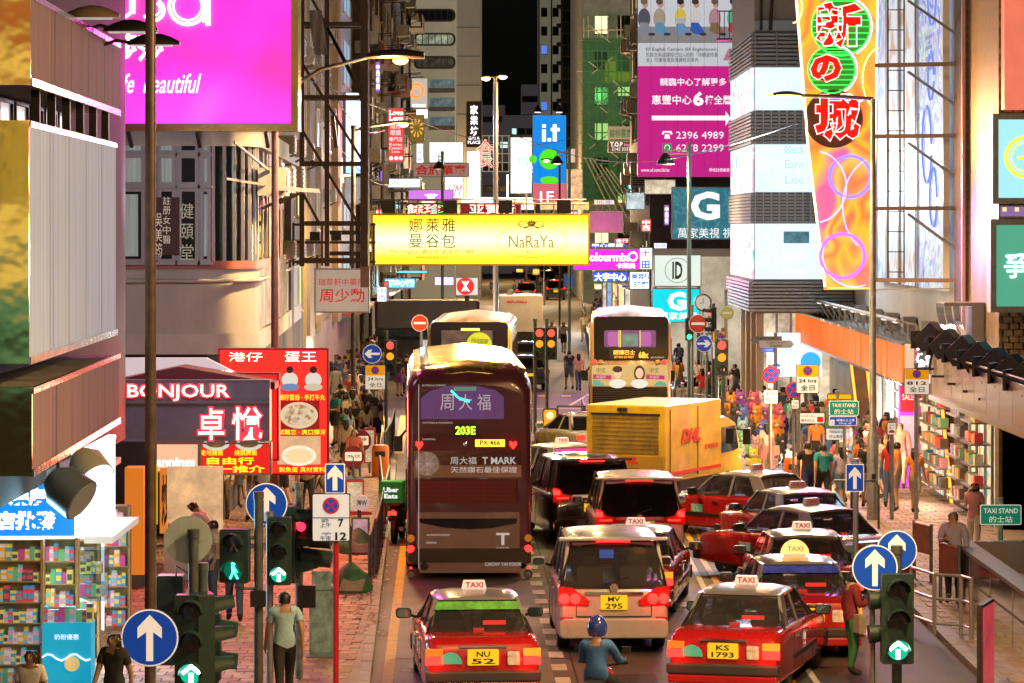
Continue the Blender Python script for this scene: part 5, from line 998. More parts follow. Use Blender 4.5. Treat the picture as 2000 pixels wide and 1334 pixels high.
t = PT('street_cabinet', 'weathered pale teal utility cabinet at the edge of the left pavement', 'utility cabinet', 628, 43.5, z=.12); B().bx(-.2,.2,0,.35,0,Z(1152,43.5)-.12).build('cabinet', mat('weathered_teal',(.20,.34,.36),.5,.2,noise=(3.5,.55),bump=.2), t, bevel=.01); B().bx(-.25,.25,-.05,.4,-.1,.04).build('plinth', CONC, t); B().bx(-.16,.16,-.01,0,.1,1.4).build('door', mat('weathered_teal2',(.24,.38,.4),.5,.2,noise=(5,.6)), t); B().bx(-.22,.22,-.03,.37,Z(1152,43.5)-.12,Z(1150,43.5)-.08).build('lid', mat('weathered_teal',(.2,.3,.3)), t)
# tall red-brown lamp pole behind the billboard and its arm
t = PT('street_lamp', 'sodium street lamp glowing orange on a long arm beside the steel frame', 'street lamp', 537, 60)
B().tube([(0,0,0),(0,0,5),(0,0,10.4)], [.1,.09,.07], 12).build('pole', mat('rosy_pole',(.3,.16,.14),.4,.5,noise=(4,.3)), t, smooth=50)
def cobra(t, x0, z0, x1, z1, y=0, lit=True, hoodc=(.12,.09,.06), s=1, col=(1,.5,.1)):
    B().tube([(x0,y,z0),((x0+x1)/2,y,z0+(z1-z0)*.7),(x1,y,z1)], .045, 8).build('arm', mat('lamp_arm',(.3,.28,.26),.4,.5), t, smooth=60)
    d = 1 if x1 > x0 else -1; rg = []
    for i in range(8):
        u = i/7; w = .17*s*(.45+.55*math.sin(PI*min(1,u*.7+.1))); rg.append([(x1+d*u*.85*s, y+w*math.cos(2*PI*j/12), z1+w*.62*math.sin(2*PI*j/12)*(1 if math.sin(2*PI*j/12) > 0 else .35)+.03*math.sin(PI*u)) for j in range(12)])
    B().loft(rg).build('lamp_head', mat('hood_%d' % int(hoodc[0]*99), hoodc, .35, .4), t, smooth=60)
    if lit: B().lathe([(0,-.09),(.1,-.07),(.16,-.02),(.17,.02)], (0,0,0), 'z', 14).build('lamp_glass', glow(col, 14), t, loc=(x1+d*.5*s,y,z1-.05*s), smooth=60)
cobra(t, 0, 9.9, X(716,60)-X(537,60), Z(112,60), s=1.5)
t = PT('street_lamp', 'smaller orange street lamp in front of the red lens sign', 'street lamp', 690, 92); pole(t, 0, 0, 0, Z(252,92), .08, RUST); cobra(t, 0, Z(250,92)-.1, X(765,92)-X(690,92), Z(241,92), s=.8, hoodc=(.5,.45,.35))
t = PT('street_lamp', 'tall pale street light with a starry orange lamp in the middle of the street', 'street lamp', 968, 106); B().tube([(0,0,0),(0,0,Z(160,106))], [.13,.09], 12).build('pole', mat('pale_lamp_pole',(.5,.48,.5),.4,.5), t, smooth=50); cobra(t, .0, Z(160,106), -.05, Z(152,106), s=.65, hoodc=(.5,.45,.4), col=(1,.6,.2)); cobra(t, 0, Z(160,106), .03, Z(150,106), y=-.3, s=.5, hoodc=(.5,.45,.4))
t = PT('street_lamp', 'tall grey street lamp with unlit head reaching across the giant neon sign', 'street lamp', 1705, 64, z=.12); B().tube([(0,0,0),(0,0,2.0),(0,0,2.1),(0,0,Z(203,64))], [.15,.14,.085,.06], 14).build('pole', GALV, t, smooth=40); cobra(t, 0, Z(203,64), X(1566,64)-X(1705,64), Z(197,64), s=.8, lit=False, hoodc=(.3,.27,.24)); B().bx(-.05,.05,-.16,-.14,.9,1.1).build('hatch', BLK, t)
def shade_lamp(label, px, Y, py_top, px_h, py_h, lit=True, two=False):
    t = PT('street_lamp', label, 'street lamp', px, Y); pole(t, 0, 0, 0, Z(py_top,Y), .075, mat('teal_pole',(.14,.22,.25),.4,.5))
    xh = X(px_h,Y)-X(px,Y); zh = Z(py_h,Y)
    B().beam((0,0,Z(py_top,Y)-.15),(xh,0,Z(py_top,Y)-.15),.05).beam((0,0,Z(py_top+7,Y)-.15),(xh,0,Z(py_top+7,Y)-.15),.05).beam((xh,0,Z(py_top,Y)),(xh,0,zh),.05).build('arm', GALV, t)
    B().lathe([(.04,.35),(.12,.3),(.3,.05),(.32,-.05),(.27,-.05)], (xh,0,zh), 'z', 20).build('lamp_shade', mat('dark_shade',(.05,.045,.04),.35,.5), t, smooth=60)
    B().lathe([(0,-.08),(.2,-.05),(.26,-.03)], (xh,0,zh), 'z', 14).build('lamp_glass', glow((1,.6,.25),10 if lit else 1), t, smooth=60); return t
shade_lamp('teal pole lamp with bell shade hanging in front of the pink billboard', 1346, 95, 285, 1300, 318, False)
shade_lamp('bell-shaded orange lamp glowing before the blue fashion banner', 1112, 135, 292, 1088, 318)
shade_lamp('small hanging bell lamp over the pale board sign', 864, 140, 300, 857, 328, False)
for i, (px, py, Y, l) in enumerate([(1075,316,170,1),(1045,346,240,0),(1010,335,260,1),(1030,318,220,0)]):
    t = PT('street_lamp', ['twin-headed white street light before the green circle','little grey far street lamp under the telecom screen','tiny far lamp with orange glow left of the telecom screen','faint far lamp arm above the distant street'][i], 'street lamp', px+18, Y); pole(t, 0,0,0,Z(py,Y),.07,RUST); cobra(t, 0, Z(py,Y), -.4, Z(py,Y)+.1, s=.9, lit=bool(l), hoodc=(.5,.48,.45), col=(1,.8,.6))
# --- bus stop poles on the left pavement
MRN = mat('maroon_enamel', (.22,.02,.03), .35, noise=(3,.15)); 
def bus_stop(label, px, py, r, Y, txts, plates=(), m=MRN, post=True):
    t = PT('bus_stop', label, 'bus stop', px, Y, 'bus stop poles', z=.12); pole(t, 0, .03, 0, Z(py-r*F/Y*0,Y)-.12, .04, GPOLE, cap=False)
    z = Z(py,Y)-.12; B().prism(circ(0,z,r,30), 0, .04).build('route_disc', m, t)
    B().prism(rrect(-r*.75,r*.75,z-r*.38,z+r*.42,.03), -.006, 0).build('disc_face', SIGNWHITE, t)
    for (s_, dx, dz, w, h) in txts: letters(t, s_, dx*r, z+dz*r, w*r, h*r, INK, -.008, bold=.02)
    for (dz, w, h, mm) in plates: B().prism(rrect(-w/2,w/2,z-dz-h/2,z-dz+h/2,.02), -.02, .02).build('info_panel', mm, t); B().prism(rrect(-w/2+.05,w/2-.05,z-dz-h/2+.06,z-dz+h/2-.06,.01), -.026, -.02).build('timetable', mat('timetable',(.7,.65,.55),.6,emit=.3,noise=(14,.3)), t)
    return t
bus_stop('bus stop pole with dark round disc for routes 13 and 16', 725, 792, .32, 90, [('13s',-.3,.05,.45,.32),('16',.35,.05,.35,.32)], [(.75,.5,.35,mat('buff_plate',(.5,.4,.25),.6,emit=.2))])
bus_stop('bus stop pole with maroon disc for routes 37 and 68', 703, 861, .31, 74, [('37',-.3,.15,.4,.3),('68i',.35,.15,.45,.3),('K16',-.3,-.22,.4,.25)])
bus_stop('bus stop pole with maroon disc for route 293, nearest of the maroon ones', 690, 892, .28, 69, [('293i',-.3,.05,.55,.3),('K293',.38,.05,.5,.3)], [(.75,.45,.5,mat('blue_label',(.1,.25,.4),.5,emit=.15))])
GB_ = mat('grey_board',(.4,.38,.36),.5)
for i, (px, Y, ptop, pbot, w) in enumerate([(722,76,835,905,.32),(693,66,935,1000,.45)]):
    t = PT('route_board', ['tall narrow route map board with red frame behind the stop discs','small framed timetable board under the maroon discs'][i], 'route board', px, Y, z=.12); pole(t, 0, .05, 0, Z(ptop,Y)-.12, .035, GPOLE); B().prism(rrect(-w/2,w/2,Z(pbot,Y)-.12,Z(ptop,Y)-.12,.03), -.04, .02).build('board', mat('maroon_frame',(.35,.05,.05),.5), t); B().prism(rrect(-w/2+.04,w/2-.04,Z(pbot,Y)-.08,Z(ptop,Y)-.2,.01), -.048, -.04).build('map', mat('map_print',(.6,.65,.6),.6,emit=.3,noise=(12,.5)), t)
t = PT('minibus_stop', 'minibus stop with round 79W disc, poster boards and green cone base', 'bus stop', 702, 57.5, z=.12); LX = lambda p: X(p,57.5)-t.location.x; LZ = lambda p: Z(p,57.5)-.12
pole(t, 0, 0, .3, LZ(985), .045, GPOLE); B().prism(circ(LX(707),LZ(982),.165,26), -.05, .05).build('route_disc', mat('pink_white_disc',(.75,.6,.55),.5,emit=.35), t); letters(t,'79W',LX(707),LZ(982),.22,.12,mat('green_ink',(.03,.3,.05),.6),-.055,bold=.02)
B().bx(LX(682),LX(726),-.02,.04,LZ(1006),LZ(999)).build('red_header', mat('red_header',(.5,.03,.03),.5,emit=.2), t)
for (a,b_,c,d,m) in [(688,720,1012,1065,mat('poster_pink',(.7,.5,.55),.6,emit=.4,noise=(8,.4))),(679,722,1090,1148,mat('schedule_white',(.75,.68,.65),.6,emit=.4))]:
    B().prism(rrect(LX(a)-.02,LX(b_)+.02,LZ(d)-.02,LZ(c)+.02,.03), -.05, .03).build('board_frame', mat('green_frame',(.16,.3,.12),.5) if c < 1080 else mat('yellow_frame2',(.6,.5,.05),.5,emit=.15), t); B().prism(rrect(LX(a)+.02,LX(b_)-.02,LZ(d)+.02,LZ(c)-.02,.02), -.06, -.05).build('poster', m, t)
for i, (px, py) in enumerate([(690,1108),(696,1116),(704,1112),(690,1124),(700,1126),(708,1120),(694,1136)]): B().prism(circ(LX(px),LZ(py),.035,10), -.066, -.06).build('route_mark', mat('mark%d' % (i%3), [(.1,.15,.6),(.6,.1,.1),(.7,.5,.05)][i%3], .6), t)
B().bx(LX(685),LX(722),-.03,.05,LZ(1160),LZ(1150)).build('footer', mat('pinkish_footer',(.5,.25,.25),.5), t)
def cone_base(par, x, y):
    b = B().lathe([(.42,0),(.43,.12),(.36,.3),(.12,.5),(.06,.55),(0,.55)], (x,y,0), 'z', 10); b.build('base', mat('chipped_green',(.08,.26,.10),.6,noise=(7,.5)), par, smooth=30); B().prism([(x-.2,.06),(x+.25,.05),(x+.3,.28),(x+.05,.22),(x-.12,.3)], y-.44, y-.40).build('bare_patch', mat('bare_concrete',(.5,.42,.36),.8,noise=(8,.3)), par)
t.location.y; cone_base(t, -.02, -6.9+6.9)
t = PT('concrete_stand', 'second chipped green concrete stand behind the minibus stop base', 'concrete base', 684, 51.5, z=.12); cone_base(t, 0, 0); pole(t, 0, 0, .4, 1.2, .03, GPOLE)
# railings beside the stop
def railing(name, label, pts, h=1.0, n=None, m=GPOLE, rails=(1.0,.15), group='pedestrian railings', cat='railing'):
    x0, y0 = pts[0]; t = thing(name, label, cat, (x0, y0, .12), 0, group)
    P_ = [Vector((a-x0, b_-y0, 0)) for a, b_ in pts]
    for a, c in zip(P_, P_[1:]):
        L_ = (c-a).length; k = max(1, round(L_/1.6))
        for i in range(k+1):
            p = a.lerp(c, i/k); B().tube([p, p+Vector((0,0,h))], .035, 6).build('post', m, t)
        for r_ in rails: B().tube([a+Vector((0,0,h*r_)), c+Vector((0,0,h*r_))], .028, 6).build('rail', m, t)
        if n:
            kk = int(L_/n); b = B()
            for i in range(kk): p = a.lerp(c, (i+.5)/kk); b.tube([p+Vector((0,0,h*.15)), p+Vector((0,0,h))], .012, 4)
            b.build('bars', m, t)['kind'] = 'stuff'
    return t
railing('railing', 'brown railing between the minibus stop and the kerb', [(X(722,52)-.0,52),(X(748,62),62),(X(742,70),70)], rails=(1.0,.55,.15))
railing('railing', 'row of dark posts and rail along the left kerb behind the green cone', [(X(735,54),54),(X(760,66),66)], h=1.1)
railing('railing', 'grey barred railing along the far right pavement where people walk', [(3.95,128),(4.2,150),(5.0,190),(6.2,240)], n=.25)
railing('railing', 'dark barred railing at the right of the double-decker', [(X(1316,98),98),(X(1322,112),112),(X(1312,128),128)], n=.2)
railing('railing', 'blue-grey railing fencing the far side street on the right', [(X(1340,96),96),(X(1500,92),92),(X(1590,88),88)], rails=(1.0,.6,.15), n=.5)
railing('railing', 'thin railing posts around the traffic island', [(1.5,89.5),(2.4,89.3),(2.4,93)], rails=(1.0,.5))
railing('railing', 'railing ending at the left crossing by the two-lamp signal', [(X(770,88),88),(X(764,82),82),(X(752,78),78)], n=.3)
t = PT('railing', 'light grey tubular railing at the kerb in the lower right corner', 'railing', 1780, 47, 'pedestrian railings', z=.12)
GR = mat('light_rail', (.42,.43,.45), .35, .6)
pts = [(0,0),(X(1825,46)-X(1780,47),-1.0),(X(1883,45.5)-X(1780,47),-1.2),(X(1905,45)-X(1780,47),-1.6)]
for (a, c) in pts: B().tube([(a,c,0),(a,c,1.05)], .035, 8).build('post', GR, t)
for h in (.2,.62,1.03):
    for p, q in zip(pts, pts[1:]): B().tube([(*p,h),(*q,h)], .025, 8).build('rail', GR, t)
t = PT('railing', 'dark looped railing behind the taxis under the taxi stand signs', 'railing', 1622, 62, 'pedestrian railings', z=.12); w = X(1716,62)-X(1622,62)
B().tube([(0,0,0),(0,0,1.0),(.08,0,1.12),(w-.08,0,1.12),(w,0,1.0),(w,0,0)], .03, 8).build('loop', GPOLE, t, smooth=50); B().tube([(w*.45,.1,0),(w*.45,.1,1.1)], .03, 8).build('post', GPOLE, t)
for i, (px, Y, a) in enumerate([(1802,53,.35),(1855,49.5,.35)]):
    t = PT('barrier_board', ['brown metal crowd barrier board in front of the walking man, farther one','brown metal crowd barrier board nearer the station parapet'][i], 'barrier', px, Y, 'barrier boards', z=.12); t.rotation_euler = (0,0,a+PI/2-.1)
    for q in (-.45,.45): B().tube([(q,0,0),(q,0,1.15)], .035, 8).build('post', GPOLE, t)
    B().tube([(-.45,0,1.1),(.45,0,1.1)], .035, 8).bx(-.45,.45,-.02,.02,.55,1.08).build('board', mat('rust_board',(.28,.1,.05),.5,.2,noise=(3,.4)), t)
# --- mid-street signals and signs
def stackpole(label, px, Y, top, m=GALV, name='sign_pole', cat='sign pole', r=.05, z=.12): t = PT(name, label, cat, px, Y, z=z); pole(t, 0, .05, 0, Z(top,Y)-z, r, m); return t
def rel(t, px, py): Y = t.location.y; return X(px,Y)-t.location.x, Z(py,Y)-t.location.z
t = stackpole('blue left-arrow disc above a yellow and white 24 hrs plate', 730, 88, 672); x, z = rel(t,727,691); disc_sign(t,x,-.05,z,.31,'left')
def hrs(t, px, py, w, h, l1='24 hrs', l2='全日', top=.42):
    x, z = rel(t, px, py); e = plate(t, x, -.05, z, w, h, SIGNWHITE); B().bx(-w/2+.02,w/2-.02,-.01,-.003,h/2-h*top,h/2-.02).build('yellow_area', YPL, e); disc_sign(e, 0, -.012, h/2-h*top/2, h*top*.38, 'nostop'); letters(e, l1, 0, -h*.06, w*.78, h*.13, INK, -.008, bold=.02); letters(e, l2, 0, -h*.3, w*.6, h*.2, INK, -.008, bold=.01); return e
hrs(t, 733, 737, .66, .8)
def two_lamp(label, px, Y, py0, base=True, side=0, lits={0:(REDL,''),1:(AMBL,'')}, s=.33):
    t = stackpole(label, px-5, Y, py0-12, GPOLE, 'traffic_signal', 'traffic light', .06, 0); x, z = rel(t, px, py0+3*s*1.08*F/Y); head(t, x+.06, -.2, z, 0, lits, s=s); return t
two_lamp('traffic light showing red and amber beside the left-arrow disc', 759, 90, 664)
t = two_lamp('left one of the twin red and amber signals on the traffic island', 1050, 91, 640); 
t = two_lamp('right one of the twin red and amber signals on the traffic island', 1073, 91.3, 640)
t = two_lamp('red and amber traffic light right of the double-decker', 1405, 82, 662, s=.34)
t = stackpole('dark side-facing signal with thin red glow by the clock', 1393, 93, 598, GPOLE, 'traffic_signal', 'traffic light', .06, 0); head(t, -.12, -.1, Z(655,93), -PI/2+.3, {0:(REDL,'')}, s=.3)
t = stackpole('small pedestrian signal with red figure beside the striped pole', 604, 105, 620, GPOLE, 'pedestrian_signal', 'pedestrian signal', .05); head(t, 0, -.1, Z(650,105)-.12, 0, {0:(REDL,'man')}, n=2, s=.3, kind='p')
t = stackpole('pole with black and white diagonal stripes near the hanging clinic board', 606, 100, 535, WHT, r=.13)
for k in range(12): B().tube([(0,.05,2.6+.25*k),(0.03,.05,2.72+.25*k)], .137, 12).build('black_stripe', INK, t)
t = stackpole('red and white no-entry disc left of the yellow bus', 823, 100, 620); x, z = rel(t,820,631); disc_sign(t,x,-.05,z,.31,'noentry')
t = stackpole('red no-entry disc on the teal lamp pole right of the double-decker', 1352, 93, 600); x, z = rel(t,1363,632); disc_sign(t,x,-.1,z,.32,'noentry'); head(t, -.1,-.05,Z(665,93)-.12,0,{2:(glow((.05,1,.4),2),'')}, s=.24)
t = stackpole('blue right-arrow disc under the no-entry disc', 1380, 92, 655); x, z = rel(t,1375,671); disc_sign(t,x,-.05,z,.29,'right')
t = stackpole('yellow and white stopping-hours plates behind the right signal', 1412, 92.5, 645); hrs(t, 1406, 674, .52, .95, '7', '時至')
t = PT('street_clock', 'round white street clock on a bracket above the no-entry sign', 'clock', 1373, 110, z=0); z = Z(591,110); B().lathe([(.0,-.1),(.3,-.1),(.36,-.08),(.36,.08),(0,.1)], (0,0,z), 'y', 30).build('clock_case', MET, t, smooth=40); B().prism(circ(0,z,.29,30), -.115, -.1).build('dial', mat('clock_dial',(.75,.72,.62),.5,emit=.5), t); B().beam((0,-.12,z),(0,-.12,z+.18),.02).beam((0,-.12,z),(-.13,-.12,z-.04),.02).build('hands', INK, t); B().beam((0,0,z),(-.1,.1,0),.07).build('post', GALV, t)
t = stackpole('olive disc sign hung on a bracket by the corner building', 1418, 88, 570); x, z = rel(t,1420,611); B().lathe([(0,-.04),(.2,-.04),(.22,0),(.2,.04),(0,.04)], (x,-.05,z), 'y', 24).build('disc', mat('olive_disc',(.3,.32,.1),.5,emit=.3), t); letters(t,'VARGO',x,z,.3,.06,SIGNWHITE,-.1)
t = stackpole('pair of grey arrow-shaped street name signs above the railing', 1515, 89, 655)
for i, (a, b_, c, m, d) in enumerate([(1465,1527,664,mat('dark_blade',(.25,.26,.28),.5),0),(1482,1550,672,mat('pale_blade',(.5,.5,.47),.5,emit=.15),1)]):
    x0, z0 = rel(t,a,c); x1, _ = rel(t,b_,c); k = .12; pts_ = [(x0,z0-k),(x1-.1,z0-k),(x1,z0),(x1-.1,z0+k),(x0,z0+k)] if d else [(x0,z0),(x0+.1,z0-k),(x1,z0-k),(x1,z0+k),(x0+.1,z0+k)]
    B().prism(pts_, -.03-.1*i, -.06-.1*i+.06).build('name_blade', m, t); letters(t, 'Argyle Street', (x0+x1)/2-.02, z0+.05, .62, .07, INK, -.035-.1*i); letters(t, '亞皆老街', (x0+x1)/2-.02, z0-.05, .4, .08, INK, -.035-.1*i)
t = stackpole('blue and red no-stopping disc with End plate on the right pavement', 1505, 72, 718); x, z = rel(t,1505,732); disc_sign(t,x,-.05,z,.225,'nostop')
x, z = rel(t,1505,753); plate(t,x,-.05,z,.16,.15,SIGNWHITE); x, z = rel(t,1505,775); e = plate(t,x,-.05,z,.38,.37,SIGNWHITE); letters(e,'End',0,.09,.2,.09,INK,-.008,bold=.01); letters(e,'終止',0,-.07,.26,.12,INK,-.008)
t = stackpole('tall 24 hrs no-stopping plate on paired poles above the crowd', 1560, 66, 745); hrs(t, 1577, 740, .56, .7); pole(t,-.12,.1,0,Z(790,66)-.12,.035); x, z = rel(t,1550,762); disc_sign(t,x,.0,z,.2,'nostop'); x, z = rel(t,1553,790); e = plate(t,x,.0,z,.2,.24,SIGNWHITE); letters(e,'Taxi',0,.05,.14,.06,INK,-.008); letters(e,'的士',0,-.05,.14,.08,INK,-.008)
x, z = rel(t,1586,817); e = plate(t,x,-.02,z,.62,.27,SIGNWHITE); letters(e,'EXCEPT BUS',-.1,.06,.34,.04,INK,-.008); letters(e,'專利巴士',-.1,-.05,.34,.07,INK,-.008); B().bx(.12,.27,-.012,-.005,-.09,.04).build('red_bus_mark', SIGNRED, e)
t = stackpole('green TAXI STAND plate above a small blue wheelchair plate', 1636, 66, 770); GRP = mat('green_sheet',(.0,.22,.14),.4,emit=.22,ecol=(.0,.45,.28))
x, z = rel(t,1640,775); plate(t,x,.02,z,.6,.14,YPL); x, z = rel(t,1648,797); e = plate(t,x,-.05,z,.72,.36,GRP,border=SIGNWHITE); letters(e,'TAXI STAND',0,.07,.58,.09,SIGNWHITE,-.008,bold=.01); letters(e,'的士站',0,-.08,.46,.12,SIGNWHITE,-.008)
x, z = rel(t,1646,822); e = plate(t,x,-.06,z,.68,.23,BLUE,border=SIGNWHITE); letters(e,'♿',-.26,-.03,.1,.12,SIGNWHITE,-.008); letters(e,'傷殘人士上落',.06,.02,.44,.06,SIGNWHITE,-.008); letters(e,'Drop off',.06,-.06,.3,.05,SIGNWHITE,-.008)
x, z = rel(t,1636,848); e = plate(t,x,-.0,z,.58,.3,PWT); letters(e,'Kowloon taxis',0,.06,.4,.06,INK,-.008); letters(e,'的士乘客處',0,-.05,.4,.08,INK,-.008); pole(t,.16,0,0,Z(830,66)-.12,.035)
t = stackpole('small white plate with red taxi symbol on its own grey post', 1742, 64, 828); x, z = rel(t,1741,837); e = plate(t,x,-.05,z,.22,.3,SIGNWHITE); letters(e,'2nd',0,.09,.12,.05,INK,-.008); letters(e,'第二',0,.02,.14,.06,INK,-.008); B().prism([(-.07,-.1),(.07,-.1),(.07,-.06),(.03,-.03),(-.03,-.03),(-.07,-.06)],-.012,-.005).build('red_car_mark', SIGNRED, e)
t = stackpole('blue rectangular up-arrow plate on a slim pole behind the taxis', 1672, 49, 905, mat('blue_grey_pole',(.35,.42,.5),.4,.5)); x, z = rel(t,1669,933); e = plate(t,x,-.06,z,.33,.5,BLUE,r=.02,border=SIGNWHITE); B().prism([(a*.32, c*.4) for a, c in [(-.1,-.5),(.1,-.5),(.1,.12),(.34,-.05),(.34,.18),(0,.5),(-.34,.18),(-.34,-.05),(-.1,.12)]], -.009, -.005).build('arrow', SIGNWHITE, e)
t = stackpole('green TAXI STAND plate alone at the right edge behind the parapet', 1955, 54, 980, mat('teal_grey_pole',(.25,.42,.45),.4,.4)); x, z = rel(t,1954,1005); e = plate(t,x,-.05,z,.82,.4,GRP,border=SIGNWHITE); letters(e,'TAXI STAND',0,.08,.68,.1,SIGNWHITE,-.008,bold=.01); letters(e,'的士站',0,-.09,.46,.13,SIGNWHITE,-.008)
t = stackpole('partly seen back-to-front yellow parking plate at the canopy end', 1790, 64, 715); hrs(t, 1790, 745, .6, .62, '812', '全日')
t = PT('traffic_signal', 'green arrow traffic light with two round blue up-arrow signs, lower right', 'traffic light', 1753, 39.5)
pole(t, 0, .1, 0, Z(1083,39.5), .075, GPOLE); x, z = rel(t,1708,1108); disc_sign(t,x,-.05,z,.335,'up'); x, z = rel(t,1757,1080); disc_sign(t,x,.35,z,.3,'up'); head(t, -.03, -.3, Z(1292,39.5), 0, {2:(GRNW,'arrow')}, s=.4); x, z = rel(t,1705,1200); B().tube([(x,.1,0),(x,.1,Z(1130,39.5))], .045, 10).build('second_pole', GALV, t)
for zz in (1170,1235): z0 = Z(zz,39.5); B().tube([(-.1,0,z0),(-.42,-.02,z0-.02)], [.12,.14], 12).build('visor', GRNH, t, smooth=50)
t = PT('keep_left_bollard', 'yellow and black keep-left bollard on the traffic island', 'bollard', 1074, 89, z=.12)
B().prism([(-.2,.95),(.2,.95),(.25,.85),(.23,.35),(0,.1),(-.23,.35),(-.25,.85)],-.06,.06).build('shield', INK, t); B().prism([(-.17,.91),(.17,.91),(.21,.83),(.19,.38),(0,.17),(-.19,.38),(-.21,.83)],-.07,-.06).build('yellow_face', mat('bollard_yellow',(.85,.4,.0),.4,emit=.7,ecol=(1,.45,.02)), t); B().prism(circ(0,.72,.13,20),-.078,-.07).build('lamp_disc', glow((1,.7,.35),1.2), t); B().lathe([(.22,0),(.2,.04),(.05,.14),(0,.14)],(0,0,0),'z',14).build('foot', BLK, t)
t = PT('litter_bin', 'orange litter bin with rounded top on the right pavement', 'litter bin', 1549, 71, z=.12); B().lathe([(.22,0),(.24,.05),(.24,.8),(.2,.88),(.0,.9)],(0,0,0),'z',20).build('body', mat('orange_plastic',(.7,.16,.02),.4,noise=(4,.15)), t, smooth=40); B().bx(-.14,.14,-.25,-.2,.58,.72).build('slot', BLK, t); B().lathe([(.25,.5),(.25,.53),(.24,.53)],(0,0,0),'z',20).build('rim', mat('orange_trim',(.5,.1,.01),.4), t)
t = PT('litter_bin', 'orange litter bin on the left pavement by the stop boards', 'litter bin', 743, 75, z=.12); B().lathe([(.22,0),(.24,.05),(.24,.8),(.2,.88),(.0,.9)],(0,0,0),'z',20).build('body', mat('orange_plastic',(.7,.16,.02)), t, smooth=40); B().bx(-.14,.14,-.25,-.2,.58,.72).build('slot', BLK, t)
# station entrance parapet lower right
t = thing('station_parapet', 'pale panelled station entrance parapet with red reflections, lower right corner', 'parapet', (8.25, 34, .0)); RP = mat('glossy_lilac_panel',(.42,.38,.44),.1,.5,coat=.8,noise=(1,.1)); pp = None
for k in range(8):
    for zr, (z0, z1) in enumerate([(.12,.66),(.7,1.12)]):
        q = B().bx(-.04,0,-1.0,1.0,z0,z1).build('panel', RP, t, bevel=.006); q.location = (0,1.05+2.1*k,0)
B().bx(0,.25,0,17,0,1.15).bx(-.06,.3,0,17,1.13,1.2).build('core', mat('stone_cap',(.16,.13,.12),.5,noise=(3,.3)), t); B().bx(0,6,16.8,17,0,1.15).build('end_wall', RP, t)
for k in range(11): B().bx(.4,6,4+1.1*k,4.5+1.1*k,.62,.72).build('roof_slat', mat('slat_brown',(.2,.14,.12),.4,.4), t)
B().bx(.3,6,0,16.8,.2,.3).build('floor', mat('pit_dark',(.03,.025,.025),.8), t)
t = thing('poster_board', 'lit advertising board leaning by the station wall in the lower right corner', 'advertisement', (X(1925,40.5),40.5,0), 1.25); B().bx(-.5,.5,-.04,.04,.1,1.45).build('frame', DMET, t); B().bx(-.45,.45,-.05,-.04,.16,1.4).build('poster', mat('red_ad',(.5,.03,.06),.3,emit=.55,ecol=(.9,.08,.12),noise=(1.5,.6)), t)
# overhead wires
for i, (a, b_, lb) in enumerate([((585,150,70),(1130,265,200),'sagging cable from the steel frame toward the scaffold'),((1000,262,120),(1560,240,80),'cable crossing in front of the pink billboard'),((640,260,80),(800,330,150),'loose cable under the second street lamp'),((590,60,73),(760,250,120),'thin cable slanting across the steel frame')]):
    p0 = Vector((X(a[0],a[2]),a[2],Z(a[1],a[2]))); p1 = Vector((X(b_[0],b_[2]),b_[2],Z(b_[1],b_[2]))); t = thing('overhead_cable', lb, 'cable', p0)
    B().tube([(p1-p0)*u/12-Vector((0,0,1.2*math.sin(PI*u/12))) for u in range(13)], .018, 5).build('cable', BLK, t)
# ================================================================ VEHICLES
def rring(y, hw, z0, z1, rt, rb, n=5):       # rounded rectangle ring at station y
    return [(x, y, z) for x, z in rr2(-hw, hw, z0, z1, rt, rb, n)]
def rr2(x0, x1, z0, z1, rt, rb, n=5):
    out = []
    for cx, cz, a, r in ((x1-rb, z0+rb, -90, rb), (x1-rt, z1-rt, 0, rt), (x0+rt, z1-rt, 90, rt), (x0+rb, z0+rb, 180, rb)):
        out += [(cx+r*math.cos(R(a+90*i/n)), cz+r*math.sin(R(a+90*i/n))) for i in range(n+1)]
    return out
_wheel = {}
def wheel(root, x, y, r, w=.2, side=1):
    k = (round(r,2), w)
    if k not in _wheel:
        b = B().lathe([(r*.6,-w/2),(r*.93,-w/2),(r,-w*.32),(r,w*.32),(r*.93,w/2),(r*.6,w/2)], axis='x', n=28)
        ty = b.build('wheel', RUB, root, smooth=40)
        c = B().lathe([(0,w*.32),(r*.15,w*.34),(r*.2,w*.2),(r*.55,w*.18),(r*.6,w*.5),(r*.64,w*.5),(r*.64,-w*.4),(0,-w*.4)], axis='x', n=24)
        for i in range(5): a = 2*PI*i/5; c.beam((w*.3,r*.14*math.cos(a),r*.14*math.sin(a)),(w*.42,r*.58*math.cos(a),r*.58*math.sin(a)),r*.16,.03)
        rm = c.build('rim', mat('alloy_rim',(.4,.4,.42),.3,.8), ty, smooth=40); _wheel[k] = (ty.data, rm.data)
    else:
        ty = bpy.data.objects.new('wheel', _wheel[k][0]); rm = bpy.data.objects.new('rim', _wheel[k][1]); C.objects.link(ty); C.objects.link(rm); rm.parent = ty
    ty.parent = root; ty.location = (x, y, r); ty.rotation_euler = (0, 0, 0 if side > 0 else PI); return ty
CARG = glass_mat('car_glass', (.4,.41,.44), .6); CARGD = glass_mat('privacy_glass', (.08,.08,.09), .3); TAIL = glow((1,.03,.02), 2.0); TAILD = mat('dull_tail_lens', (.35,.01,.015), .2, coat=.5); BRK_ = glow((1,.02,.015), 4); IND = glow((1,.3,.02), 1.2); INDD = mat('amber_lens',(.6,.2,.02),.25,emit=.4); SEAT = mat('seat_fabric', (.2,.18,.17), .8); SEATL = mat('beige_seat', (.45,.4,.34), .7)
PLT = mat('yellow_plate', (.85,.55,.0), .4, emit=.7, ecol=(1,.62,.02)); HEADL = mat('headlamp_glass', (.6,.6,.62), .1, .3)
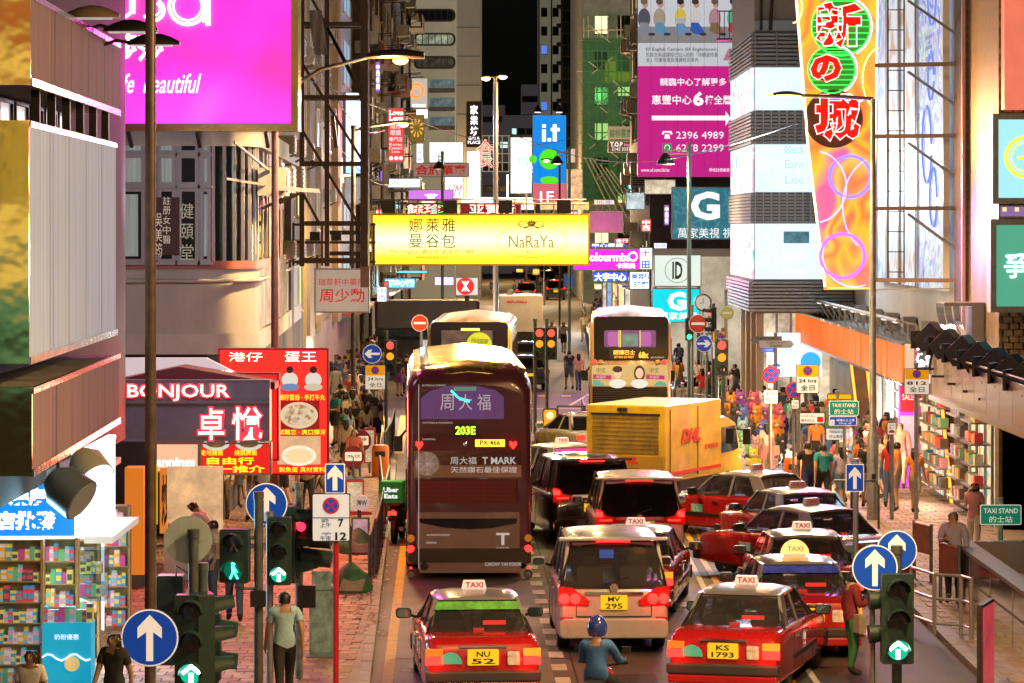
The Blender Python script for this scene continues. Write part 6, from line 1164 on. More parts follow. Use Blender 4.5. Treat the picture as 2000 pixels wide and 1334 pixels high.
def boolcut(o, cuts):
    for (x0, x1, y, z, r) in cuts:
        c = B().cyl((x0,y,z),(x1,y,z), r, 28).build('cutter', BLK); m = o.modifiers.new('b','BOOLEAN'); m.object = c; m.operation = 'DIFFERENCE'; m.solver = 'EXACT'
        try: m.material_mode = 'TRANSFER'
        except Exception: pass
    C.objects.unlink(o)
    for m in o.modifiers: _TS.collection.objects.link(m.object); C.objects.unlink(m.object)
    me = evaluated(o); C.objects.link(o)
    for m in list(o.modifiers): bpy.data.objects.remove(m.object); 
    o.modifiers.clear(); o.data = me
    me.polygons.foreach_set('use_smooth', [True]*len(me.polygons)); me.set_sharp_from_angle(angle=R(32))
def car_shell(root, sp, body, roof_m, glass):
    """sp: stations (y, z0, z1, hw), cabin dict"""
    b = B().loft([rring(y, hw, z0, z1, .13 if z1 > .8 else .1, .09) for (y, z0, z1, hw) in sp['st']]); o = b.build('body', body, root, smooth=40)
    L_ = sp['L']; boolcut(o, [(sp['hw']-.24, sp['hw']+.3, yy, sp['wr'], sp['wr']+.05) for yy in sp['wy']] + [(-sp['hw']-.3, -sp['hw']+.24, yy, sp['wr'], sp['wr']+.05) for yy in sp['wy']])
    for yy in sp['wy']:
        for sd in (1,-1): wheel(root, sd*(sp['hw']-.12), yy, sp['wr'], .2, sd)
    c = sp['cab']; zb, zr = c['zb'], c['zr']; bw, rw = c['bw'], c['rw']; yr0, yr1, yb0, yb1 = c['yr0'], c['yr1'], c['yb0'], c['yb1']     # roof rear/front, belt rear/front
    th = .11
    rg = []
    n = 9
    for i in range(n+1):
        u = i/n; y = yr0+(yr1-yr0)*u; e = 1-.12*(abs(2*u-1)**4); zz = zr-.05*(2*u-1)**2*(1 if u < .5 else 1.6)
        rg.append([(x, y, z) for x, z in [(-rw*e,zz-th),(-rw*e-.015,zz-.07),(-rw*e*.94,zz-.03),(-rw*.6,zz-.002),(0,zz+.015),(rw*.6,zz-.002),(rw*e*.94,zz-.03),(rw*e+.015,zz-.07),(rw*e,zz-th)]])
    B().loft(rg).build('roof', roof_m, root, smooth=50)
    zt = zr-th+.01; P_ = {}
    for s_ in (-1, 1):
        R0 = Vector((s_*rw*.93, yr0+.03, zt)); B0 = Vector((s_*bw, yb0, zb)); R1 = Vector((s_*rw*.93, yr1-.03, zt-.05)); B1 = Vector((s_*bw, yb1, zb))
        P_[s_] = (R0, B0, R1, B1)
        def pil(nm, r0, r1, b0, b1, t=.05): 
            ins = Vector((-s_*t, 0, 0)); r0, r1, b0, b1 = map(Vector, (r0, r1, b0, b1))
            B().add([b0,b1,r1,r0,b0+ins,b1+ins,r1+ins,r0+ins],[(0,1,2,3),(7,6,5,4),(0,4,5,1),(1,5,6,2),(2,6,7,3),(3,7,4,0)]).build(nm, roof_m, root)
        cpw = c.get('cp', .3); xr, xb = s_*rw, s_*bw
        pil('rear_pillar', (xr,yr0,zt+.03), (xr,yr0+cpw*.7,zt+.03), (xb,yb0,zb-.02), (xb,yb0+cpw,zb-.02))
        for ym in c['mid']: f_ = (ym-yb0)/(yb1-yb0); yt = yr0+(yr1-yr0)*f_; pil('door_pillar', (xr,yt-.035,zt+.03), (xr,yt+.035,zt+.03), (xb,ym-.04,zb-.02), (xb,ym+.04,zb-.02))
        pil('front_pillar', (xr,yr1-.07,zt), (xr,yr1,zt), (xb,yb1-.07,zb-.02), (xb,yb1,zb-.02))
        ys = [yb0+cpw]+c['mid']+[yb1-.07]
        for a_, b_ in zip(ys, ys[1:]):
            fa, fb = (a_-yb0)/(yb1-yb0), (b_-yb0)/(yb1-yb0); ya, yc = yr0+(yr1-yr0)*fa, yr0+(yr1-yr0)*fb; q = s_*.02
            B().add([(xb-q,a_,zb-.01),(xb-q,b_,zb-.01),(xr-q,min(yc,yr1-.05),zt+.02),(xr-q,max(ya,yr0+cpw*.6),zt+.02)],[(0,1,2,3)]).build('side_window', glass, root)
    for nm, i0, i1, off in (('rear_window',0,1,.01),('windscreen',2,3,-.01)):
        a, b_, c2, d = P_[-1][i0], P_[1][i0], P_[1][i1], P_[-1][i1]; mid = Vector((0, -off*5 if nm == 'rear_window' else .05, 0))
        B().add([d, (d+c2)/2+mid, c2, b_, (a+b_)/2+mid*.6, a], [(0,1,4,5),(1,2,3,4)]).build(nm, sp.get('rg', glass) if nm == 'rear_window' else glass, root, smooth=80)
        fr = B(); 
        for p, q in ((a,b_),(b_,c2),(c2,d),(d,a)): fr.beam(p+mid*.2,q+mid*.2,.045,.02)
        fr.build(nm+'_seal', BLK, root)
    # interior: parcel shelf, seats
    B().bx(-bw+.06,bw-.06,yb0+.1,yb1-.3,zb-.02,zb+.006).build('interior_deck', mat('grey_trim',(.08,.07,.07),.7), root)
    for (sy, nseat) in c['seats']:
        for i in range(nseat):
            x = (i-(nseat-1)/2)*(.5 if nseat == 3 else .72)
            sb = B().prism([(x+a, q) for a, q in rrect(-.22,.22,zb-.1,zb+c.get('sh',.18),.07)], sy, sy+.1).build('seat', sp.get('seat', SEAT), root, bevel=.02); B().prism([(x+a, q) for a, q in rrect(-.11,.11,zb+c.get('sh',.18)+.02,zb+c.get('sh',.18)+.17,.05)], sy+.01, sy+.08).build('headrest', sp.get('seat', SEAT), sb, bevel=.02)
    for s_ in (-1, 1):
        B().beam((s_*(bw),yb1-.25,zb),(s_*(bw+.16),yb1-.28,zb+.05),.04).build('mirror_arm', BLK, root); B().prism(rrect(s_*(bw+.24)-.12,s_*(bw+.24)+.12,zb,zb+.16,.05), yb1-.34, yb1-.24).build('wing_mirror', body if sp.get('mir') else BLK, root, bevel=.015); B().prism(rrect(s_*(bw+.24)-.1,s_*(bw+.24)+.1,zb+.02,zb+.14,.04), yb1-.346, yb1-.34).build('mirror_glass', mat('mirror_teal',(.2,.35,.38),.05,.9), root)
    for yd in sp['doors']:
        for s_ in (-1, 1): hw = sp['hw']; B().bx(s_*hw-.004,s_*hw+.004,yd-.008,yd+.008,.3,zb-.1).build('door_gap', BLK, root)
    for yd in sp['handles']:
        for s_ in (-1, 1): hw = sp['hw']; B().bx(s_*hw-.01 if s_ > 0 else s_*hw-.035, s_*hw+.035 if s_ > 0 else s_*hw+.01, yd-.09, yd+.09, zb-.19, zb-.15).build('door_handle', CHROME, root)
RPT = paint((.42,.012,.014), .25, .8); SILV = mat('silver_roof_paint', (.36,.37,.41), .28, .5, coat=.7); SLV2 = paint((.40,.39,.40), .3, .7)
def taxi(label, loc, rz, plate_txt='', sign=1, lit=True, band=None, group='red taxis with silver roofs', brake=True, disc=False):
    t = thing('taxi', label, 'taxi', loc, rz, group)
    sp = dict(L=4.7, hw=.85, wr=.31, wy=(-1.32,1.42), st=[(-2.33,.3,.78,.72),(-2.29,.24,.9,.8),(-2.2,.22,.96,.83),(-1.9,.21,.985,.85),(-1.3,.2,.99,.85),(0,.2,.96,.85),(1.0,.2,.93,.85),(1.9,.21,.86,.84),(2.2,.23,.8,.81),(2.3,.28,.72,.75)],
        cab=dict(zb=.95,zr=1.5,bw=.79,rw=.64,yr0=-1.02,yr1=.38,yb0=-1.52,yb1=.95,mid=[-.25],seats=[(-.85,2),(.15,2)],cp=.42,sh=.14), doors=[-.95,-.25,.78], handles=[-.62,.1])
    car_shell(t, sp, RPT, SILV, CARG)
    for s_ in (-1,1):
        tl = B().bx(s_*.72-.13,s_*.72+.13,-2.36,-2.28,.6,.72).build('tail_light', BRK_ if brake else TAILD, t, bevel=.01); B().bx(s_*.72-.13,s_*.72+.13,-2.355,-2.27,.73,.84).build('indicator', (IND if (s_ > 0 and brake) else INDD), t, bevel=.01)
        B().bx(s_*.855-.012,s_*.855+.012,-1.0,1.05,.46,.53).build('side_strip', BLK, t); B().prism(rrect(s_*.6-.12,s_*.6+.12,.55,.68,.03), 2.27, 2.33).build('headlight', HEADL, t)
    B().bx(-.85,.85,-2.44,-2.2,.36,.52).build('rear_bumper', mat('grey_black_bumper',(.045,.04,.045),.5), t, bevel=.03); B().bx(-.83,.83,-2.43,-2.2,.22,.36).build('bumper_skirt', RPT, t, bevel=.03); B().bx(-.84,.84,2.2,2.42,.26,.52).build('front_bumper', BLK, t, bevel=.03)
    B().bx(-.35,.35,-2.365,-2.3,.86,.89).build('boot_trim', CHROME, t); p = B().prism(rrect(-.23,.23,.6,.83,.02), -2.375, -2.33).build('number_plate', PLT, t); 
    if plate_txt: letters(p, plate_txt[0], 0, .765, .2, .08, INK, -2.375, bold=.02); letters(p, plate_txt[1], 0, .66, .34, .08, INK, -2.375, bold=.02)
    B().prism(circ(-.48,.62,.17,16,0,180), -2.36, -2.33).build('licence_sticker', mat('mint_sticker',(.05,.4,.28),.5,emit=.3), t); B().prism(rrect(.36,.54,.6,.8,.02), -2.36, -2.33).build('sticker', mat('blue_yellow_sticker',(.5,.55,.4),.5,noise=(20,.5),emit=.2), t)
    sg = B().prism([(-.19,1.51),(.19,1.51),(.16,1.64),(-.16,1.64)], -.42, -.32).build('roof_sign', mat('unlit_taxi_sign',(.5,.36,.34),.4,emit=.12) if not lit else mat('lit_taxi_sign',(.8,.75,.7),.4,emit=.75,ecol=(1,.7,.5)), t, bevel=.01); letters(sg, 'TAXI', 0, 1.575, .27, .085, mat('taxi_red_ink',(.5,.02,.02),.5,emit=.3), -.425, bold=.03)
    if sign == 2: sg2 = B().prism(circ(0,1.53,.24,18,0,180), -.5, -.43).build('fan_sign', glow((1,.5,.15),1.6), t); letters(sg2,'TAXI',0,1.62,.26,.08,mat('taxi_red_ink',(.5,.02,.02)),-.5)
    B().bx(.08,.42,-1.22,-1.19,1.06,1.12).build('high_brake_light', BRK_ if brake else TAILD, t); B().bx(-.08,.08,-1.4,-1.36,.98,1.03).build('shelf_light', TAIL, t); B().tube([(-.1,-1.6,.98),(-.12,-1.63,1.3)],.006,5).build('aerial', BLK, t)
    if band: B().add([(-.6,-1.12,1.4),(.6,-1.12,1.4),(.66,-1.21,1.29),(-.66,-1.21,1.29)],[(0,1,2,3)]).build('window_banner', band, t)
    for i, ch in enumerate('的士'): o = letters(t, ch, .867, .72-.13*i, .12, .12, SIGNWHITE, 0); o.location = (.862,-.05,.7-.13*i); o.rotation_euler = (0,0,PI/2)
    for i, ch in enumerate('的士'): o = letters(t, ch, 0, 0, .12, .12, SIGNWHITE, 0); o.location = (-.862,-.3,.7-.13*i); o.rotation_euler = (0,0,-PI/2)
    o = B().bx(-.868,-.85,.5,.85,.55,.72).build('door_sticker', mat('door_sticker',(.25,.5,.35),.5,noise=(15,.5),emit=.15), t)
    return t
def RC(px, Yr, rz, hl=2.35): return (X(px,Yr)-hl*math.sin(rz), Yr+hl*math.cos(rz)/K, 0)     # car centre from its rear bumper
tx0 = taxi('red taxi KS 1793 in the foreground right with silver roof and clear licence disc', RC(1412,40.5,-.25), -.25, ('KS','1793'))
taxi('red taxi with blue and yellow window banner behind the leaning man', RC(1583,44.2,.05), .05, ('RT','6'), sign=2, band=mat('blue_banner_strip',(.02,.05,.4),.5,emit=.3,noise=(9,.6)))
taxi('red taxi with glowing white roof sign waiting in the rank', RC(1594,48.1,.04), .04, ('LH','8212'))
taxi('red taxi angled left in the rank, its front wheel and doors showing', (5.75,54.3,0), .6, brake=False, lit=False)
taxi('red taxi behind the angled one with dark red TAXI roof sign', (5.95,57.9,0), .3, brake=False, lit=False)
taxi('leftmost and farthest red taxi of the rank turning out toward the truck', (5.3,61.9,0), .75, brake=False, lit=False)
taxi('red taxi hidden behind the silver people carrier, only roof sign and side showing', RC(1222,48.8,-.13), -.13, ('GD','77'))
mt = taxi('red taxi moving at the bottom centre with green window strip and dotted roof lamp', RC(950,39.9,.1), .08, ('NU','52'), band=mat('green_banner_strip',(.08,.35,.03),.5,emit=.4,noise=(9,.6)))
tw_ = taxi('taxi with magenta window poster left of the black people carrier', (1.1,69.8,0), .5, band=mat('magenta_poster',(.7,.02,.3),.5,emit=.8))
def van(label, loc, rz, body, glass, lit=True, seat=None, plate_txt=None, name='people_carrier', style=0):
    t = thing(name, label, 'van', loc, rz)
    sp = dict(L=4.8, hw=.915, wr=.34, wy=(-1.45,1.5), mir=True, rg=glass, seat=seat or SEAT, st=[(-2.4,.34,1.02,.84),(-2.36,.27,1.08,.88),(-2.25,.24,1.12,.905),(-1.5,.22,1.13,.915),(0,.22,1.12,.915),(1.2,.22,1.1,.91),(1.8,.23,1.0,.89),(2.2,.26,.88,.84),(2.36,.32,.76,.76)],
        cab=dict(zb=1.1,zr=1.93,bw=.87,rw=.76,yr0=-2.12,yr1=.55,yb0=-2.36,yb1=1.45,mid=[-1.2,.0],seats=[(-1.7,2),(-.7,2),(.35,2)],cp=.26,sh=.3), doors=[-1.2,.0,1.25], handles=[-.9,.3])
    car_shell(t, sp, body, body, glass)
    for s_ in (-1,1):
        if style == 0:
            B().prism([(s_*.91,.82),(s_*.91,1.13),(s_*.68,1.1),(s_*.4,.88),(s_*.42,.8)], -2.43, -2.34).build('tail_cluster', TAILD, t); 
            for q in (.82,.64): B().lathe([(0,-.02),(.085,-.015),(.09,0)],(s_*q,-2.435,.92),'y',16).build('brake_lamp', BRK_, t)
            B().bx(s_*.78-.1,s_*.78+.1,-2.45,-2.36,.58,.62).build('reflector', TAILD, t)
        else:
            B().prism([(s_*.91,.95),(s_*.93,1.28),(s_*.78,1.26),(s_*.7,1.14),(s_*.3,1.08),(s_*.3,1.0)], -2.42, -2.33).build('tail_cluster', TAILD, t); B().bx(s_*.84-.07,s_*.84+.07,-2.44,-2.38,1.12,1.22).build('brake_lamp', BRK_, t); B().bx(s_*.7-.13,s_*.7+.13,-2.435,-2.4,1.03,1.07).build('light_bar', TAIL, t); B().bx(s_*.84-.06,s_*.84+.06,-2.44,-2.38,.42,.47).build('fog_lamp', BRK_ if style == 2 else TAILD, t)
    B().prism(rrect(-.9,.9,.27,.6,.1), -2.47, -2.3).build('rear_bumper', body, t, bevel=.03); B().bx(-.48,.48,-2.44,-2.36,.98 if style == 0 else 1.05,1.03 if style == 0 else 1.12).build('boot_trim', CHROME, t); B().bx(-.62,.62,-2.425,-2.415,.62,.635).build('tailgate_gap', BLK, t)
    for s_ in (-1,1): B().bx(s_*.62-.006,s_*.62+.006,-2.42,-2.41,.635,1.0).build('tailgate_gap', BLK, t)
    p = B().prism(rrect(-.22,.22,.74,.98,.02), -2.445, -2.4).build('number_plate', PLT, t)
    if plate_txt: letters(p, plate_txt[0], 0, .915, .2, .08, INK, -2.445, bold=.02); letters(p, plate_txt[1], 0, .8, .28, .09, INK, -2.445, bold=.02)
    B().prism(circ(0,1.1,.07,20), -2.43, -2.41).build('badge', CHROME, t); B().beam((-.15,-2.4,1.14),(.25,-2.36,1.28),.02).build('wiper', BLK, t); B().bx(-.28,.28,-2.2,-2.16,1.83,1.87).build('high_brake_light', BRK_, t)
    if style == 0: B().bx(-.12,.12,-.35,-.3,1.38,1.52).build('screen', glow((.1,.25,.8),1), t); B().bx(-.45,.45,-.6,-.5,1.55,1.8).build('red_reflection_panel', mat('red_reflection_tint',(.5,.03,.02),.5), t)  # red reflection put in as a coloured panel inside the cabin
    B().bx(-.9,.9,-2.3,-2.0,1.86,1.9).build('roof_spoiler', body, t, bevel=.02)
    return t
van('silver people carrier MV 295 braking in the middle of the foreground', RC(1199,44.7,.03,2.4), .03, SLV2, CARG, seat=SEATL, plate_txt=('MV','295'))
van('white people carrier with wide dark rear window behind the silver one', RC(1250,55.4,.03,2.4), .03, paint((.55,.5,.47),.3,.7), CARGD, style=1, plate_txt=('PA','88'))
van('black people carrier braking to the left of the white one', RC(1160,60.0,.16,2.4), .16, paint((.02,.017,.02),.15,1), CARGD, style=2)
def sedan(label, loc, rz, body, brake=True, group=None, name='parked_car'):
    t = thing(name, label, 'car', loc, rz, group)
    sp = dict(L=4.5, hw=.87, wr=.32, wy=(-1.35,1.4), mir=True, st=[(-2.25,.32,.85,.72),(-2.2,.26,.94,.8),(-2.0,.23,.98,.85),(-1,.21,.98,.87),(0,.21,.95,.87),(1.0,.21,.9,.87),(1.8,.22,.8,.84),(2.2,.26,.7,.74)],
        cab=dict(zb=.93,zr=1.45,bw=.8,rw=.6,yr0=-.95,yr1=.25,yb0=-1.7,yb1=1.05,mid=[-.3],seats=[(-.8,2),(.1,2)],cp=.3,sh=.14), doors=[-.9,-.2,.8], handles=[-.6,.1])
    car_shell(t, sp, body, body, CARGD)
    for s_ in (-1,1): B().prism(rrect(s_*.7-.13,s_*.7+.13,.72,.88,.04), -2.29, -2.2).build('tail_light', TAIL if brake else TAILD, t); B().prism(rrect(s_*.6-.14,s_*.6+.14,.56,.68,.04), 2.16, 2.24).build('headlight', HEADL, t)
    B().prism(rrect(-.23,.23,.62,.74,.01), -2.3, -2.22).build('number_plate', PLT, t); B().bx(-.8,.8,-2.33,-2.2,.3,.5).build('rear_bumper', body, t, bevel=.04); B().bx(-.8,.8,2.1,2.3,.26,.46).build('front_bumper', body, t, bevel=.04); return t
sd1 = sedan('black saloon waiting beyond the maroon double-decker at the crossing', (.45,118,0), .15, paint((.03,.035,.04),.2,1), False)
sd2 = sedan('grey car partly hidden behind the yellow bus and signals', (.7,132,0), .05, paint((.12,.12,.13),.2,1))
sd3 = sedan('white car squeezed between the black people carrier and the yellow truck', (2.05,82,0), .3, paint((.5,.5,.5),.2,1))
sd4 = sedan('silver grey car crossing behind the railing at the right', (X(1375,104),104,0), 1.45, paint((.35,.36,.38),.2,1), False)
sd5 = sedan('dark blue car parked across the far side street on the right', (X(1490,103),103,0), 1.5, paint((.06,.07,.10),.2,1), False)
for i, (px, Y, c) in enumerate([(1040,300,(.5,.5,.5)),(1068,315,(.04,.04,.05)),(1085,260,(.1,.1,.12)),(1028,250,(.4,.4,.42))]):
    v = van(['white van parked far up the street under the yellow sign','black van far up the street beside the white one','dark van at the far kerb beyond the crossing','grey van driving far up the street'][i], (X(px,Y),Y,0), PI if i < 2 else 0, paint(c,.25,.8), CARGD, name='far_van', style=1)
# --------------------------------------------------- double-deckers
def bus(label, loc, rz, body, L_=11, Hh=4.2, roofm=None, rearz=.45, glassm=None, name='double_decker_bus', crown=.22):
    t = thing(name, label, 'bus', loc, rz); hw = 1.25
    st = [(0,.93,.34,Hh-.42),(.05,.97,.3,Hh-.2),(.16,.99,.28,Hh-.09),(.45,1,.27,Hh-.02),(1.2,1,.27,Hh),(L_-1,1,.27,Hh),(L_-.3,.99,.28,Hh-.05),(L_-.05,.95,.32,Hh-.25)]
    B().loft([[(x,y,z+(.12*(1-(x/hw)**2) if z > 3.6 else 0)) for x, z in rr2(-hw*k,hw*k,z0,z1,crown,.07,6)] for (y,k,z0,z1) in st]).build('body', body, t, smooth=40)
    if roofm: B().loft([[(x,y,z) for x,z in [(-1.12*k,zt-.02),(-.8*k,zt+.055),(0,zt+.14),(.8*k,zt+.055),(1.12*k,zt-.02),(.8*k,zt+.035),(0,zt+.12),(-.8*k,zt+.035)]] for (y,k,zt) in [(.06,.97,Hh-.2),(.2,1,Hh-.075),(.5,1,Hh-.01),(1.2,1,Hh+.01),(L_-1,1,Hh+.01),(L_-.2,1,Hh-.1)]]).build('roof_skin', roofm, t, smooth=50)
    for z0, z1 in ((1.3,2.15),(2.9,3.6)):
        for s_ in (-1,1): B().bx(s_*1.258-.008,s_*1.258+.008,.7,L_-.6,z0,z1).build('side_glazing', glassm or mat('dark_glass',()), t); [B().bx(s_*1.27-.008,s_*1.27+.008,.7+1.45*k,.75+1.45*k,z0,z1).build('window_bar', BLK, t) for k in range(8)]
    for yy in (2.6,L_-2.6):
        for s_ in (-1,1): w = wheel(t, s_*1.12, yy, .48, .3, s_)
    for s_ in (-1,1): B().beam((s_*1.2,L_-.1,2.4),(s_*1.45,L_+.2,2.1),.04).bx(s_*1.47-.1,s_*1.47+.1,L_+.15,L_+.25,1.8,2.15).build('wing_mirror', BLK, t)
    return t
def rp(t, name, poly, m, y=-.01, th=.03, bevel=0): return B().prism(poly, y-th, y).build(name, m, t, bevel=bevel)
def lamp(t, x, z, r, m, ring=CHROME): B().lathe([(r*1.25,.03),(r*1.28,-.03),(r*1.05,-.04),(r,-.02)], (x,-.02,z), 'y', 20).build('lamp_ring', ring, t, smooth=40); B().lathe([(r,-.02),(r*.7,-.045),(0,-.055)], (x,-.02,z), 'y', 18).build('lamp_lens', m, t, smooth=60)
MAR = mat('maroon_bus_paint', (.17,.045,.055), .22, .05, coat=.8, noise=(.7,.25)); BRZ = mat('bronze_bus_panel', (.6,.34,.25), .3, .05, coat=.6, noise=(.6,.3)); BRZ2 = mat('brown_bus_panel', (.42,.27,.24), .26, .05, coat=.7, noise=(.5,.25))
RSK = mat('gold_reflection_roof', (.75,.55,.2), .24, .85, noise=(1.6,.5,(5,.6,1)), bump=.05); s_ = 98.0  # yellow sign's reflection and light streaks put into the roof colour
b1 = bus('maroon double-decker 203E with diamond advertisement seen from behind', (X(917,54.2),54.2,0), .03, MAR, 11, 4.22, RSK, crown=.4)
bx1 = lambda px: (px-917)/97.7; bz1 = lambda py: 7.06-(py-441)/97.7
WG = mat('bus_rear_glass', (.05,.035,.055), .06, coat=1, emit=.2, ecol=(.5,.2,.6)); arch = [(bx1(822),bz1(818)),(bx1(984),bz1(818)),(bx1(984),bz1(775)),(bx1(968),bz1(762)),(bx1(935),bz1(754)),(bx1(903),bz1(752)),(bx1(870),bz1(754)),(bx1(838),bz1(764)),(bx1(822),bz1(778))]
rp(b1,'rear_surround',[(-1.14,2.32),(1.14,2.32),(1.12,3.5),(1.0,3.72),(.6,3.86),(0,3.9),(-.6,3.86),(-1.0,3.72),(-1.12,3.5)],MAR,.02,.03); rp(b1,'rear_window',arch,WG,-.012)
for i, ch in enumerate('周大福'): letters(b1, ch, bx1(873+36*i), bz1(785), .27, .32, mat('pale_lilac_print',(.55,.5,.6),.5,emit=.45), -.045)
for sx_ in (-.5,.45): rp(b1,'deck_seats',rrect(sx_-.2,sx_+.2,bz1(815),bz1(770),.05),mat('lilac_seats',(.25,.12,.4),.7,emit=.18),-.043,.004)
rp(b1,'interior_sign',rrect(bx1(886),bx1(930),bz1(763),bz1(755),.0),mat('interior_green',(.15,.35,.25),.5,emit=.4),-.043,.004); B().tube([(bx1(881),-.06,bz1(762)),(bx1(895),-.06,bz1(776)),(bx1(917),-.06,bz1(784))],.022,6).build('green_streak', glow((.05,1,.65),2), b1)
rp(b1,'red_gradient_panel',[(-1.13,2.28),(1.13,2.28),(1.13,2.92),(-1.13,2.92)],mat('wine_panel',(.16,.012,.015),.3,.2,coat=.6,noise=(.9,.5)),.0,.02)
rp(b1,'display_case',rrect(bx1(886),bx1(932),bz1(852),bz1(828),.01),BLK,-.012); letters(b1,'203E',bx1(909),bz1(840),.4,.17,glow((.45,1,.02),2.4),-.046,bold=.03)
p = rp(b1,'number_plate',rrect(bx1(928),bx1(986),bz1(872),bz1(858),.01),mat('lit_plate',(.9,.7,.05),.4,emit=1.5,ecol=(1,.75,.05)),-.012); letters(p,'PX 466',bx1(957),bz1(864),.4,.1,INK,-.044,bold=.02)
B().lathe([(0,-.05),(.045,-.04),(.05,0)],(bx1(909),-.015,bz1(867)),'y',14).build('camera_dome', CHROME, b1)
for px in (819,1002): x=bx1(px); B().prism([(x,bz1(877)),(x+.075,bz1(868)),(x+.065,bz1(861)),(x,bz1(864)),(x-.065,bz1(861)),(x-.075,bz1(868))],-.06,-.01).build('upper_tail_light', BRK_, b1)
rp(b1,'advert_panel',[(bx1(808),bz1(932)),(bx1(1018),bz1(932)),(bx1(1018),bz1(880)),(bx1(808),bz1(880))],BRZ,.0,.02); rp(b1,'advert_disc',circ(bx1(834),bz1(905),.24,28),mat('diamond_print',(.5,.38,.33),.5,emit=.2,noise=(12,.5)),-.021,.004)
for i in range(8):
    a = i*PI/4; x0, z0 = bx1(834), bz1(905); B().beam((x0,-.03,z0),(x0+.22*math.cos(a),-.03,z0+.22*math.sin(a)),.006,.004).build('facet_line', mat('pale_lilac_print',(.55,.5,.6)), b1)
PWH = mat('pearl_print', (.7,.65,.6), .5, emit=.55)
letters(b1,'周大福',bx1(905),bz1(899),.52,.15,PWH,-.022); letters(b1,'T MARK',bx1(975),bz1(899),.68,.14,PWH,-.022,bold=.02); letters(b1,'天然鑽石最佳保證',bx1(945),bz1(917),1.32,.12,PWH,-.022)
gr = rp(b1,'engine_grille',rrect(bx1(812),bx1(1012),bz1(982),bz1(936),.03),mat('grille_back',(.05,.006,.006),.5),-.0,.02)
for k in range(17): B().bx(-1.03+.0,.93,-.035,-.02,bz1(981)+.0265*k,bz1(981)+.0265*k+.013).build('grille_slat', mat('red_slat',(.4,.03,.03),.4), gr)
for px in (877,945): B().bx(bx1(px)-.008,bx1(px)+.008,-.045,-.03,bz1(982),bz1(936)).build('grille_bar', mat('red_slat',(.4,.03,.03)), gr)
rp(b1,'lower_panel',rrect(-1.05,1.0,bz1(1080),bz1(1000),.03),BRZ2,.0,.02); rp(b1,'engine_hatch',rrect(-1.0,1.02,bz1(1118),bz1(1083),.03),BRZ2,-.004,.02); rp(b1,'lower_window',[(bx1(818),bz1(1012)),(bx1(1010),bz1(1012)),(bx1(1008),bz1(1022)),(bx1(960),bz1(1031)),(bx1(915),bz1(1033)),(bx1(870),bz1(1030)),(bx1(820),bz1(1020))],DARKW,-.021,.01)
rp(b1,'bumper',rrect(-1.2,1.2,.34,.62,.08),mat('bumper_bronze',(.12,.09,.08),.25,.6,noise=(1,.3)),.0,.05)
for y0, st_, w in ((1044,'AUTHENTICATION',.46),(1059,'DESIGN',.2),(1075,'INLAYING',.26)): letters(b1, st_, bx1(833)+w/2, bz1(y0), w, .035, PWH, -.026)
for y0, st_, w in ((752,'BUYING & CODING',.46),(825,'CUTTING & POLISHING',.6),(857,'MARKING',.26)): letters(b1, st_, bx1(825)+w/2, bz1(y0), w, .035, PWH, -.048)
B().bx(bx1(818)-.006,bx1(818)+.006,-.054,-.046,bz1(1110),bz1(750)).build('dotted_line', PWH, b1)
letters(b1,'T',bx1(982),bz1(1052),.26,.24,PWH,-.026,bold=.02); letters(b1,'T MARK',bx1(982),bz1(1071),.27,.06,PWH,-.026); letters(b1,'Exclusively at',bx1(984),bz1(1089),.55,.08,PWH,-.026); letters(b1,'CHOW TAI FOOK',bx1(983),bz1(1101),.74,.075,PWH,-.026)
rp(b1,'exhaust_cap',circ(bx1(829),bz1(1105),.08,20),BLK,-.024,.02)
for x in (-1.17,1.17):
    lamp(b1, x, bz1(1050), .075, mat('amber_lens',(.6,.2,.02))); lamp(b1, x, bz1(1071), .075, BRK_); lamp(b1, x, bz1(1121), .07, mat('grey_lens',(.3,.3,.3),.2))
    B().lathe([(0,-.03),(.03,-.02),(.03,0)],(x,-.02,bz1(1108)),'y',10).build('reflector', TAIL, b1)
# second: gold and white 68X
GLD = mat('champagne_bus_paint', (.5,.33,.17), .3, .3, coat=.8, noise=(.5,.15)); 
b2_ = bus('champagne double-decker 68X seen from behind at the crossing', (X(1231,83),83,0), -.03, GLD, 11, 4.25, mat('pink_lit_roof',(.5,.42,.45),.35,.4,noise=(2,.4,(3,.5,1))), crown=.25)
sb = 63.85; bx2 = lambda px: (px-1231)/sb; bz2 = lambda py: 7.06-(py-441)/sb
rp(b2_,'black_surround',rrect(bx2(1160),bx2(1305),bz2(704),bz2(618),.12),mat('gloss_black',(.012,.01,.01),.12,coat=1),.0,.03)
rp(b2_,'rear_window',rrect(bx2(1180),bx2(1281),bz2(678),bz2(645),.05),mat('violet_interior',(.22,.08,.25),.4,emit=.6,noise=(3,.4)),-.032,.006); SEATV = mat('violet_seat',(.4,.12,.45),.6,emit=.6)
for cx in (1199,1262): rp(b2_,'seat_back',rrect(bx2(cx-12),bx2(cx+10),bz2(676),bz2(648),.08),SEATV,-.04,.006)
for px in (1209,1250,1212): B().beam((bx2(px),-.05,bz2(678)),(bx2(px),-.05,bz2(645)),.025).build('grab_pole', glow((.8,.8,.05),1), b2_)
rp(b2_,'aisle_glow',rrect(bx2(1216),bx2(1246),bz2(676),bz2(652),.02),mat('aisle_teal',(.15,.3,.25),.5,emit=.7,noise=(5,.5)),-.04,.004)
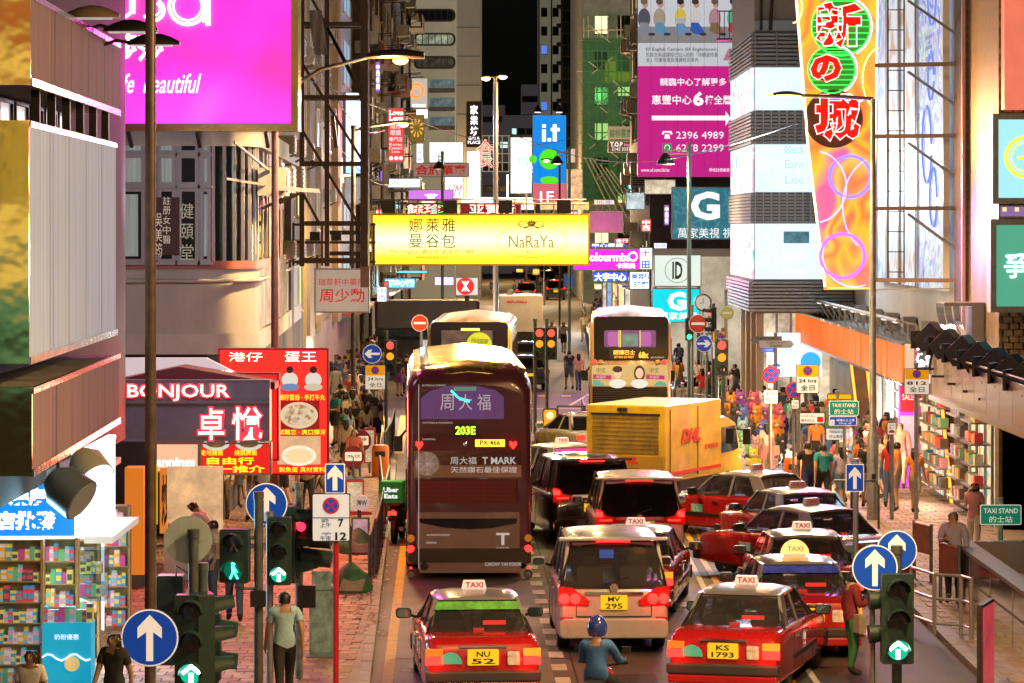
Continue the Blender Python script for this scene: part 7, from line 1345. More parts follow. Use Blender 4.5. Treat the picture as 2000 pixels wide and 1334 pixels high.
AMB = glow((1,.38,.04), 2.2); rp(b2_,'display_case',rrect(bx2(1190),bx2(1270),bz2(700),bz2(681),.01),BLK,-.032,.006); letters(b2_,'請讓巴士',bx2(1219),bz2(688),.66,.14,AMB,-.042,bold=.02); letters(b2_,'LET BUS GO FIRST',bx2(1219),bz2(697),.6,.07,AMB,-.042); letters(b2_,'68x',bx2(1257),bz2(693),.3,.2,AMB,-.042,bold=.03); letters(b2_,'ENVIRO',bx2(1284),bz2(698),.4,.05,PWH,-.034)
for px, m in ((1161,BRK_),(1173,mat('amber_lens',())),(1284,mat('amber_lens',())),(1297,BRK_)): lamp(b2_, bx2(px), bz2(704)-.06 if 0 else bz2(707), .07, m)
ADY = mat('yellow_print_panel',(.75,.6,.25),.5,emit=.5,noise=(1.2,.2)); rp(b2_,'advert_panel',rrect(bx2(1156),bx2(1303),bz2(754),bz2(713),.02),ADY,.0,.03)
for k, (cx, hc) in enumerate([(1206,(.04,.03,.03)),(1249,(.05,.02,.02))]):
    q = lambda n, r_, dx, dz, m, y: rp(b2_,n,[(bx2(cx)+a*r_[0]+dx, bz2(732)+b_*r_[1]+dz) for a,b_ in circ(0,0,1,20)],m,y,.004)
    if k: q('printed_hair',(.17,.24),0,.05,mat('prhair',hc,.6),-.03)
    q('printed_shoulders',(.26,.14),0,-.27,mat('prshirt',(.8,.85,.85),.6,emit=.6),-.034); q('printed_face',(.12,.16),0,.05,SK,-.038)
    if not k: q('printed_hair',(.15,.1),0,.17,mat('prhair',hc,.6),-.042)
for cx in (1174,1278): letters(b2_,'中文',bx2(cx),bz2(723),.28,.16,mat('dark_green_print',(.03,.08,.06)),-.036); rp(b2_,'magenta_ribbon',[(bx2(cx-16),bz2(740)),(bx2(cx+20),bz2(741)),(bx2(cx+20),bz2(733)),(bx2(cx-16),bz2(731))],mat('ribbon',(.6,.02,.25),.5,emit=.5),-.032,.004); letters(b2_,'林溢欣',bx2(cx),bz2(736),.3,.1,PWH,-.038)
rp(b2_,'teal_shape',[(bx2(1158),bz2(753)),(bx2(1182),bz2(753)),(bx2(1170),bz2(743)),(bx2(1158),bz2(742))],mat('teal_shape',(.1,.5,.45),.5,emit=.5),-.033,.003); rp(b2_,'teal_shape',[(bx2(1276),bz2(753)),(bx2(1302),bz2(753)),(bx2(1300),bz2(747)),(bx2(1285),bz2(744))],mat('teal_shape',(.1,.5,.45)),-.033,.003)
rp(b2_,'engine_grille',rrect(bx2(1157),bx2(1303),bz2(795),bz2(756),.03),mat('gloss_black',()),.0,.03)
for k in range(8): B().bx(-1.1,1.1,-.045,-.03,bz2(793)+.07*k,bz2(793)+.07*k+.03).build('grille_slat', BLK, b2_)
rp(b2_,'lower_panel',rrect(-1.15,1.15,.4,bz2(800),.06),GLD,.0,.03)
# third: yellow bus ahead
YB = mat('yellow_bus_paint', (.62,.42,.06), .3, .1, coat=.8, noise=(.5,.12)); b3_ = bus('yellow double-decker ahead of the maroon one with a spa advertisement', (X(917,80),80,0), -.015, YB, 10.6, 4.2, mat('lit_yellow_roof',(.6,.45,.35),.35,.4,noise=(2,.4,(3,.5,1))), crown=.2)
sc3 = 66.25; bx3 = lambda px: (px-917)/sc3; bz3 = lambda py: 7.06-(py-441)/sc3
rp(b3_,'rear_window',rrect(bx3(841),bx3(992),bz3(684),bz3(629),.14),mat('gloss_black',()),.0,.03); rp(b3_,'window_view',rrect(bx3(862),bx3(962),bz3(680),bz3(645),.03),mat('dim_interior',(.1,.08,.1),.4,emit=.3,noise=(3,.7)),-.032,.004); B().bx(-.25,.3,-.045,-.036,bz3(646),bz3(641)).build('deck_light', glow((1,.7,.15),2), b3_)
rp(b3_,'advert_band',rrect(bx3(841),bx3(992),bz3(745),bz3(681),.03),mat('lime_print',(.7,.68,.05),.5,emit=.55),.0,.034); rp(b3_,'advert_disc',circ(bx3(936),bz3(674),.38,30),mat('lime_disc',(.6,.65,.03),.5,emit=.8),-.036,.006); letters(b3_,'Hairtime',bx3(937),bz3(664),.5,.14,INK,-.044,ital=.3); letters(b3_,'髮型設計',bx3(943),bz3(669),.3,.06,INK,-.044)
rp(b3_,'red_banner_shape',[(bx3(844),bz3(690)),(bx3(876),bz3(676)),(bx3(895),bz3(684)),(bx3(895),bz3(700)),(bx3(844),bz3(700))],mat('maroon_print',(.35,.03,.05),.5,emit=.3),-.036,.006); letters(b3_,'$198',bx3(972),bz3(685),.34,.14,mat('green_num',(.1,.5,.1),.5,emit=.3),-.044,bold=.02); letters(b3_,'優惠',bx3(860),bz3(690),.3,.12,HOT,-.044)
rp(b3_,'leg_picture',[(bx3(926),bz3(698)),(bx3(932),bz3(678)),(bx3(940),bz3(678)),(bx3(958),bz3(695)),(bx3(950),bz3(698))],mat('printed_skin',()),-.044,.004)
for px in (846,988): lamp(b3_, bx3(px), 2.6, .07, TAIL)
# --------------------------------------------------- yellow courier truck
TY = mat('courier_yellow', (.6,.42,.02), .42, coat=.3, noise=(1.2,.35), bump=.1); TYD = mat('grimy_yellow', (.3,.21,.03), .6, noise=(2,.6,(1,1,.5)), bump=.2); DR = mat('courier_red', (.5,.02,.01), .45, emit=.12)
t = thing('courier_truck', 'yellow DHL courier truck angled across the lanes with a grimy rear shutter', 'truck', (X(1224,66.5),66.8,0), -.43)
B().bx(-1.05,1.05,0,3.75,.75,2.65).build('cargo_box', TY, t, bevel=.03); tail = B().bx(-1.04,1.04,-.04,.0,.8,2.62).build('rear_frame', TY, t); sh_ = B().bx(-.88,.88,-.06,-.04,1.45,2.4).build('shutter', TYD, t)
for k in range(9): B().bx(-.88,.88,-.07,-.06,1.47+.105*k,1.475+.105*k).build('shutter_line', mat('dark_ochre',(.15,.09,.02),.7), sh_)
B().bx(-.92,.92,-.085,-.05,2.4,2.45).build('shutter_bar', BLK, t); tl_ = B().bx(-1.03,1.03,-.12,-.05,.62,1.42).build('tail_lift', mat('ochre_panel',(.4,.25,.03),.5,noise=(1.5,.4)), t, bevel=.01); letters(tl_,'DHL',-.0,1.3,.78,.16,DR,-.12,bold=.05,ital=.3)
for i in range(4): B().bx(-.95+.5*i,-.95+.5*i+.38,-.14,-.12,.72,1.12).build('lift_rib', [mat('ochre_panel',()),mat('brown_patch',(.2,.08,.03),.6)][i in (1,2)], tl_)
for s_ in (-1,1): B().bx(s_*.95-.07,s_*.95+.07,-.1,-.0,.66,.76).build('tail_light', TAILD, t)
B().bx(-.2,.05,-.1,-.04,2.5,2.58).build('shutter_latch', BLK, t)
for i, (a, b_) in enumerate([(.25,1.95),(2.1,3.7)]): B().bx(1.05,1.065,a,b_,.85,2.55).build('side_door', TY, t); B().bx(1.06,1.075,a,a+.03,.85,2.55).build('door_edge', mat('dark_ochre',()), t)
o = letters(t,'DHL',0,0,1.3,.34,DR,0,bold=.05,ital=.3); o.location = (1.09,1.6,1.85); o.rotation_euler = (0,0,PI/2)
o = letters(t,'EXPRESS',0,0,.9,.12,DR,0,bold=.03); o.location = (1.09,3.0,1.5); o.rotation_euler = (0,0,PI/2); B().bx(1.06,1.08,0,3.7,.92,1.0).build('red_stripe', DR, t)
B().bx(-.85,.85,.1,5.4,.45,.72).build('chassis', BLK, t)
cab = B().loft([[(x,y,z) for x,z in rr2(-.95*k,.95*k,.5,zt_,.16,.06)] for (y,k,zt_) in [(3.85,1,2.12),(4.6,1,2.16),(5.15,.98,2.02),(5.5,.96,1.4),(5.65,.94,1.1)]]).build('cab', TY, t, smooth=40)
for s_ in (-1,1): B().prism([(4.05,1.25),(4.85,1.25),(5.25,1.3),(5.02,1.9),(4.05,1.9)],-.01,.01).build('cab_window', mat('dark_glass',()), t, loc=(s_*.955,0,0)).rotation_euler = (0,0,PI/2); B().bx(s_*1.2-.1,s_*1.2+.1,5.2,5.28,1.4,1.8).beam((s_*.95,5.1,1.8),(s_*1.2,5.24,1.75),.03).build('wing_mirror', BLK, t)
B().bx(-.8,.8,5.3,5.45,1.3,1.85).build('windscreen', mat('dark_glass',()), t)
for yy in (.9,4.5):
    for s_ in (-1,1): wheel(t, s_*.82, yy, .4, .26, s_)
# far trucks
t = thing('box_truck', 'white box truck from behind with ISUZU lettering near the crossing', 'truck', (X(1017,154),154,0), 0); WT = mat('truck_white',(.5,.42,.42),.4,noise=(1,.2))
B().bx(-1.25,1.25,0,5,1.0,3.1).build('cargo_box', WT, t, bevel=.05); B().bx(-1.2,1.2,-.03,0,1.05,3.05).build('rear_door', mat('truck_grey',(.4,.4,.43),.4,noise=(1,.2)), t); letters(t,'ISUZU',-.2,2.75,1.1,.13,DR,-.04,bold=.03); B().bx(-1.1,1.1,-.05,0,.5,.95).build('tail_panel', BLK, t); B().bx(-1,1,.3,7,.4,.9).build('chassis', BLK, t)
for s_ in (-1,1): B().bx(s_*.95-.15,s_*.95+.15,-.08,-.05,.65,.78).build('tail_light', TAIL, t); wheel(t,s_*1.0,1,.42,.26,s_); wheel(t,s_*1.0,5.5,.42,.26,s_)
B().bx(-1.1,1.1,5.2,7,.6,2.3).build('cab', WT, t, bevel=.1); B().tube([(-.6,3,3.2),(-.6,5,3.2)],.18,10).build('roof_roll', MET, t)
t = thing('side_truck', 'grey box truck standing sideways beyond the crossing with maroon ends', 'truck', (X(834,126),126,0), 0); B().bx(-2.35,2.35,0,2.2,2.3,3.6).build('cargo_box', mat('pale_grey_box',(.42,.45,.47),.4,noise=(.8,.15)), t, bevel=.03)
for s_ in (-1,1): B().bx(s_*2.36-.07,s_*2.36+.07,-.02,2.22,2.28,3.55).build('end_post', mat('maroon_post',(.35,.03,.06),.4), t)
B().bx(-2.4,1.0,-.3,1.8,1.9,2.28).build('awning', mat('blue_grey_tarp',(.10,.16,.22),.5,noise=(2,.4),bump=.4), t, bevel=.06); B().bx(-2.3,2.3,.2,2,.5,1.9).build('lower_body', mat('dim_lower',(.2,.2,.2),.6,noise=(2,.5)), t)
for x in (-1.6,1.7): w = wheel(t, x, .2, .4, .26, 1); w.rotation_euler = (0,0,-PI/2)
B().bx(-.2,1.9,.1,.19,.6,1.75).build('lit_goods_window', mat('stall_goods',(.7,.7,.65),.5,emit=1.0,noise=(3,.5)), t)
# motorcycles
def bike(label, loc, rz, col, box=None):
    t = thing('motorcycle', label, 'motorcycle', loc, rz); m = paint(col,.25,.8)
    for y in (-.62,.65): B().lathe([(.2,-.05),(.29,-.05),(.3,0),(.29,.05),(.2,.05)],(0,y,.3),'x',24).build('wheel', RUB, t, smooth=50)
    B().loft([[(x,y,z) for x,z in rr2(-w,w,z0,z1,w*.7,w*.5,4)] for (y,w,z0,z1) in [(-.95,.06,.65,.78),(-.75,.14,.5,.86),(-.4,.16,.42,.84),(0,.15,.4,.78),(.25,.17,.45,.98),(.5,.12,.6,1.0)]]).build('bodywork', m, t, smooth=60)
    B().loft([[(x,y,z) for x,z in rr2(-.14,.14,z0,z0+.1,.05,.03,3)] for (y,z0) in [(-.8,.85),(-.3,.8),(.1,.8)]]).build('seat', BLK, t, smooth=60)
    B().tube([(-.35,.4,1.08),(0,.5,1.02),(.35,.4,1.08)],.018,8).tube([(0,.5,1.0),(0,.65,.3)],.03,8).build('handlebar', DMET, t, smooth=60)
    for s_ in (-1,1): B().tube([(s_*.25,.42,1.05),(s_*.33,.4,1.25)],.01,6).bx(s_*.33-.06,s_*.33+.06,.38,.41,1.22,1.3).build('wing_mirror', BLK, t)
    B().bx(-.09,.09,-1.0,-.93,.66,.74).build('tail_light', BRK_, t); B().tube([(.16,.1,.25),(.18,-.85,.35)],.05,8).build('exhaust', MET, t, smooth=60)
    if box: bb_ = B().bx(-.26,.26,-1.2,-.7,.95,1.42).build('delivery_box', mat('delivery_green',(.03,.30,.03),.5,emit=.12), t, bevel=.02); letters(bb_,'Uber',0,1.24,.34,.11,WPR,-1.2,bold=.03); letters(bb_,'Eats',0,1.1,.3,.1,WPR,-1.2,bold=.03)
    return t
bike('motorcycle with green Uber Eats box squeezed beside the maroon double-decker', (-2.55,60.8,0), -.1, (.05,.05,.05), True)
mb = bike('red motorcycle moving at the bottom edge between taxi and silver people carrier', (1.15,36.9,0), -.25, (.5,.01,.02))
# ================================================================ PEOPLE
def V3(*a): return Vector(a)
def skeleton(pose, female=False):
    """joints of a 1.70 m figure facing +y"""
    J = dict(pel=(0,0,.93), sp=(0,-.01,1.1), ch=(0,0,1.29), nk=(0,.0,1.44), hd=(0,.015,1.535), tp=(0,.02,1.635))
    sw = .155 if female else .178
    J.update({f'sh{s}': (i*sw,0,1.385) for s, i in (('L',-1),('R',1))}); J.update({f'hp{s}': (i*.085,0,.9) for s, i in (('L',-1),('R',1))})
    st = {'stand':0,'walk':.2,'walk2':-.2,'phone':.02,'carry':.1,'bend':.05,'lean':0,'sit':0}[pose]
    for s, i, d in (('L',-1,st),('R',1,-st)):
        J['kn'+s] = (i*.09, .03+d*.75, .5); J['an'+s] = (i*.09, d*1.15-(.05 if d < 0 else 0), .09 if d >= 0 else .14); J['to'+s] = (i*.1, d*1.15+.13, .03 if d >= 0 else .06)
        J['el'+s] = (i*(sw+.05), -.02-d*.5, 1.11); J['wr'+s] = (i*(sw+.06), .06-d*.9, .87)
    if pose == 'phone': J['elR'] = (sw+.05,.02,1.13); J['wrR'] = (.1,.26,1.18)
    if pose == 'carry':
        for s, i in (('L',-1),('R',1)): J['el'+s] = (i*(sw+.04),.03,1.12); J['wr'+s] = (i*.1,.27,1.1)
    if pose == 'bend':
        for k in ('ch','nk','hd','tp','shL','shR','sp'): x, y, z = J[k]; a = .35*(z-.93); J[k] = (x, y+a, z-.06*(z-.93)*2)
        for s, i in (('L',-1),('R',1)): J['el'+s] = (i*(sw+.04),.22,1.05); J['wr'+s] = (i*.1,.42,.92)
        J['hd'] = (0,.27,1.45); J['tp'] = (0,.34,1.53)
    if pose == 'lean':     # sitting back on a rail, looking down at a phone
        for s, i in (('L',-1),('R',1)): J['kn'+s] = (i*.1,.3,.52); J['an'+s] = (i*.1,.34,.1); J['to'+s] = (i*.11,.48,.03); J['el'+s] = (i*(sw+.03),.1,1.08); J['wr'+s] = (i*.06,.33,1.14)
        J['hd'] = (0,.07,1.52); J['tp'] = (0,.13,1.61)
    if pose == 'sit':
        for s, i in (('L',-1),('R',1)): J['kn'+s] = (i*.2,.4,.8); J['an'+s] = (i*.2,.3,.42); J['to'+s] = (i*.2,.44,.38); J['el'+s] = (i*(sw+.08),.25,1.12); J['wr'+s] = (i*.26,.52,1.1)
        J['hd'] = (0,.06,1.53); J['ch'] = (0,.05,1.28)
    hands = {}
    for s, i in (('L',-1),('R',1)):
        e, w = Vector(J['el'+s]), Vector(J['wr'+s]); d = (w-e).normalized(); J['pa'+s] = tuple(w+d*.075); n = d.cross(Vector((1,0,0))).normalized() if abs(d.x) < .9 else Vector((0,0,1))
        for f in range(4):
            o = n*(f-1.5)*.021; J[f'f{f}a{s}'] = tuple(w+d*.085+o); l = [.06,.072,.068,.052][f]; J[f'f{f}b{s}'] = tuple(w+d*(.085+l)+o+Vector((-i*.02,.0,0)))
        J['tha'+s] = tuple(w+d*.04+n*-.035); J['thb'+s] = tuple(w+d*.085+n*-.055)
    return J
BONES = [('pel','sp'),('sp','ch'),('ch','nk'),('nk','hd'),('hd','tp'),('ch','shL'),('ch','shR'),('pel','hpL'),('pel','hpR')]
for s in 'LR':
    BONES += [('sh'+s,'el'+s),('el'+s,'wr'+s),('wr'+s,'pa'+s),('hp'+s,'kn'+s),('kn'+s,'an'+s),('an'+s,'to'+s),('wr'+s,'tha'+s),('tha'+s,'thb'+s)]+[(('pa'+s),f'f{f}a{s}') for f in range(4)]+[(f'f{f}a{s}',f'f{f}b{s}') for f in range(4)]
RAD = dict(pel=(.15,.11),sp=(.135,.1),ch=(.155,.11),nk=(.055,.055),hd=(.082,.1),tp=(.075,.085),sh=(.062,.062),el=(.042,.042),wr=(.027,.027),pa=(.04,.018),hp=(.095,.1),kn=(.06,.06),an=(.04,.042),to=(.042,.028),th=(.011,.011),f0=(.009,.009))
def person_meshes(pose, female):
    J = skeleton(pose, female); names = list(J); idx = {n: i for i, n in enumerate(names)}
    me = bpy.data.meshes.new('figure'); me.from_pydata([J[n] for n in names], [(idx[a], idx[b_]) for a, b_ in BONES], []); o = bpy.data.objects.new('figure', me)
    m = o.modifiers.new('s', 'SKIN'); m.use_smooth_shade = True; sv = me.skin_vertices[0].data
    for n in names:
        k = n[:2] if n[:2] in RAD else n; k = 'f0' if n[0] == 'f' else k; k = n if n in RAD else k; r = RAD[k]
        if female and n in ('sp',): r = (.11,.09)
        sv[idx[n]].radius = r; sv[idx[n]].use_root = (n == 'pel')
    b = o.modifiers.new('u', 'SUBSURF'); b.levels = 1
    fm = evaluated(o); bpy.data.objects.remove(o)
    P_ = {n: Vector(J[n]) for n in names}; bl = [(a, b_, P_[a], P_[b_]) for a, b_ in BONES]
    def near(c):
        best = None
        for a, b_, pa, pb in bl:
            d = pb-pa; t = max(0, min(1, (c-pa).dot(d)/max(1e-9, d.length_squared))); q = (c-pa-d*t).length
            if best is None or q < best[0]: best = (q, a, b_, t)
        return best
    info = [near(p.center) for p in fm.polygons]
    def region(test, off, name, flare=None):
        ids = [i for i, p in enumerate(fm.polygons) if test(info[i], p.center)]; used = {}; vs = []; fs = []
        for i in ids:
            f = []
            for v in fm.polygons[i].vertices:
                if v not in used:
                    used[v] = len(vs); co = fm.vertices[v].co+fm.vertices[v].normal*off
                    if flare: co = flare(co)
                    if name == 'shirt' and co.z < .86 and abs(co.x) < .17: co = Vector((co.x*1.02, co.y*1.02, .86))
                    vs.append(tuple(co))
                f.append(used[v])
            fs.append(f)
        q = bpy.data.meshes.new(name); q.from_pydata(vs, [], fs); q.polygons.foreach_set('use_smooth', [True]*len(q.polygons)); q.materials.append(None); return q
    torso = lambda n: n[1] in ('sp','ch') or (n[1] == 'pel' and n[2] == 'sp') or (n[1] == 'ch')
    out = {'body': fm}; fm.polygons.foreach_set('use_smooth', [True]*len(fm.polygons)); fm.materials.clear(); fm.materials.append(None)
    arm = lambda n: n[1][:2] == 'sh'; fore = lambda n: n[1][:2] == 'el'
    out['tee'] = region(lambda n, c: (torso(n) and not n[2] == 'nk' or (n[1] == 'ch' and n[2] == 'nk' and n[3] < .6) or (arm(n) and n[3] < .62) or (n[1] == 'pel')) , .016, 'shirt')
    out['shirt'] = region(lambda n, c: (torso(n) and not n[2] == 'nk' or (n[1] == 'ch' and n[2] == 'nk' and n[3] < .6) or arm(n) or (fore(n) and n[3] < .9) or n[1] == 'pel'), .018, 'shirt')
    out['trousers'] = region(lambda n, c: n[1][:2] == 'hp' or n[2][:2] == 'hp' or (n[1][:2] == 'kn' and n[3] < .88) or (n[1] == 'pel' and n[3] < .5), .012, 'trousers')
    out['shorts'] = region(lambda n, c: (n[1][:2] == 'hp' and n[3] < .8) or n[2][:2] == 'hp' or (n[1] == 'pel' and n[3] < .5), .018, 'shorts')
    def fl(co):
        t = max(0, min(1, (1.0-co.z)/.5)); cx = Vector((0, .02, co.z)); return Vector((co.x*(1+.35*t), co.y*(1+.3*t), co.z))
    out['skirt'] = region(lambda n, c: (n[1][:2] == 'hp' and n[3] < .75) or n[2][:2] == 'hp' or (n[1] == 'pel' and n[3] < .6), .03, 'skirt', fl)
    out['shoes'] = region(lambda n, c: n[1][:2] == 'an' or (n[1][:2] == 'kn' and n[3] > .93), .012, 'shoes')
    hd, tp = P_['hd'], P_['tp']; up = (tp-hd).normalized(); fw = Vector((0,1,0))
    def headtest(n, c):
        if not (n[1] in ('hd',) or (n[1] == 'nk' and n[3] > .5)): return False
        q = c-(hd+tp)/2; return q.dot(up) > .05 or q.y < .03 and q.dot(up) > -.11
    out['hair'] = region(headtest, .016, 'hair'); 
    b = B(); c0 = (hd+tp)/2
    for s_ in (-1, 1): b.lathe([(0,-.008),(.012,-.004),(.012,.004),(0,.008)], (c0.x+s_*.032, c0.y+.085, c0.z-.0), 'y', 8, 1); b.lathe([(0,-.01),(.022,0),(.012,.012),(0,.014)], (c0.x+s_*.085, c0.y, c0.z-.015), 'x', 8, 0)
    b.lathe([(.016,-.03),(.013,0),(.005,.022),(0,.026)], (c0.x, c0.y+.094, c0.z-.015), 'z', 6, 0); b.bx(c0.x-.022,c0.x+.022,c0.y+.086,c0.y+.096,c0.z-.068,c0.z-.058,2)
    f = b.build('face', [mat('skin_a',(.42,.26,.18),.5), INK, mat('lips',(.35,.1,.09),.5)], smooth=60); out['face'] = f.data; bpy.data.objects.remove(f)
    # long hair falling on the back
    rg = []
    for i in range(7):
        u = i/6; w = .075+.03*math.sin(PI*u)-.03*u; rg.append([(c0.x+w*math.cos(a), c0.y-.055-.03*math.sin(PI*u*.8)+.035*math.sin(a), c0.z+.05-.33*u) for a in [2*PI*j/12 for j in range(12)]])
    f = B().loft(rg).build('long_hair', BLK, smooth=60); out['long_hair'] = f.data; f.data.materials.clear(); f.data.materials.append(None); bpy.data.objects.remove(f)
    f = B().loft([[(x,y,z) for x,z in rrect(-.13*k,.13*k,1.02,1.38,.06)] for y,k in [(-.11,.9),(-.16,1),(-.24,.9),(-.26,.6)]]).build('backpack', BLK, smooth=50); out['backpack'] = f.data; f.data.materials.clear(); f.data.materials.append(None); bpy.data.objects.remove(f)
    f = B().prism([(.17,.72),(.4,.72),(.38,1.0),(.19,1.0)],-.06,.06).tube([(.28,0,1.0),(.2,0,1.15),(.1,-.02,1.42)],.012,5).build('shoulder_bag', BLK); out['bag'] = f.data; f.data.materials.clear(); f.data.materials.append(None); bpy.data.objects.remove(f)
    return out
_pm = {}
SKINS = [mat('skin_a',(.42,.26,.18),.5), mat('skin_b',(.48,.31,.22),.5), mat('skin_c',(.36,.21,.14),.5)]
HAIR = mat('black_hair', (.012,.01,.01), .5, noise=(30,.3)); HAIRB = mat('brown_hair', (.05,.025,.015), .5, noise=(30,.3))
COL = {'white':(.62,.6,.57),'black':(.02,.02,.022),'teal':(.02,.28,.32),'red':(.5,.03,.03),'pink':(.6,.28,.3),'navy':(.02,.035,.12),'grey':(.22,.22,.23),'yellow':(.6,.42,.05),'blue':(.05,.15,.42),'orange':(.6,.2,.04),'beige':(.42,.34,.25),'green':(.05,.2,.08),'purple':(.2,.06,.28),'lilac':(.42,.38,.55),'maroon':(.2,.02,.03),'cream':(.6,.55,.42),'denim':(.07,.11,.2),'khaki':(.25,.2,.12),'light blue':(.3,.5,.62),'coral':(.6,.15,.12)}
def person(label, x, y, rz, pose='stand', fem=False, top='tee', tc='white', bot='trousers', bc='navy', h=1.7, hair='short', extra=None, z=.13, grp=None, hc=None, shoe=(.05,.05,.05)):
    k = (pose, fem)
    if k not in _pm: _pm[k] = person_meshes(*k)
    M_ = _pm[k]; t = thing('person', label, 'person', (x, y, z), rz, grp, h/1.7)
    def add(nm, me, m):
        o = bpy.data.objects.new(nm, me); C.objects.link(o); o.parent = t
        if m: o.material_slots[0].link = 'OBJECT'; o.material_slots[0].material = m
        return o
    add('body', M_['body'], random.choice(SKINS)); add(top if top != 'tee' else 'shirt', M_['shirt' if top != 'tee' else 'tee'], cloth(COL[tc])); add(bot, M_[bot], cloth(COL[bc])); add('shoes', M_['shoes'], cloth(shoe)); hm = HAIRB if hc else HAIR
    hh = add('hair', M_['hair'], hm); add('face', M_['face'], None)
    if hair == 'long': add('long_hair', M_['long_hair'], hm)
    if extra == 'backpack': add('backpack', M_['backpack'], cloth(random.choice([COL['black'],COL['navy'],COL['grey']])))
    if extra == 'bag': add('shoulder_bag', M_['bag'], cloth(random.choice([COL['black'],COL['blue'],COL['beige']])))
    if extra == 'phone': J = skeleton(pose, fem); w = Vector(J['wrR']); o = B().box((w.x-.02,w.y+.1,w.z+.05),(.075,.012,.15)).build('phone', BLK, t); o.rotation_euler = (0,0,0)
    return t
def PP(px, py, z=.13): Y = F*(H-z)/(py-YH); return X(px,Y), Y
# named people, feet position read from the photo
FEAT = [  # px, py(feet), rz, pose, fem, top, tc, bot, bc, hair, extra, h, label
 (1862,1180,2.9,'phone',0,'shirt','lilac','trousers','black','short','backpack',1.76,'man in pale lilac shirt with backpack walking toward us reading a phone'),
 (1664,1322,-1.25,'phone',0,'shirt','maroon','trousers','green','short','bag',1.68,'person in checked maroon shirt leaning by the signal post, looking at a phone'),
 (1608,1003,.2,'walk',0,'tee','teal','shorts','black','short',None,1.74,'man in turquoise tee and black shorts walking on the right pavement'),
 (1578,998,.1,'walk2',0,'tee','black','shorts','navy','short',None,1.74,'man in black tee and navy shorts left of the turquoise shirt'),
 (1787,1003,-.3,'walk',1,'tee','orange','shorts','beige','long',None,1.64,'woman in orange tee with pale shorts by the shelves'),
 (1903,1090,2.6,'phone',1,'tee','pink','trousers','white','long',None,1.62,'woman in pink top and white trousers near the shop door'),
 (1497,938,.3,'stand',1,'tee','white','skirt','pink','long','bag',1.6,'woman in white tee with pink skirt beside the plush toys'),
 (1385,962,2.6,'carry',0,'tee','red','trousers','black','short',None,1.72,'courier in red and yellow top standing by the truck side'),
 (403,1140,1.2,'bend',0,'tee','white','trousers','grey','short',None,1.72,'man in white tee bending over a stall behind the round sign'),
 (418,1188,1.9,'stand',0,'tee','cream','trousers','denim','short','bag',1.66,'person in cream tee and faded jeans with blue shoulder bag'),
 (458,1215,.1,'walk',0,'tee','grey','trousers','denim','short','backpack',1.7,'person in grey tee and jeans behind the green walking signal'),
 (556,1385,.2,'walk2',0,'tee','light blue','trousers','black','short',None,1.74,'man in striped light blue tee walking behind the left signals'),
 (222,1470,2.8,'walk',1,'tee','black','trousers','denim','long',None,1.62,'woman with long dark hair in black tee at the bottom left'),
 (60,1500,3.0,'stand',1,'tee','white','trousers','black','long',None,1.55,'girl in white tee whose head shows at the bottom left corner'),
 (692,955,2.9,'walk',1,'tee','coral','shorts','navy','long',None,1.62,'woman in coral red top near the bus stop discs'),
 (676,930,.1,'stand',1,'tee','beige','shorts','black','long',None,1.62,'woman in beige tee left of the coral top'),
 (1112,756,.2,'walk',0,'tee','navy','shorts','denim','short',None,1.76,'man in navy tee crossing the street left of the double-decker'),
 (1130,758,.1,'walk2',1,'tee','pink','trousers','denim','long',None,1.66,'woman in pink top and jeans crossing beside the navy tee'),
 (1101,690,3.0,'walk',0,'tee','white','shorts','black','short',None,1.78,'man in white tee and dark striped shorts crossing toward us'),
 (1078,686,2.9,'walk',0,'tee','white','trousers','beige','short',None,1.72,'person in white tee and beige trousers behind the twin signals'),
 (1141,668,2.9,'walk2',0,'tee','cream','shorts','khaki','short',None,1.75,'man in cream tee and khaki shorts beside the far railing'),
 (1363,785,2.2,'carry',0,'tee','white','trousers','grey','short',None,1.7,'man in white tee pushing something right of the double-decker'),
 (794,770,.2,'stand',0,'tee','black','trousers','black','short',None,1.72,'person in black standing before the lit stall left of the yellow bus'),
 (780,775,-.4,'stand',1,'tee','black','skirt','purple','short',None,1.64,'woman in black top and purple skirt near the left-arrow disc'),
 (512,1020,.5,'stand',0,'tee','grey','trousers','black','short',None,1.75,'person in grey tee standing behind the red menu signs'),
 (600,1010,.2,'walk',0,'tee','khaki','trousers','black','short',None,1.74,'person in khaki tee walking beneath the dessert banner'),
 (427,1000,-.2,'walk',1,'tee','black','skirt','cream','long','bag',1.66,'woman in black top and cream skirt under the rice menu sign'),
 (462,988,.2,'walk2',0,'tee','navy','shorts','navy','short',None,1.74,'person in navy tee and shorts walking in the lane behind the rice menu'),
]
for (px, py, rz, po, fe, tp_, tc, bt_, bc, ha, ex, h, lb_) in FEAT:
    x, y = PP(px, py) if py < 760 or 1 else (0,0); z = .13 if not (1090 < px < 1135 and py > 700) else 0.0
    person(lb_, x, y, rz, po, bool(fe), tp_, tc, bt_, bc, h, ha, ex, z)
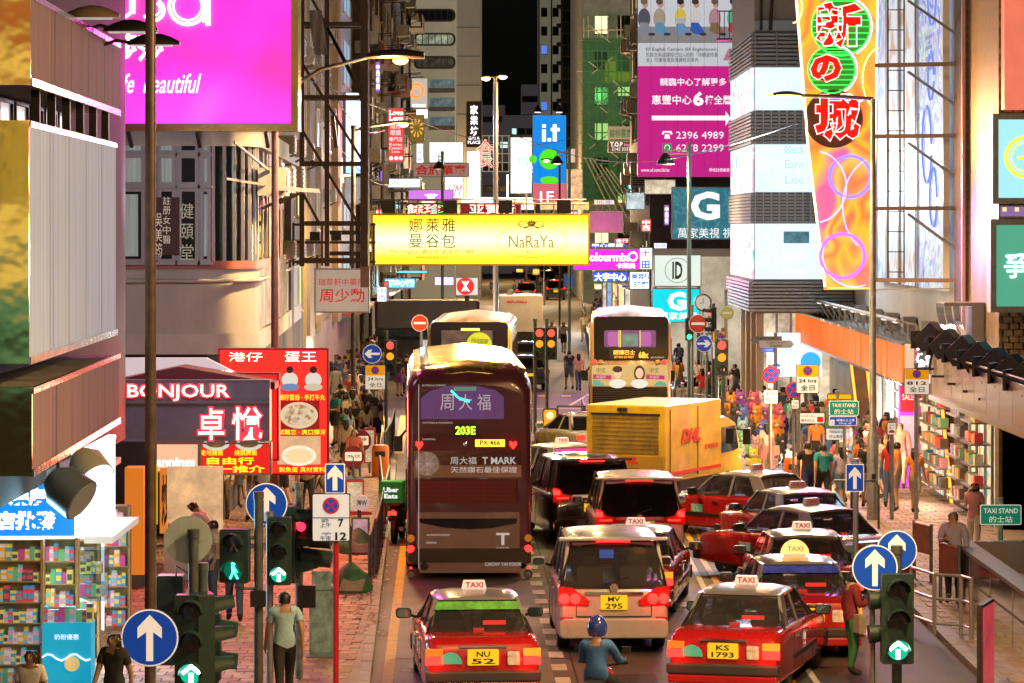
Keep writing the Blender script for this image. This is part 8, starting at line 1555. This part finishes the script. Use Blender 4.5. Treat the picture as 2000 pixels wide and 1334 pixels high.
# the crowds: every look is different
ZONES = [('in the left market crowd', 618, 752, 705, 800, 66, 0), ('in the dense left crowd by the stop poles', 655, 735, 800, 905, 26, 0), ('in the right pavement crowd near the taxi stand sign', 1600, 1770, 905, 1000, 30, 0),
         ('beside the plush toy stall', 1430, 1640, 850, 935, 30, 0), ('behind the far right railing', 1155, 1300, 600, 690, 22, 0), ('at the right corner by the dark railing', 1318, 1350, 700, 800, 8, 0), ('along the railing by the corner shop', 1370, 1480, 760, 830, 12, 0), ('far up the street', 960, 1150, 540, 585, 16, 0), ('on the left pavement beyond the clinic', 420, 660, 950, 1020, 9, 0)]
names_c = list(COL); combos = [(a, b_, c, d) for a in names_c[:] for b_ in ('navy','black','denim','khaki','beige','grey','white','blue') for c in ('trousers','shorts','skirt') for d in ('short','long')]
random.shuffle(combos); ci = 0; seen = set()
for zi, (zn, xa, xb, ya, yb, n, _) in enumerate(ZONES):
    done = []
    for i in range(n):
        for _try in range(30):
            px, py = random.uniform(xa, xb), random.uniform(ya, yb); x, y = PP(px, py)
            if all((x-a)**2+(y-b_)**2 > .3 for a, b_ in done): break
        done.append((x, y)); tc, bc, bt_, ha = combos[ci]; ci += 1
        if zi in (0, 1) and random.random() < .35: tc = 'black'
        fe = ha == 'long' or bt_ == 'skirt'; po = random.choice(['walk','walk2','stand','stand','phone','carry']); ex = random.choice([None,None,'backpack','bag'])
        lb_ = f"person in {tc} tee and {bc} {bt_}" + (" with long hair" if ha == 'long' else "") + (f" and {ex}" if ex else "") + " " + zn
        if lb_ in seen: lb_ = lb_.replace('person', 'another person' if lb_.replace('person','another person') not in seen else 'third person')
        seen.add(lb_)
        person(' '.join(lb_.split()[:16]), x, y, random.choice([0,PI,.5,2.6,-.5,1.5]) + random.uniform(-.4,.4), po, fe, random.choice(['tee','tee','shirt']) if zi > 1 else 'tee', tc, bt_, bc, random.uniform(1.55,1.8), ha, ex, .13, 'people in the street crowd')
rd = person('rider in blue jacket leaning forward on the red motorcycle at the bottom edge', 1.15, 36.9, -.25, 'sit', False, 'shirt', 'blue', 'trousers', 'black', 1.7, 'short', None, -.02); rd.location.z = -.0
hl = thing('helmet', 'dark blue riding helmet worn by the motorcycle rider', 'helmet', (1.16,36.96,1.6)); B().lathe([(0,.16),(.09,.13),(.135,.04),(.14,-.06),(.12,-.12)],(0,0,0),'z',20).build('shell', paint((.03,.05,.3),.15,1), hl, smooth=60); B().prism(rrect(-.1,.1,-.05,.05,.03),.1,.145).build('visor', BLK, hl)
# ================================================================ SHOPS AND STALLS
GM = [mat('pack_%d' % i, c, .45, emit=.16) for i, c in enumerate([(.75,.1,.15),(.8,.78,.75),(.1,.4,.7),(.85,.5,.1),(.15,.55,.3),(.75,.45,.65),(.1,.12,.15),(.2,.6,.65),(.8,.75,.2),(.55,.1,.4)])]
_pk = {}
def packs(root, x0, x1, y, z, hmax, wd=.09, dep=.16, rz=0):
    wd *= .8
    x = x0
    while x < x1-wd:
        i = random.randrange(len(GM)); w = random.choice([.8,1,1.3]); hh = random.choice([.6,.75,.9]); k = (i, w)
        if k not in _pk: o = B().bx(-wd/2*w,wd/2*w,-dep,0,0,.8,0).bx(-wd/2*w*.9,wd/2*w*.9,-dep*.9,-.01,.8,1,1).bx(-wd/2*w*.8,wd/2*w*.8,-dep-.004,-dep,.2,.55,1).build('goods_pack', [GM[i],GM[(i*3+2) % 10]], root); _pk[k] = o.data
        else: o = bpy.data.objects.new('goods_pack', _pk[k]); C.objects.link(o); o.parent = root
        o.location = (x+wd*w/2, y, z); o.scale = (1,1,hmax*hh); x += wd*w*1.05
WOODS = mat('shelf_wood', (.5,.38,.2), .5, noise=(4,.3)); GLOWW = mat('shop_light_wall', (.8,.82,.8), .5, emit=1.1, ecol=(.9,1,1), noise=(1,.2))
def shelf(label, px0, px1, Y, ztop, rows, hm=.2, z0=.12):
    w = X(px1,Y)-X(px0,Y); t = thing('shelf_unit', label, 'shelf', ((X(px0,Y)+X(px1,Y))/2, Y, z0)); B().bx(-w/2,w/2,.18,.22,0,ztop).build('back_board', WOODS, t)
    for s_ in (-1,1): B().bx(s_*w/2-.02,s_*w/2+.02,-.02,.2,0,ztop).build('side_board', WOODS, t)
    for i in range(rows+1):
        z = ztop*i/rows; B().bx(-w/2,w/2,-.02,.18,z-.02,z).build('shelf_board', WOODS, t)
        if i < rows: packs(t, -w/2+.04, w/2-.03, .16, z, ztop/rows*.85)
    return t
shelf('wooden drugstore shelf packed with bottles at the far lower left', -40, 82, 41, 2.2, 7); shelf('drugstore shelf of pink and green boxes beside the wooden one', 84, 150, 42, 2.1, 6)
shelf('tall goods rack by the orange pillar', 196, 252, 47, 2.1, 6); shelf('small rack with drinks left of the drugstore rack', 150, 192, 43.5, 1.9, 5)
t = thing('promotion_bin', 'bright blue cardboard promotion stand with baby food tin picture in the lower left', 'display stand', (X(130,40.2),40.2,.12)); w = X(178,40.2)-X(83,40.2); B().bx(-w/2,w/2,0,.5,0,1.05).build('body', mat('bright_blue_card',(.02,.35,.6),.5,emit=.45,ecol=(.0,.5,.85)), t); B().prism(circ(.08,.45,.11,16),-.02,0).build('tin_picture', mat('tin_cream',(.8,.7,.3),.5,emit=.4), t); B().tube([(-w/2+w*i/10,-.02,.55+.05*math.sin(i*1.2)) for i in range(11)],.015,5).build('wave_line', WPR, t); letters(t,'奶粉優惠',0,.85,.36,.08,WPR,-.005)
packs(t, -w/2, w/2, .3, 1.05, .3)
t = thing('drugstore_interior', 'drugstore interior walls and ceiling lights glowing behind the shelves', 'shopfront', (-9,44,0)); B().bx(-2.2,2.0,2.5,2.6,0,3.2).build('back_wall', GLOWW, t); B().bx(-2.2,2.3,0,2.5,3.0,3.1).build('ceiling', WHT, t)
for k in range(3): B().bx(-1.6+1.2*k,-.8+1.2*k,.2,.35,2.95,2.99).build('ceiling_tube', glow((.85,1,1),8), t)
s = Sign('drugstore_sign', 'bright blue drugstore sign with pink and white neon characters lower left', 'shop sign', -60, 940, 153, 1050, 43.6, mat('drug_blue',(.0,.12,.55),.5,emit=1.0,ecol=(.0,.25,.9)), t=.2)
s.txt('大藥房', 40, 970, 96, 34, glow((.75,1,1),3), bold=.04); s.txt('店批發', 50, 1017, 118, 38, glow((1,.7,.9),3), bold=.04)
for px in range(-50,152,5): pass
B().bx(-1.0,s.w/2+.02,-.05,-.02,-s.h/2-.03,-s.h/2+.02).build('light_strip', glow((.8,1,1),4), s.root); B().bx(s.w/2-.05,s.w/2+.02,-.06,-.02,-s.h/2,s.h/2+.1).build('light_strip', glow((.8,1,1),4), s.root)
t = thing('side_sign', 'white glowing side sign with bulb border right of the drugstore sign', 'shop sign', (X(160,43),43,Z(1060,43)), 0); B().bx(0,.12,0,2.8,.15,1.5).build('face', mat('white_blue_face',(.7,.85,.95),.5,emit=1.5,ecol=(.8,.95,1)), t)
for k in range(12): B().bx(.12,.15,.05+.23*k,.12+.23*k,1.45,1.5).bx(.12,.15,.05+.23*k,.12+.23*k,.15,.2).build('bulb', glow((.9,1,1),5), t)
B().bx(.05,.5,-.1,2.9,.0,.1).build('awning_edge', mat('awning_white',(.65,.7,.72),.5,emit=.4), t)
for i, (px, py, sz, m) in enumerate([(130,955,.34,mat('grey_hood',(.17,.2,.21),.35,.4)),(172,912,.3,mat('cream_hood',(.5,.5,.4),.35))]):
    Y = 41.5+i; t = thing('spotlight', ['big grey drum spotlight under the lower sign box','cream spotlight with glowing lens under the lower sign box'][i], 'spotlight', (X(px,Y),Y,Z(py,Y))); d = Vector((.8,-.3,-.55)) if i == 0 else Vector((.5,-.5,-.6)); d.normalize()
    b = B(); b.tube([-d*sz*.9, -d*sz*.3, d*sz*.9],[sz*.55,sz,sz*1.05],18); b.build('drum', m, t, smooth=50); B().tube([d*sz*.9,d*sz*.95],sz*.95,18).build('lens', glow((.9,1,.9),5) if i else mat('grey_lens2',(.3,.36,.38),.15), t, smooth=50); B().beam(-d*sz*.5,(-.2,.4,.7),.05).build('bracket', DMET, t)
t = thing('orange_pillar', 'orange shop pillar beside the drugstore rack', 'pillar', (X(262,52),52,.12)); B().bx(-.18,.18,0,.6,0,2.3).build('shaft', mat('orange_pillar_paint',(.75,.2,.02),.5,emit=.55,ecol=(1,.25,.01)), t); B().bx(-.2,.2,-.02,.62,0,.25).build('plinth', CONC, t)
t = thing('glass_show_tower', 'glazed show counter with folders and tubs beside the racks', 'display case', (X(162,42.2),42.2,.12)); B().bx(-.1,.35,0,.5,1.1,1.9).build('glass_case', glass_mat('clear_case',(.8,.9,.95),.75), t); packs(t,-.08,.33,.4,1.15,.25); packs(t,-.08,.33,.4,1.5,.3)
for i, (px, py, w, h, m, txt, lb_) in enumerate([(330,978,.36,1.3,(.85,.25,.03),'炒粉','orange vertical banner with black strokes by the pillar'),(358,1005,.7,.3,(.7,.03,.02),'香港雞蛋仔','red stall sign with yellow character under the peach sign'),(402,957,.4,.5,(.8,.5,.02),'Q','yellow poster with red circle beneath the rice menu'),(298,965,.2,1.2,(.8,.5,.0),'','tall yellow strip left of the orange banner')]):
    Y = 54; t = thing('stall_sign', lb_, 'stall sign', (X(px,Y),Y,Z(py,Y))); B().bx(-w/2,w/2,-.03,.03,-h/2,h/2).build('board', mat('stall_%d' % i, m, .5, emit=.6), t)
    if txt: letters(t, txt, 0, 0, w*.8, h*(.8 if i < 1 else .5), [INK,HOT,SIGNRED,INK][i], -.03, bold=.03)
t = thing('food_stall', 'food stall counter with steam trays behind the round sign back', 'stall', (X(380,53),53,.12)); B().bx(-.6,.5,0,.5,0,.95).build('counter', mat('steel_counter',(.5,.48,.45),.3,.6), t); packs(t,-.55,.45,.4,.95,.2); B().bx(-.6,.5,.6,.65,0,2.2).build('rear_panel', mat('warm_stall',(.8,.5,.25),.5,emit=.9,noise=(2,.5)), t)
# lane behind red signs: lit shop wall
t = thing('lane_shopfronts', 'warm lit shopfronts in the lane under the white corner building', 'shopfront', (-6.95,54,.12)); 
for k, m in enumerate([SH[0],mat('lane_orange',(.8,.3,.08),.5,emit=1.0,ecol=(1,.35,.08),noise=(1.2,.5)),SH[2],SH[0],SH[1]]): B().bx(-.1,0,6+3.8*k,9.5+3.8*k,0,3.0).build('shop_window', m, t); B().bx(0,.06,9.5+3.8*k,9.8+3.8*k,0,3.2).build('pier', WR, t)
t = thing('market_stalls', 'row of glowing market stall fronts behind the left crowd', 'shopfront', (-7.6,108,.12))
for k in range(9): m = [SH[0],SH[1],SH[2],mat('stall_pinkish',(.8,.5,.5),.5,emit=1.2,noise=(2,.5))][k % 4]; B().bx(-2.5,0,4+9*k,4.1+9*k,0,3.0).bx(-.1,0,4+9*k,11+9*k,0,3.2).build('stall_front', m, t); B().bx(-.5,1.2,4+9*k,12+9*k,3.2,3.3).build('awning', mat('awning_%d' % (k%3),[(.5,.12,.05),(.5,.5,.5),(.1,.25,.4)][k%3],.6), t)
t = thing('stall_row_right', 'row of stalls with steel frames along the far right pavement', 'stall', (7.6,150,.12))
for k in range(8): B().bx(.0,3,0+11*k,.1+11*k,0,2.8).build('stall_front', [SH[0],SH[2],mat('stall_blue',(.3,.5,.8),.5,emit=1,noise=(2,.5)),SH[1]][k % 4], t); B().tube([(-.3,4+11*k,0),(-.3,4+11*k,3.1)],.05,6).build('pole', MET, t); B().bx(-.6,3,0+11*k,9+11*k,3.0,3.1).build('awning', mat('awning_%d' % (k%3),(.5,.5,.5)), t)
# plush toys
PLC = [(.7,.15,.3),(.15,.25,.7),(.8,.5,.6),(.8,.78,.75),(.85,.35,.05),(.4,.7,.85),(.85,.75,.1),(.35,.12,.5),(.08,.08,.09),(.3,.7,.4)]
TOYN = [0]; ORD = ['first','second','third','fourth','fifth']
def toy(i, x, y, z, s, c):
    TOYN[0] += 1; nm = ['pink','blue','pale pink','white','orange','sky blue','yellow','purple','black','mint green'][c]; t = thing('plush_toy', f'{nm} plush toy, {ORD[(TOYN[0]-1)%5]} from the left {["at the foot","in the lower part","in the middle","near the top","on the very top"][min(4,int(z/.42))]} of the toy stack', 'plush toy', (x, y, z), random.uniform(2.4,3.8)-PI, 'plush toys on the stall', s); m = mat('plush_%d' % c, PLC[c], .95, noise=(18,.3), bump=.3, emit=.05)
    e = lambda nm_, cx, cy, cz, r, rz_, mm=m: B().lathe([(r*math.sin(PI*k/8), -rz_*math.cos(PI*k/8)) for k in range(9)], (cx,cy,cz), 'z', 14).build(nm_, mm, t, smooth=80)
    e('torso',0,0,.2,.17,.2); e('head',0,-.02,.48,.15,.14); W_ = mat('plush_muzzle',(.8,.7,.62),.95); e('muzzle',0,-.14,.45,.06,.05,W_)
    for s_ in (-1,1): e('ear',s_*.1,0,.6,.05,.07 if i % 2 else .13); e('paw',s_*.17,-.05,.27,.055,.1); e('foot',s_*.1,-.12,.06,.07,.07); e('eye',s_*.05,-.15,.51,.016,.02,INK)
    return t
t = thing('toy_stall', 'wire toy stall stand holding a heap of plush toys', 'stall', (X(1470,78),78.3,.12)); B().bx(-.75,.75,0,.6,0,.5).build('counter', mat('stall_wood',(.3,.2,.12),.6), t)
for q in (-.75,-.25,.25,.75): B().tube([(q,.6,0),(q,.6,1.9)],.02,6).build('post', MET, t)
for q in range(5): B().tube([(-.75,.6,.4+.35*q),(.75,.6,.4+.35*q)],.015,6).build('rail', MET, t)
k = 0
for r_ in range(5):
    for c_ in range(5):
        px = 1425+22*c_+8*(r_ % 2)+random.uniform(-4,4); Y = 78-.28*(4-r_)+random.uniform(-.1,.1); toy(c_//2, X(px,Y), Y, .15+.38*r_+random.uniform(-.05,.05), random.uniform(.8,1.05), (k*3+r_) % 10); k += 1
# litter on the left kerb
t = thing('dry_leaves', 'scattered dry leaves and litter along the left gutter', 'leaf litter', (0,0,0)); b = B()
for i in range(420):
    y = random.uniform(46,66); x = KX(y)-.1+random.gauss(0,.16)-.05; z = .145 if x < KX(y) else .012; a = random.random()*6; r_ = random.uniform(.015,.05); b.add([(x+r_*math.cos(a),y+r_*2*math.sin(a),z),(x-r_*math.sin(a),y+r_*2*math.cos(a),z+.01),(x-r_*math.cos(a),y-r_*2*math.sin(a),z),(x+r_*math.sin(a),y-r_*2*math.cos(a),z+.015)],[(0,1,2,3)],i % 3)
b.build('leaves', [mat('dry_leaf_a',(.45,.3,.15),.8),mat('dry_leaf_b',(.6,.5,.4),.8),mat('dry_leaf_c',(.3,.15,.08),.8)], t)['kind'] = 'stuff'; t['kind'] = 'stuff'
# small far signs and clutter along the street walls
for i, (px, py, w, h, Y, c, e) in enumerate([(738,150,10,60,128,'violet',.8),(741,420,16,26,126,'red',1.2),(820,300,14,40,180,'white',1.4),(836,395,30,14,190,'amber',1.3),(770,402,24,12,150,'cyan',1.2),(1010,400,28,12,220,'amber',1.4),(1120,420,20,16,150,'magenta',1.0),(1180,395,40,10,150,'cream',1.0),(1232,350,12,44,144,'cyan',.8),(1262,440,20,26,122,'red',1.1),(1290,480,26,12,121,'white',1.5),(1302,420,10,40,121,'violet',1.0),(1215,470,30,10,126,'red',1.2),(746,575,20,30,120,'white',1.3),(700,600,26,14,118,'cream',1.2),(648,640,18,24,112,'amber',1.2),(1132,505,14,20,160,'cyan',1.2),(722,480,10,30,104,'amber',1.2),(1108,480,18,14,170,'green',.9),(1168,560,16,12,150,'amber',1.3)]):
    NC = {'cyan':(.1,.7,1),'magenta':(1,.08,.5),'amber':(1,.5,.08),'white':(.9,.95,1),'red':(1,.05,.04),'green':(.15,.9,.4),'cream':(1,.8,.5),'violet':(.45,.15,1)}[c]
    s = Sign('shop_sign', f"small {c} {'upright' if h > w else 'wide'} sign {'on the left wall' if px < 900 else 'on the right side'}, {['low by the crowd','level with the yellow banner','high on the facade'][2 if py < 380 else (1 if py < 500 else 0)]}, number {i+1} of the row"[:90].rsplit(', number',1)[0]+f", {'nearer' if Y < 125 else 'farther' if Y > 145 else 'middle'} {['plain','bright','slim','squat'][i%4]} one", 'shop sign', px-w/2, py-h/2, px+w/2, py+h/2, Y, glow(NC, e), t=.2, fw=.03)
    if h > w: s.vtxt('中西餐廳'[:max(2,min(4,h//12))], px, py-h*.42, py+h*.42, w*.7, GW if c not in ('white','cream') else LB)
    else: s.txt(['金行','藥房','餐廳','地產'][i % 4], px, py, w*.8, h*.7, GW if c not in ('white','cream') else LB)
# ================================================================ STREET LIGHTING
def lamp_light(name, loc, e, col, rad=.2, kind='POINT'):
    d = bpy.data.lights.new(name, kind)
    if kind == 'SPOT': d.spot_size = R(148); d.spot_blend = .5
    d.energy = e; d.color = col; d.shadow_soft_size = rad
    o = bpy.data.objects.new(name, d); C.objects.link(o); o.location = loc; return o
SOD = (1, .6, .24)
for (x, y, z) in [(-2.75,60,10.3),(6.1,64,9.6),(-4.2,92,10.0),(5.6,95,9.2),(4.2,36,10.8),(7.4,31,10.8),(3,20,10.6),(.7,106,12.0),(-3,130,10),(4,150,10),(-3,190,10),(6,200,10),(2,78,9.5),(-3,260,10),(5,260,10),(-2,340,10),(5,350,10),(1,430,10)]:
    q_ = .8 if y < 45 else 1; lamp_light('street_lamp_light', (x,y,z), (1700 if y < 45 else 400) if y < 140 else 4000, SOD); lamp_light('street_lamp_pool', (x,y,z), 4600*q_, SOD, .3, 'SPOT')
# added spots: light of signs and shopfronts, plus fill where no sign hangs
def sign_fill_light(px, py, Y, col, e, d, cone=160, rad=.8):
    o = lamp_light('sign_fill_light', (X(px,Y)+d[0]*.6, Y+d[1]*.6, Z(py,Y)+d[2]*.6), e*.6, col, rad, 'SPOT'); o.data.spot_size = R(cone); o.rotation_euler = Vector(d).to_track_quat('-Z', 'Y').to_euler()
for a in [(380,110,57,(1,.08,.6),1800,(.3,-1,-.35)),(1470,330,88,(.8,.93,1),7000,(-.5,-1,-.4)),(1450,200,92,(.75,.95,1),4000,(-1,-.3,-.3)),(1640,250,69.5,(1,.4,.12),4500,(-.3,-1,-.3)),(1650,430,69.5,(.6,.3,1),2500,(-.4,-1,-.4)),(940,470,77.4,(1,.8,.3),3200,(0,-1,-.5)),
          (380,800,54.3,(1,.08,.1),900,(.2,-1,-.3)),(590,800,58.3,(1,.15,.08),900,(.4,-1,-.3)),(60,1000,42.8,(.4,.8,1),900,(.4,-1,-.5)),(180,1000,44.5,(.75,.95,1),200,(1,-.2,-.3)),(100,1080,43.2,(.8,1,1),900,(0,-.6,-.8)),(1640,690,86,(1,.35,.08),350,(-1,-.2,-.5)),(1790,700,73,(1,.3,.06),900,(-1,-.3,-.4)),
          (1790,850,80,(1,.8,.55),2000,(-1,-.1,-.2)),(1900,900,68,(1,.6,.3),1500,(-1,-.2,-.2)),(1190,150,228,(1,.95,.8),9000,(.05,1,-.1)),(1350,250,122,(1,.1,.45),3500,(-.1,-1,-.2)),(1073,320,189,(.2,.5,1),4500,(0,-1,-.2)),(1322,590,115,(.1,.9,1),1200,(-.1,-1,-.2)),(1185,505,116.4,(1,.1,.7),1800,(0,-1,-.4)),
          (1018,320,199,(.8,.9,1),6000,(0,-1,-.3)),(690,260,111,(.5,.7,1),3000,(1,-.6,-.2)),(700,640,104,(1,.75,.5),1500,(1,-.3,0)),(780,553,149,(.3,.8,1),1500,(0,-1,-.2)),(1980,310,59,(.5,.95,1),900,(-.5,-1,-.2)),(1250,540,125,(.5,.6,1),1500,(0,-1,-.2)),(1690,800,70,(1,.6,.3),2200,(-.4,.8,-.4)),(1560,780,84,(1,.85,.7),2500,(-.2,-.9,-.5)),(1180,560,180,(1,.85,.6),5000,(-.6,-.5,-.3)),(760,580,160,(1,.85,.65),4000,(.7,-.6,-.2)),(1010,500,240,(1,.8,.5),9000,(0,-.6,-.8)),(690,700,100,(1,.8,.6),2000,(.2,-.8,-.5)),(780,260,117,(1,.15,.1),1200,(.3,-1,0)),  # includes fill added for the crowd and the far street
          (377,1296,38.6,(.1,1,.6),60,(0,-1,-.1)),(547,1110,40.6,(.1,1,.6),40,(0,-1,-.1)),(1748,1262,39.1,(.1,1,.6),60,(0,-1,-.1)),(300,700,55.5,(1,.85,.9),300,(.2,-.6,.8)),(330,380,52,(.9,.85,1),900,(0,1,.05))]:  # the last spot is fill, added to light the clinic windows
    sign_fill_light(*a)
# the street goes on behind the camera: its lit facades show in paintwork, glass and the mirrored sign ends
NZ = [(.1,.7,1),(1,.1,.5),(1,.75,.2),(.9,.95,1),(1,.1,.05),(.2,1,.6),(1,.9,.6),(.5,.2,1)]
for i, (x, w) in enumerate([(-13,9),(13,9)]):
    t = building('rear_street_building', ['tall shop building behind the viewpoint on the left side of the street','tall shop building behind the viewpoint on the right side of the street'][i], x-w/2, x+w/2, -75, -18, 26, OLDR)
    for k in range(8):
        for j in range(5): window(t, (w/2+.02)*(1 if i == 0 else -1), 4+11*j, 5+2.6*k, PI/2 if i == 0 else -PI/2, 3.2, 1.3, random.choice([LITW,DIMW,DARKW]), RUST, mull=1)
        window(t, 0, 57.05, 4+2.6*k, PI, 5, 1.6, [glow(NZ[(k+3*i) % 8],.5),LITW][k % 2], RUST, mull=1)
CN = ['cyan','magenta','amber','white','red','green','cream','violet']
for i in range(8):
    sd_ = -1 if i % 2 == 0 else 1; y = -20-7*i; t = thing('street_sign_box', f'{CN[i]} hanging neon box over the street behind the viewpoint', 'shop sign', (sd_*(5.2-.3*i), y, 7+(i*37 % 5)*1.6)); B().bx(-1.8,1.8,-.2,.2,-.9,1.6).build('face', glow(NZ[i], 3.5), t); B().bx(-1.9,1.9,-.15,.15,-1,1.7).build('frame', MET, t)
# ---------------------------------------------------------------- the street at its true length
LONG = {'ground','road','bus_lane','left_pavement','right_pavement','far_left_pavement','far_right_pavement','traffic_island','dry_leaves','overhead_cable','shop_row','orange_canopy','pale_canopy','station_parapet','clinic_building','tiled_apartment_block','old_tenement','railing','upper_sign_box','tall_sign_box','lower_sign_box','near_left_building','street_block_behind','billboard_building','corner_block','screen_corner','lane_shopfronts','market_stalls','stall_row_right','drugstore_interior','side_sign','scaffolded_building','dim_row_building','steel_truss','near_right_building','rear_street_building'}
for o in list(SC.objects):
    if o.parent or o.type == 'CAMERA': continue
    o.location.y *= K; st = o.name.split('.')[0]
    if st in LONG: o.scale.y *= K
    if st == 'wall_advertisement': o.scale.x *= K
# red light thrown by the burning brake lamps
bpy.context.view_layer.update(); nb_ = 0
for o in list(SC.objects):
    if o.type == 'MESH' and o.data.materials and o.data.materials[0] == BRK_ and o.name.split('.')[0] in ('tail_light','brake_lamp'):
        c_ = o.matrix_world @ (sum((Vector(v) for v in o.bound_box), Vector())/8)
        if c_.y < 90 and o.parent and nb_ < 44: yv = -(o.parent.matrix_world.to_3x3() @ Vector((0,1,0))).normalized(); lamp_light('brake_glow', c_+yv*.22, 5, (1,.04,.03), .06); nb_ += 1
bpy.data.scenes.remove(_TS)
for o in bpy.data.objects:
    if o.type == 'MESH' and len(o.material_slots) and all(s_.material is None for s_ in o.material_slots): o.material_slots[0].link = 'OBJECT'; o.material_slots[0].material = BLK
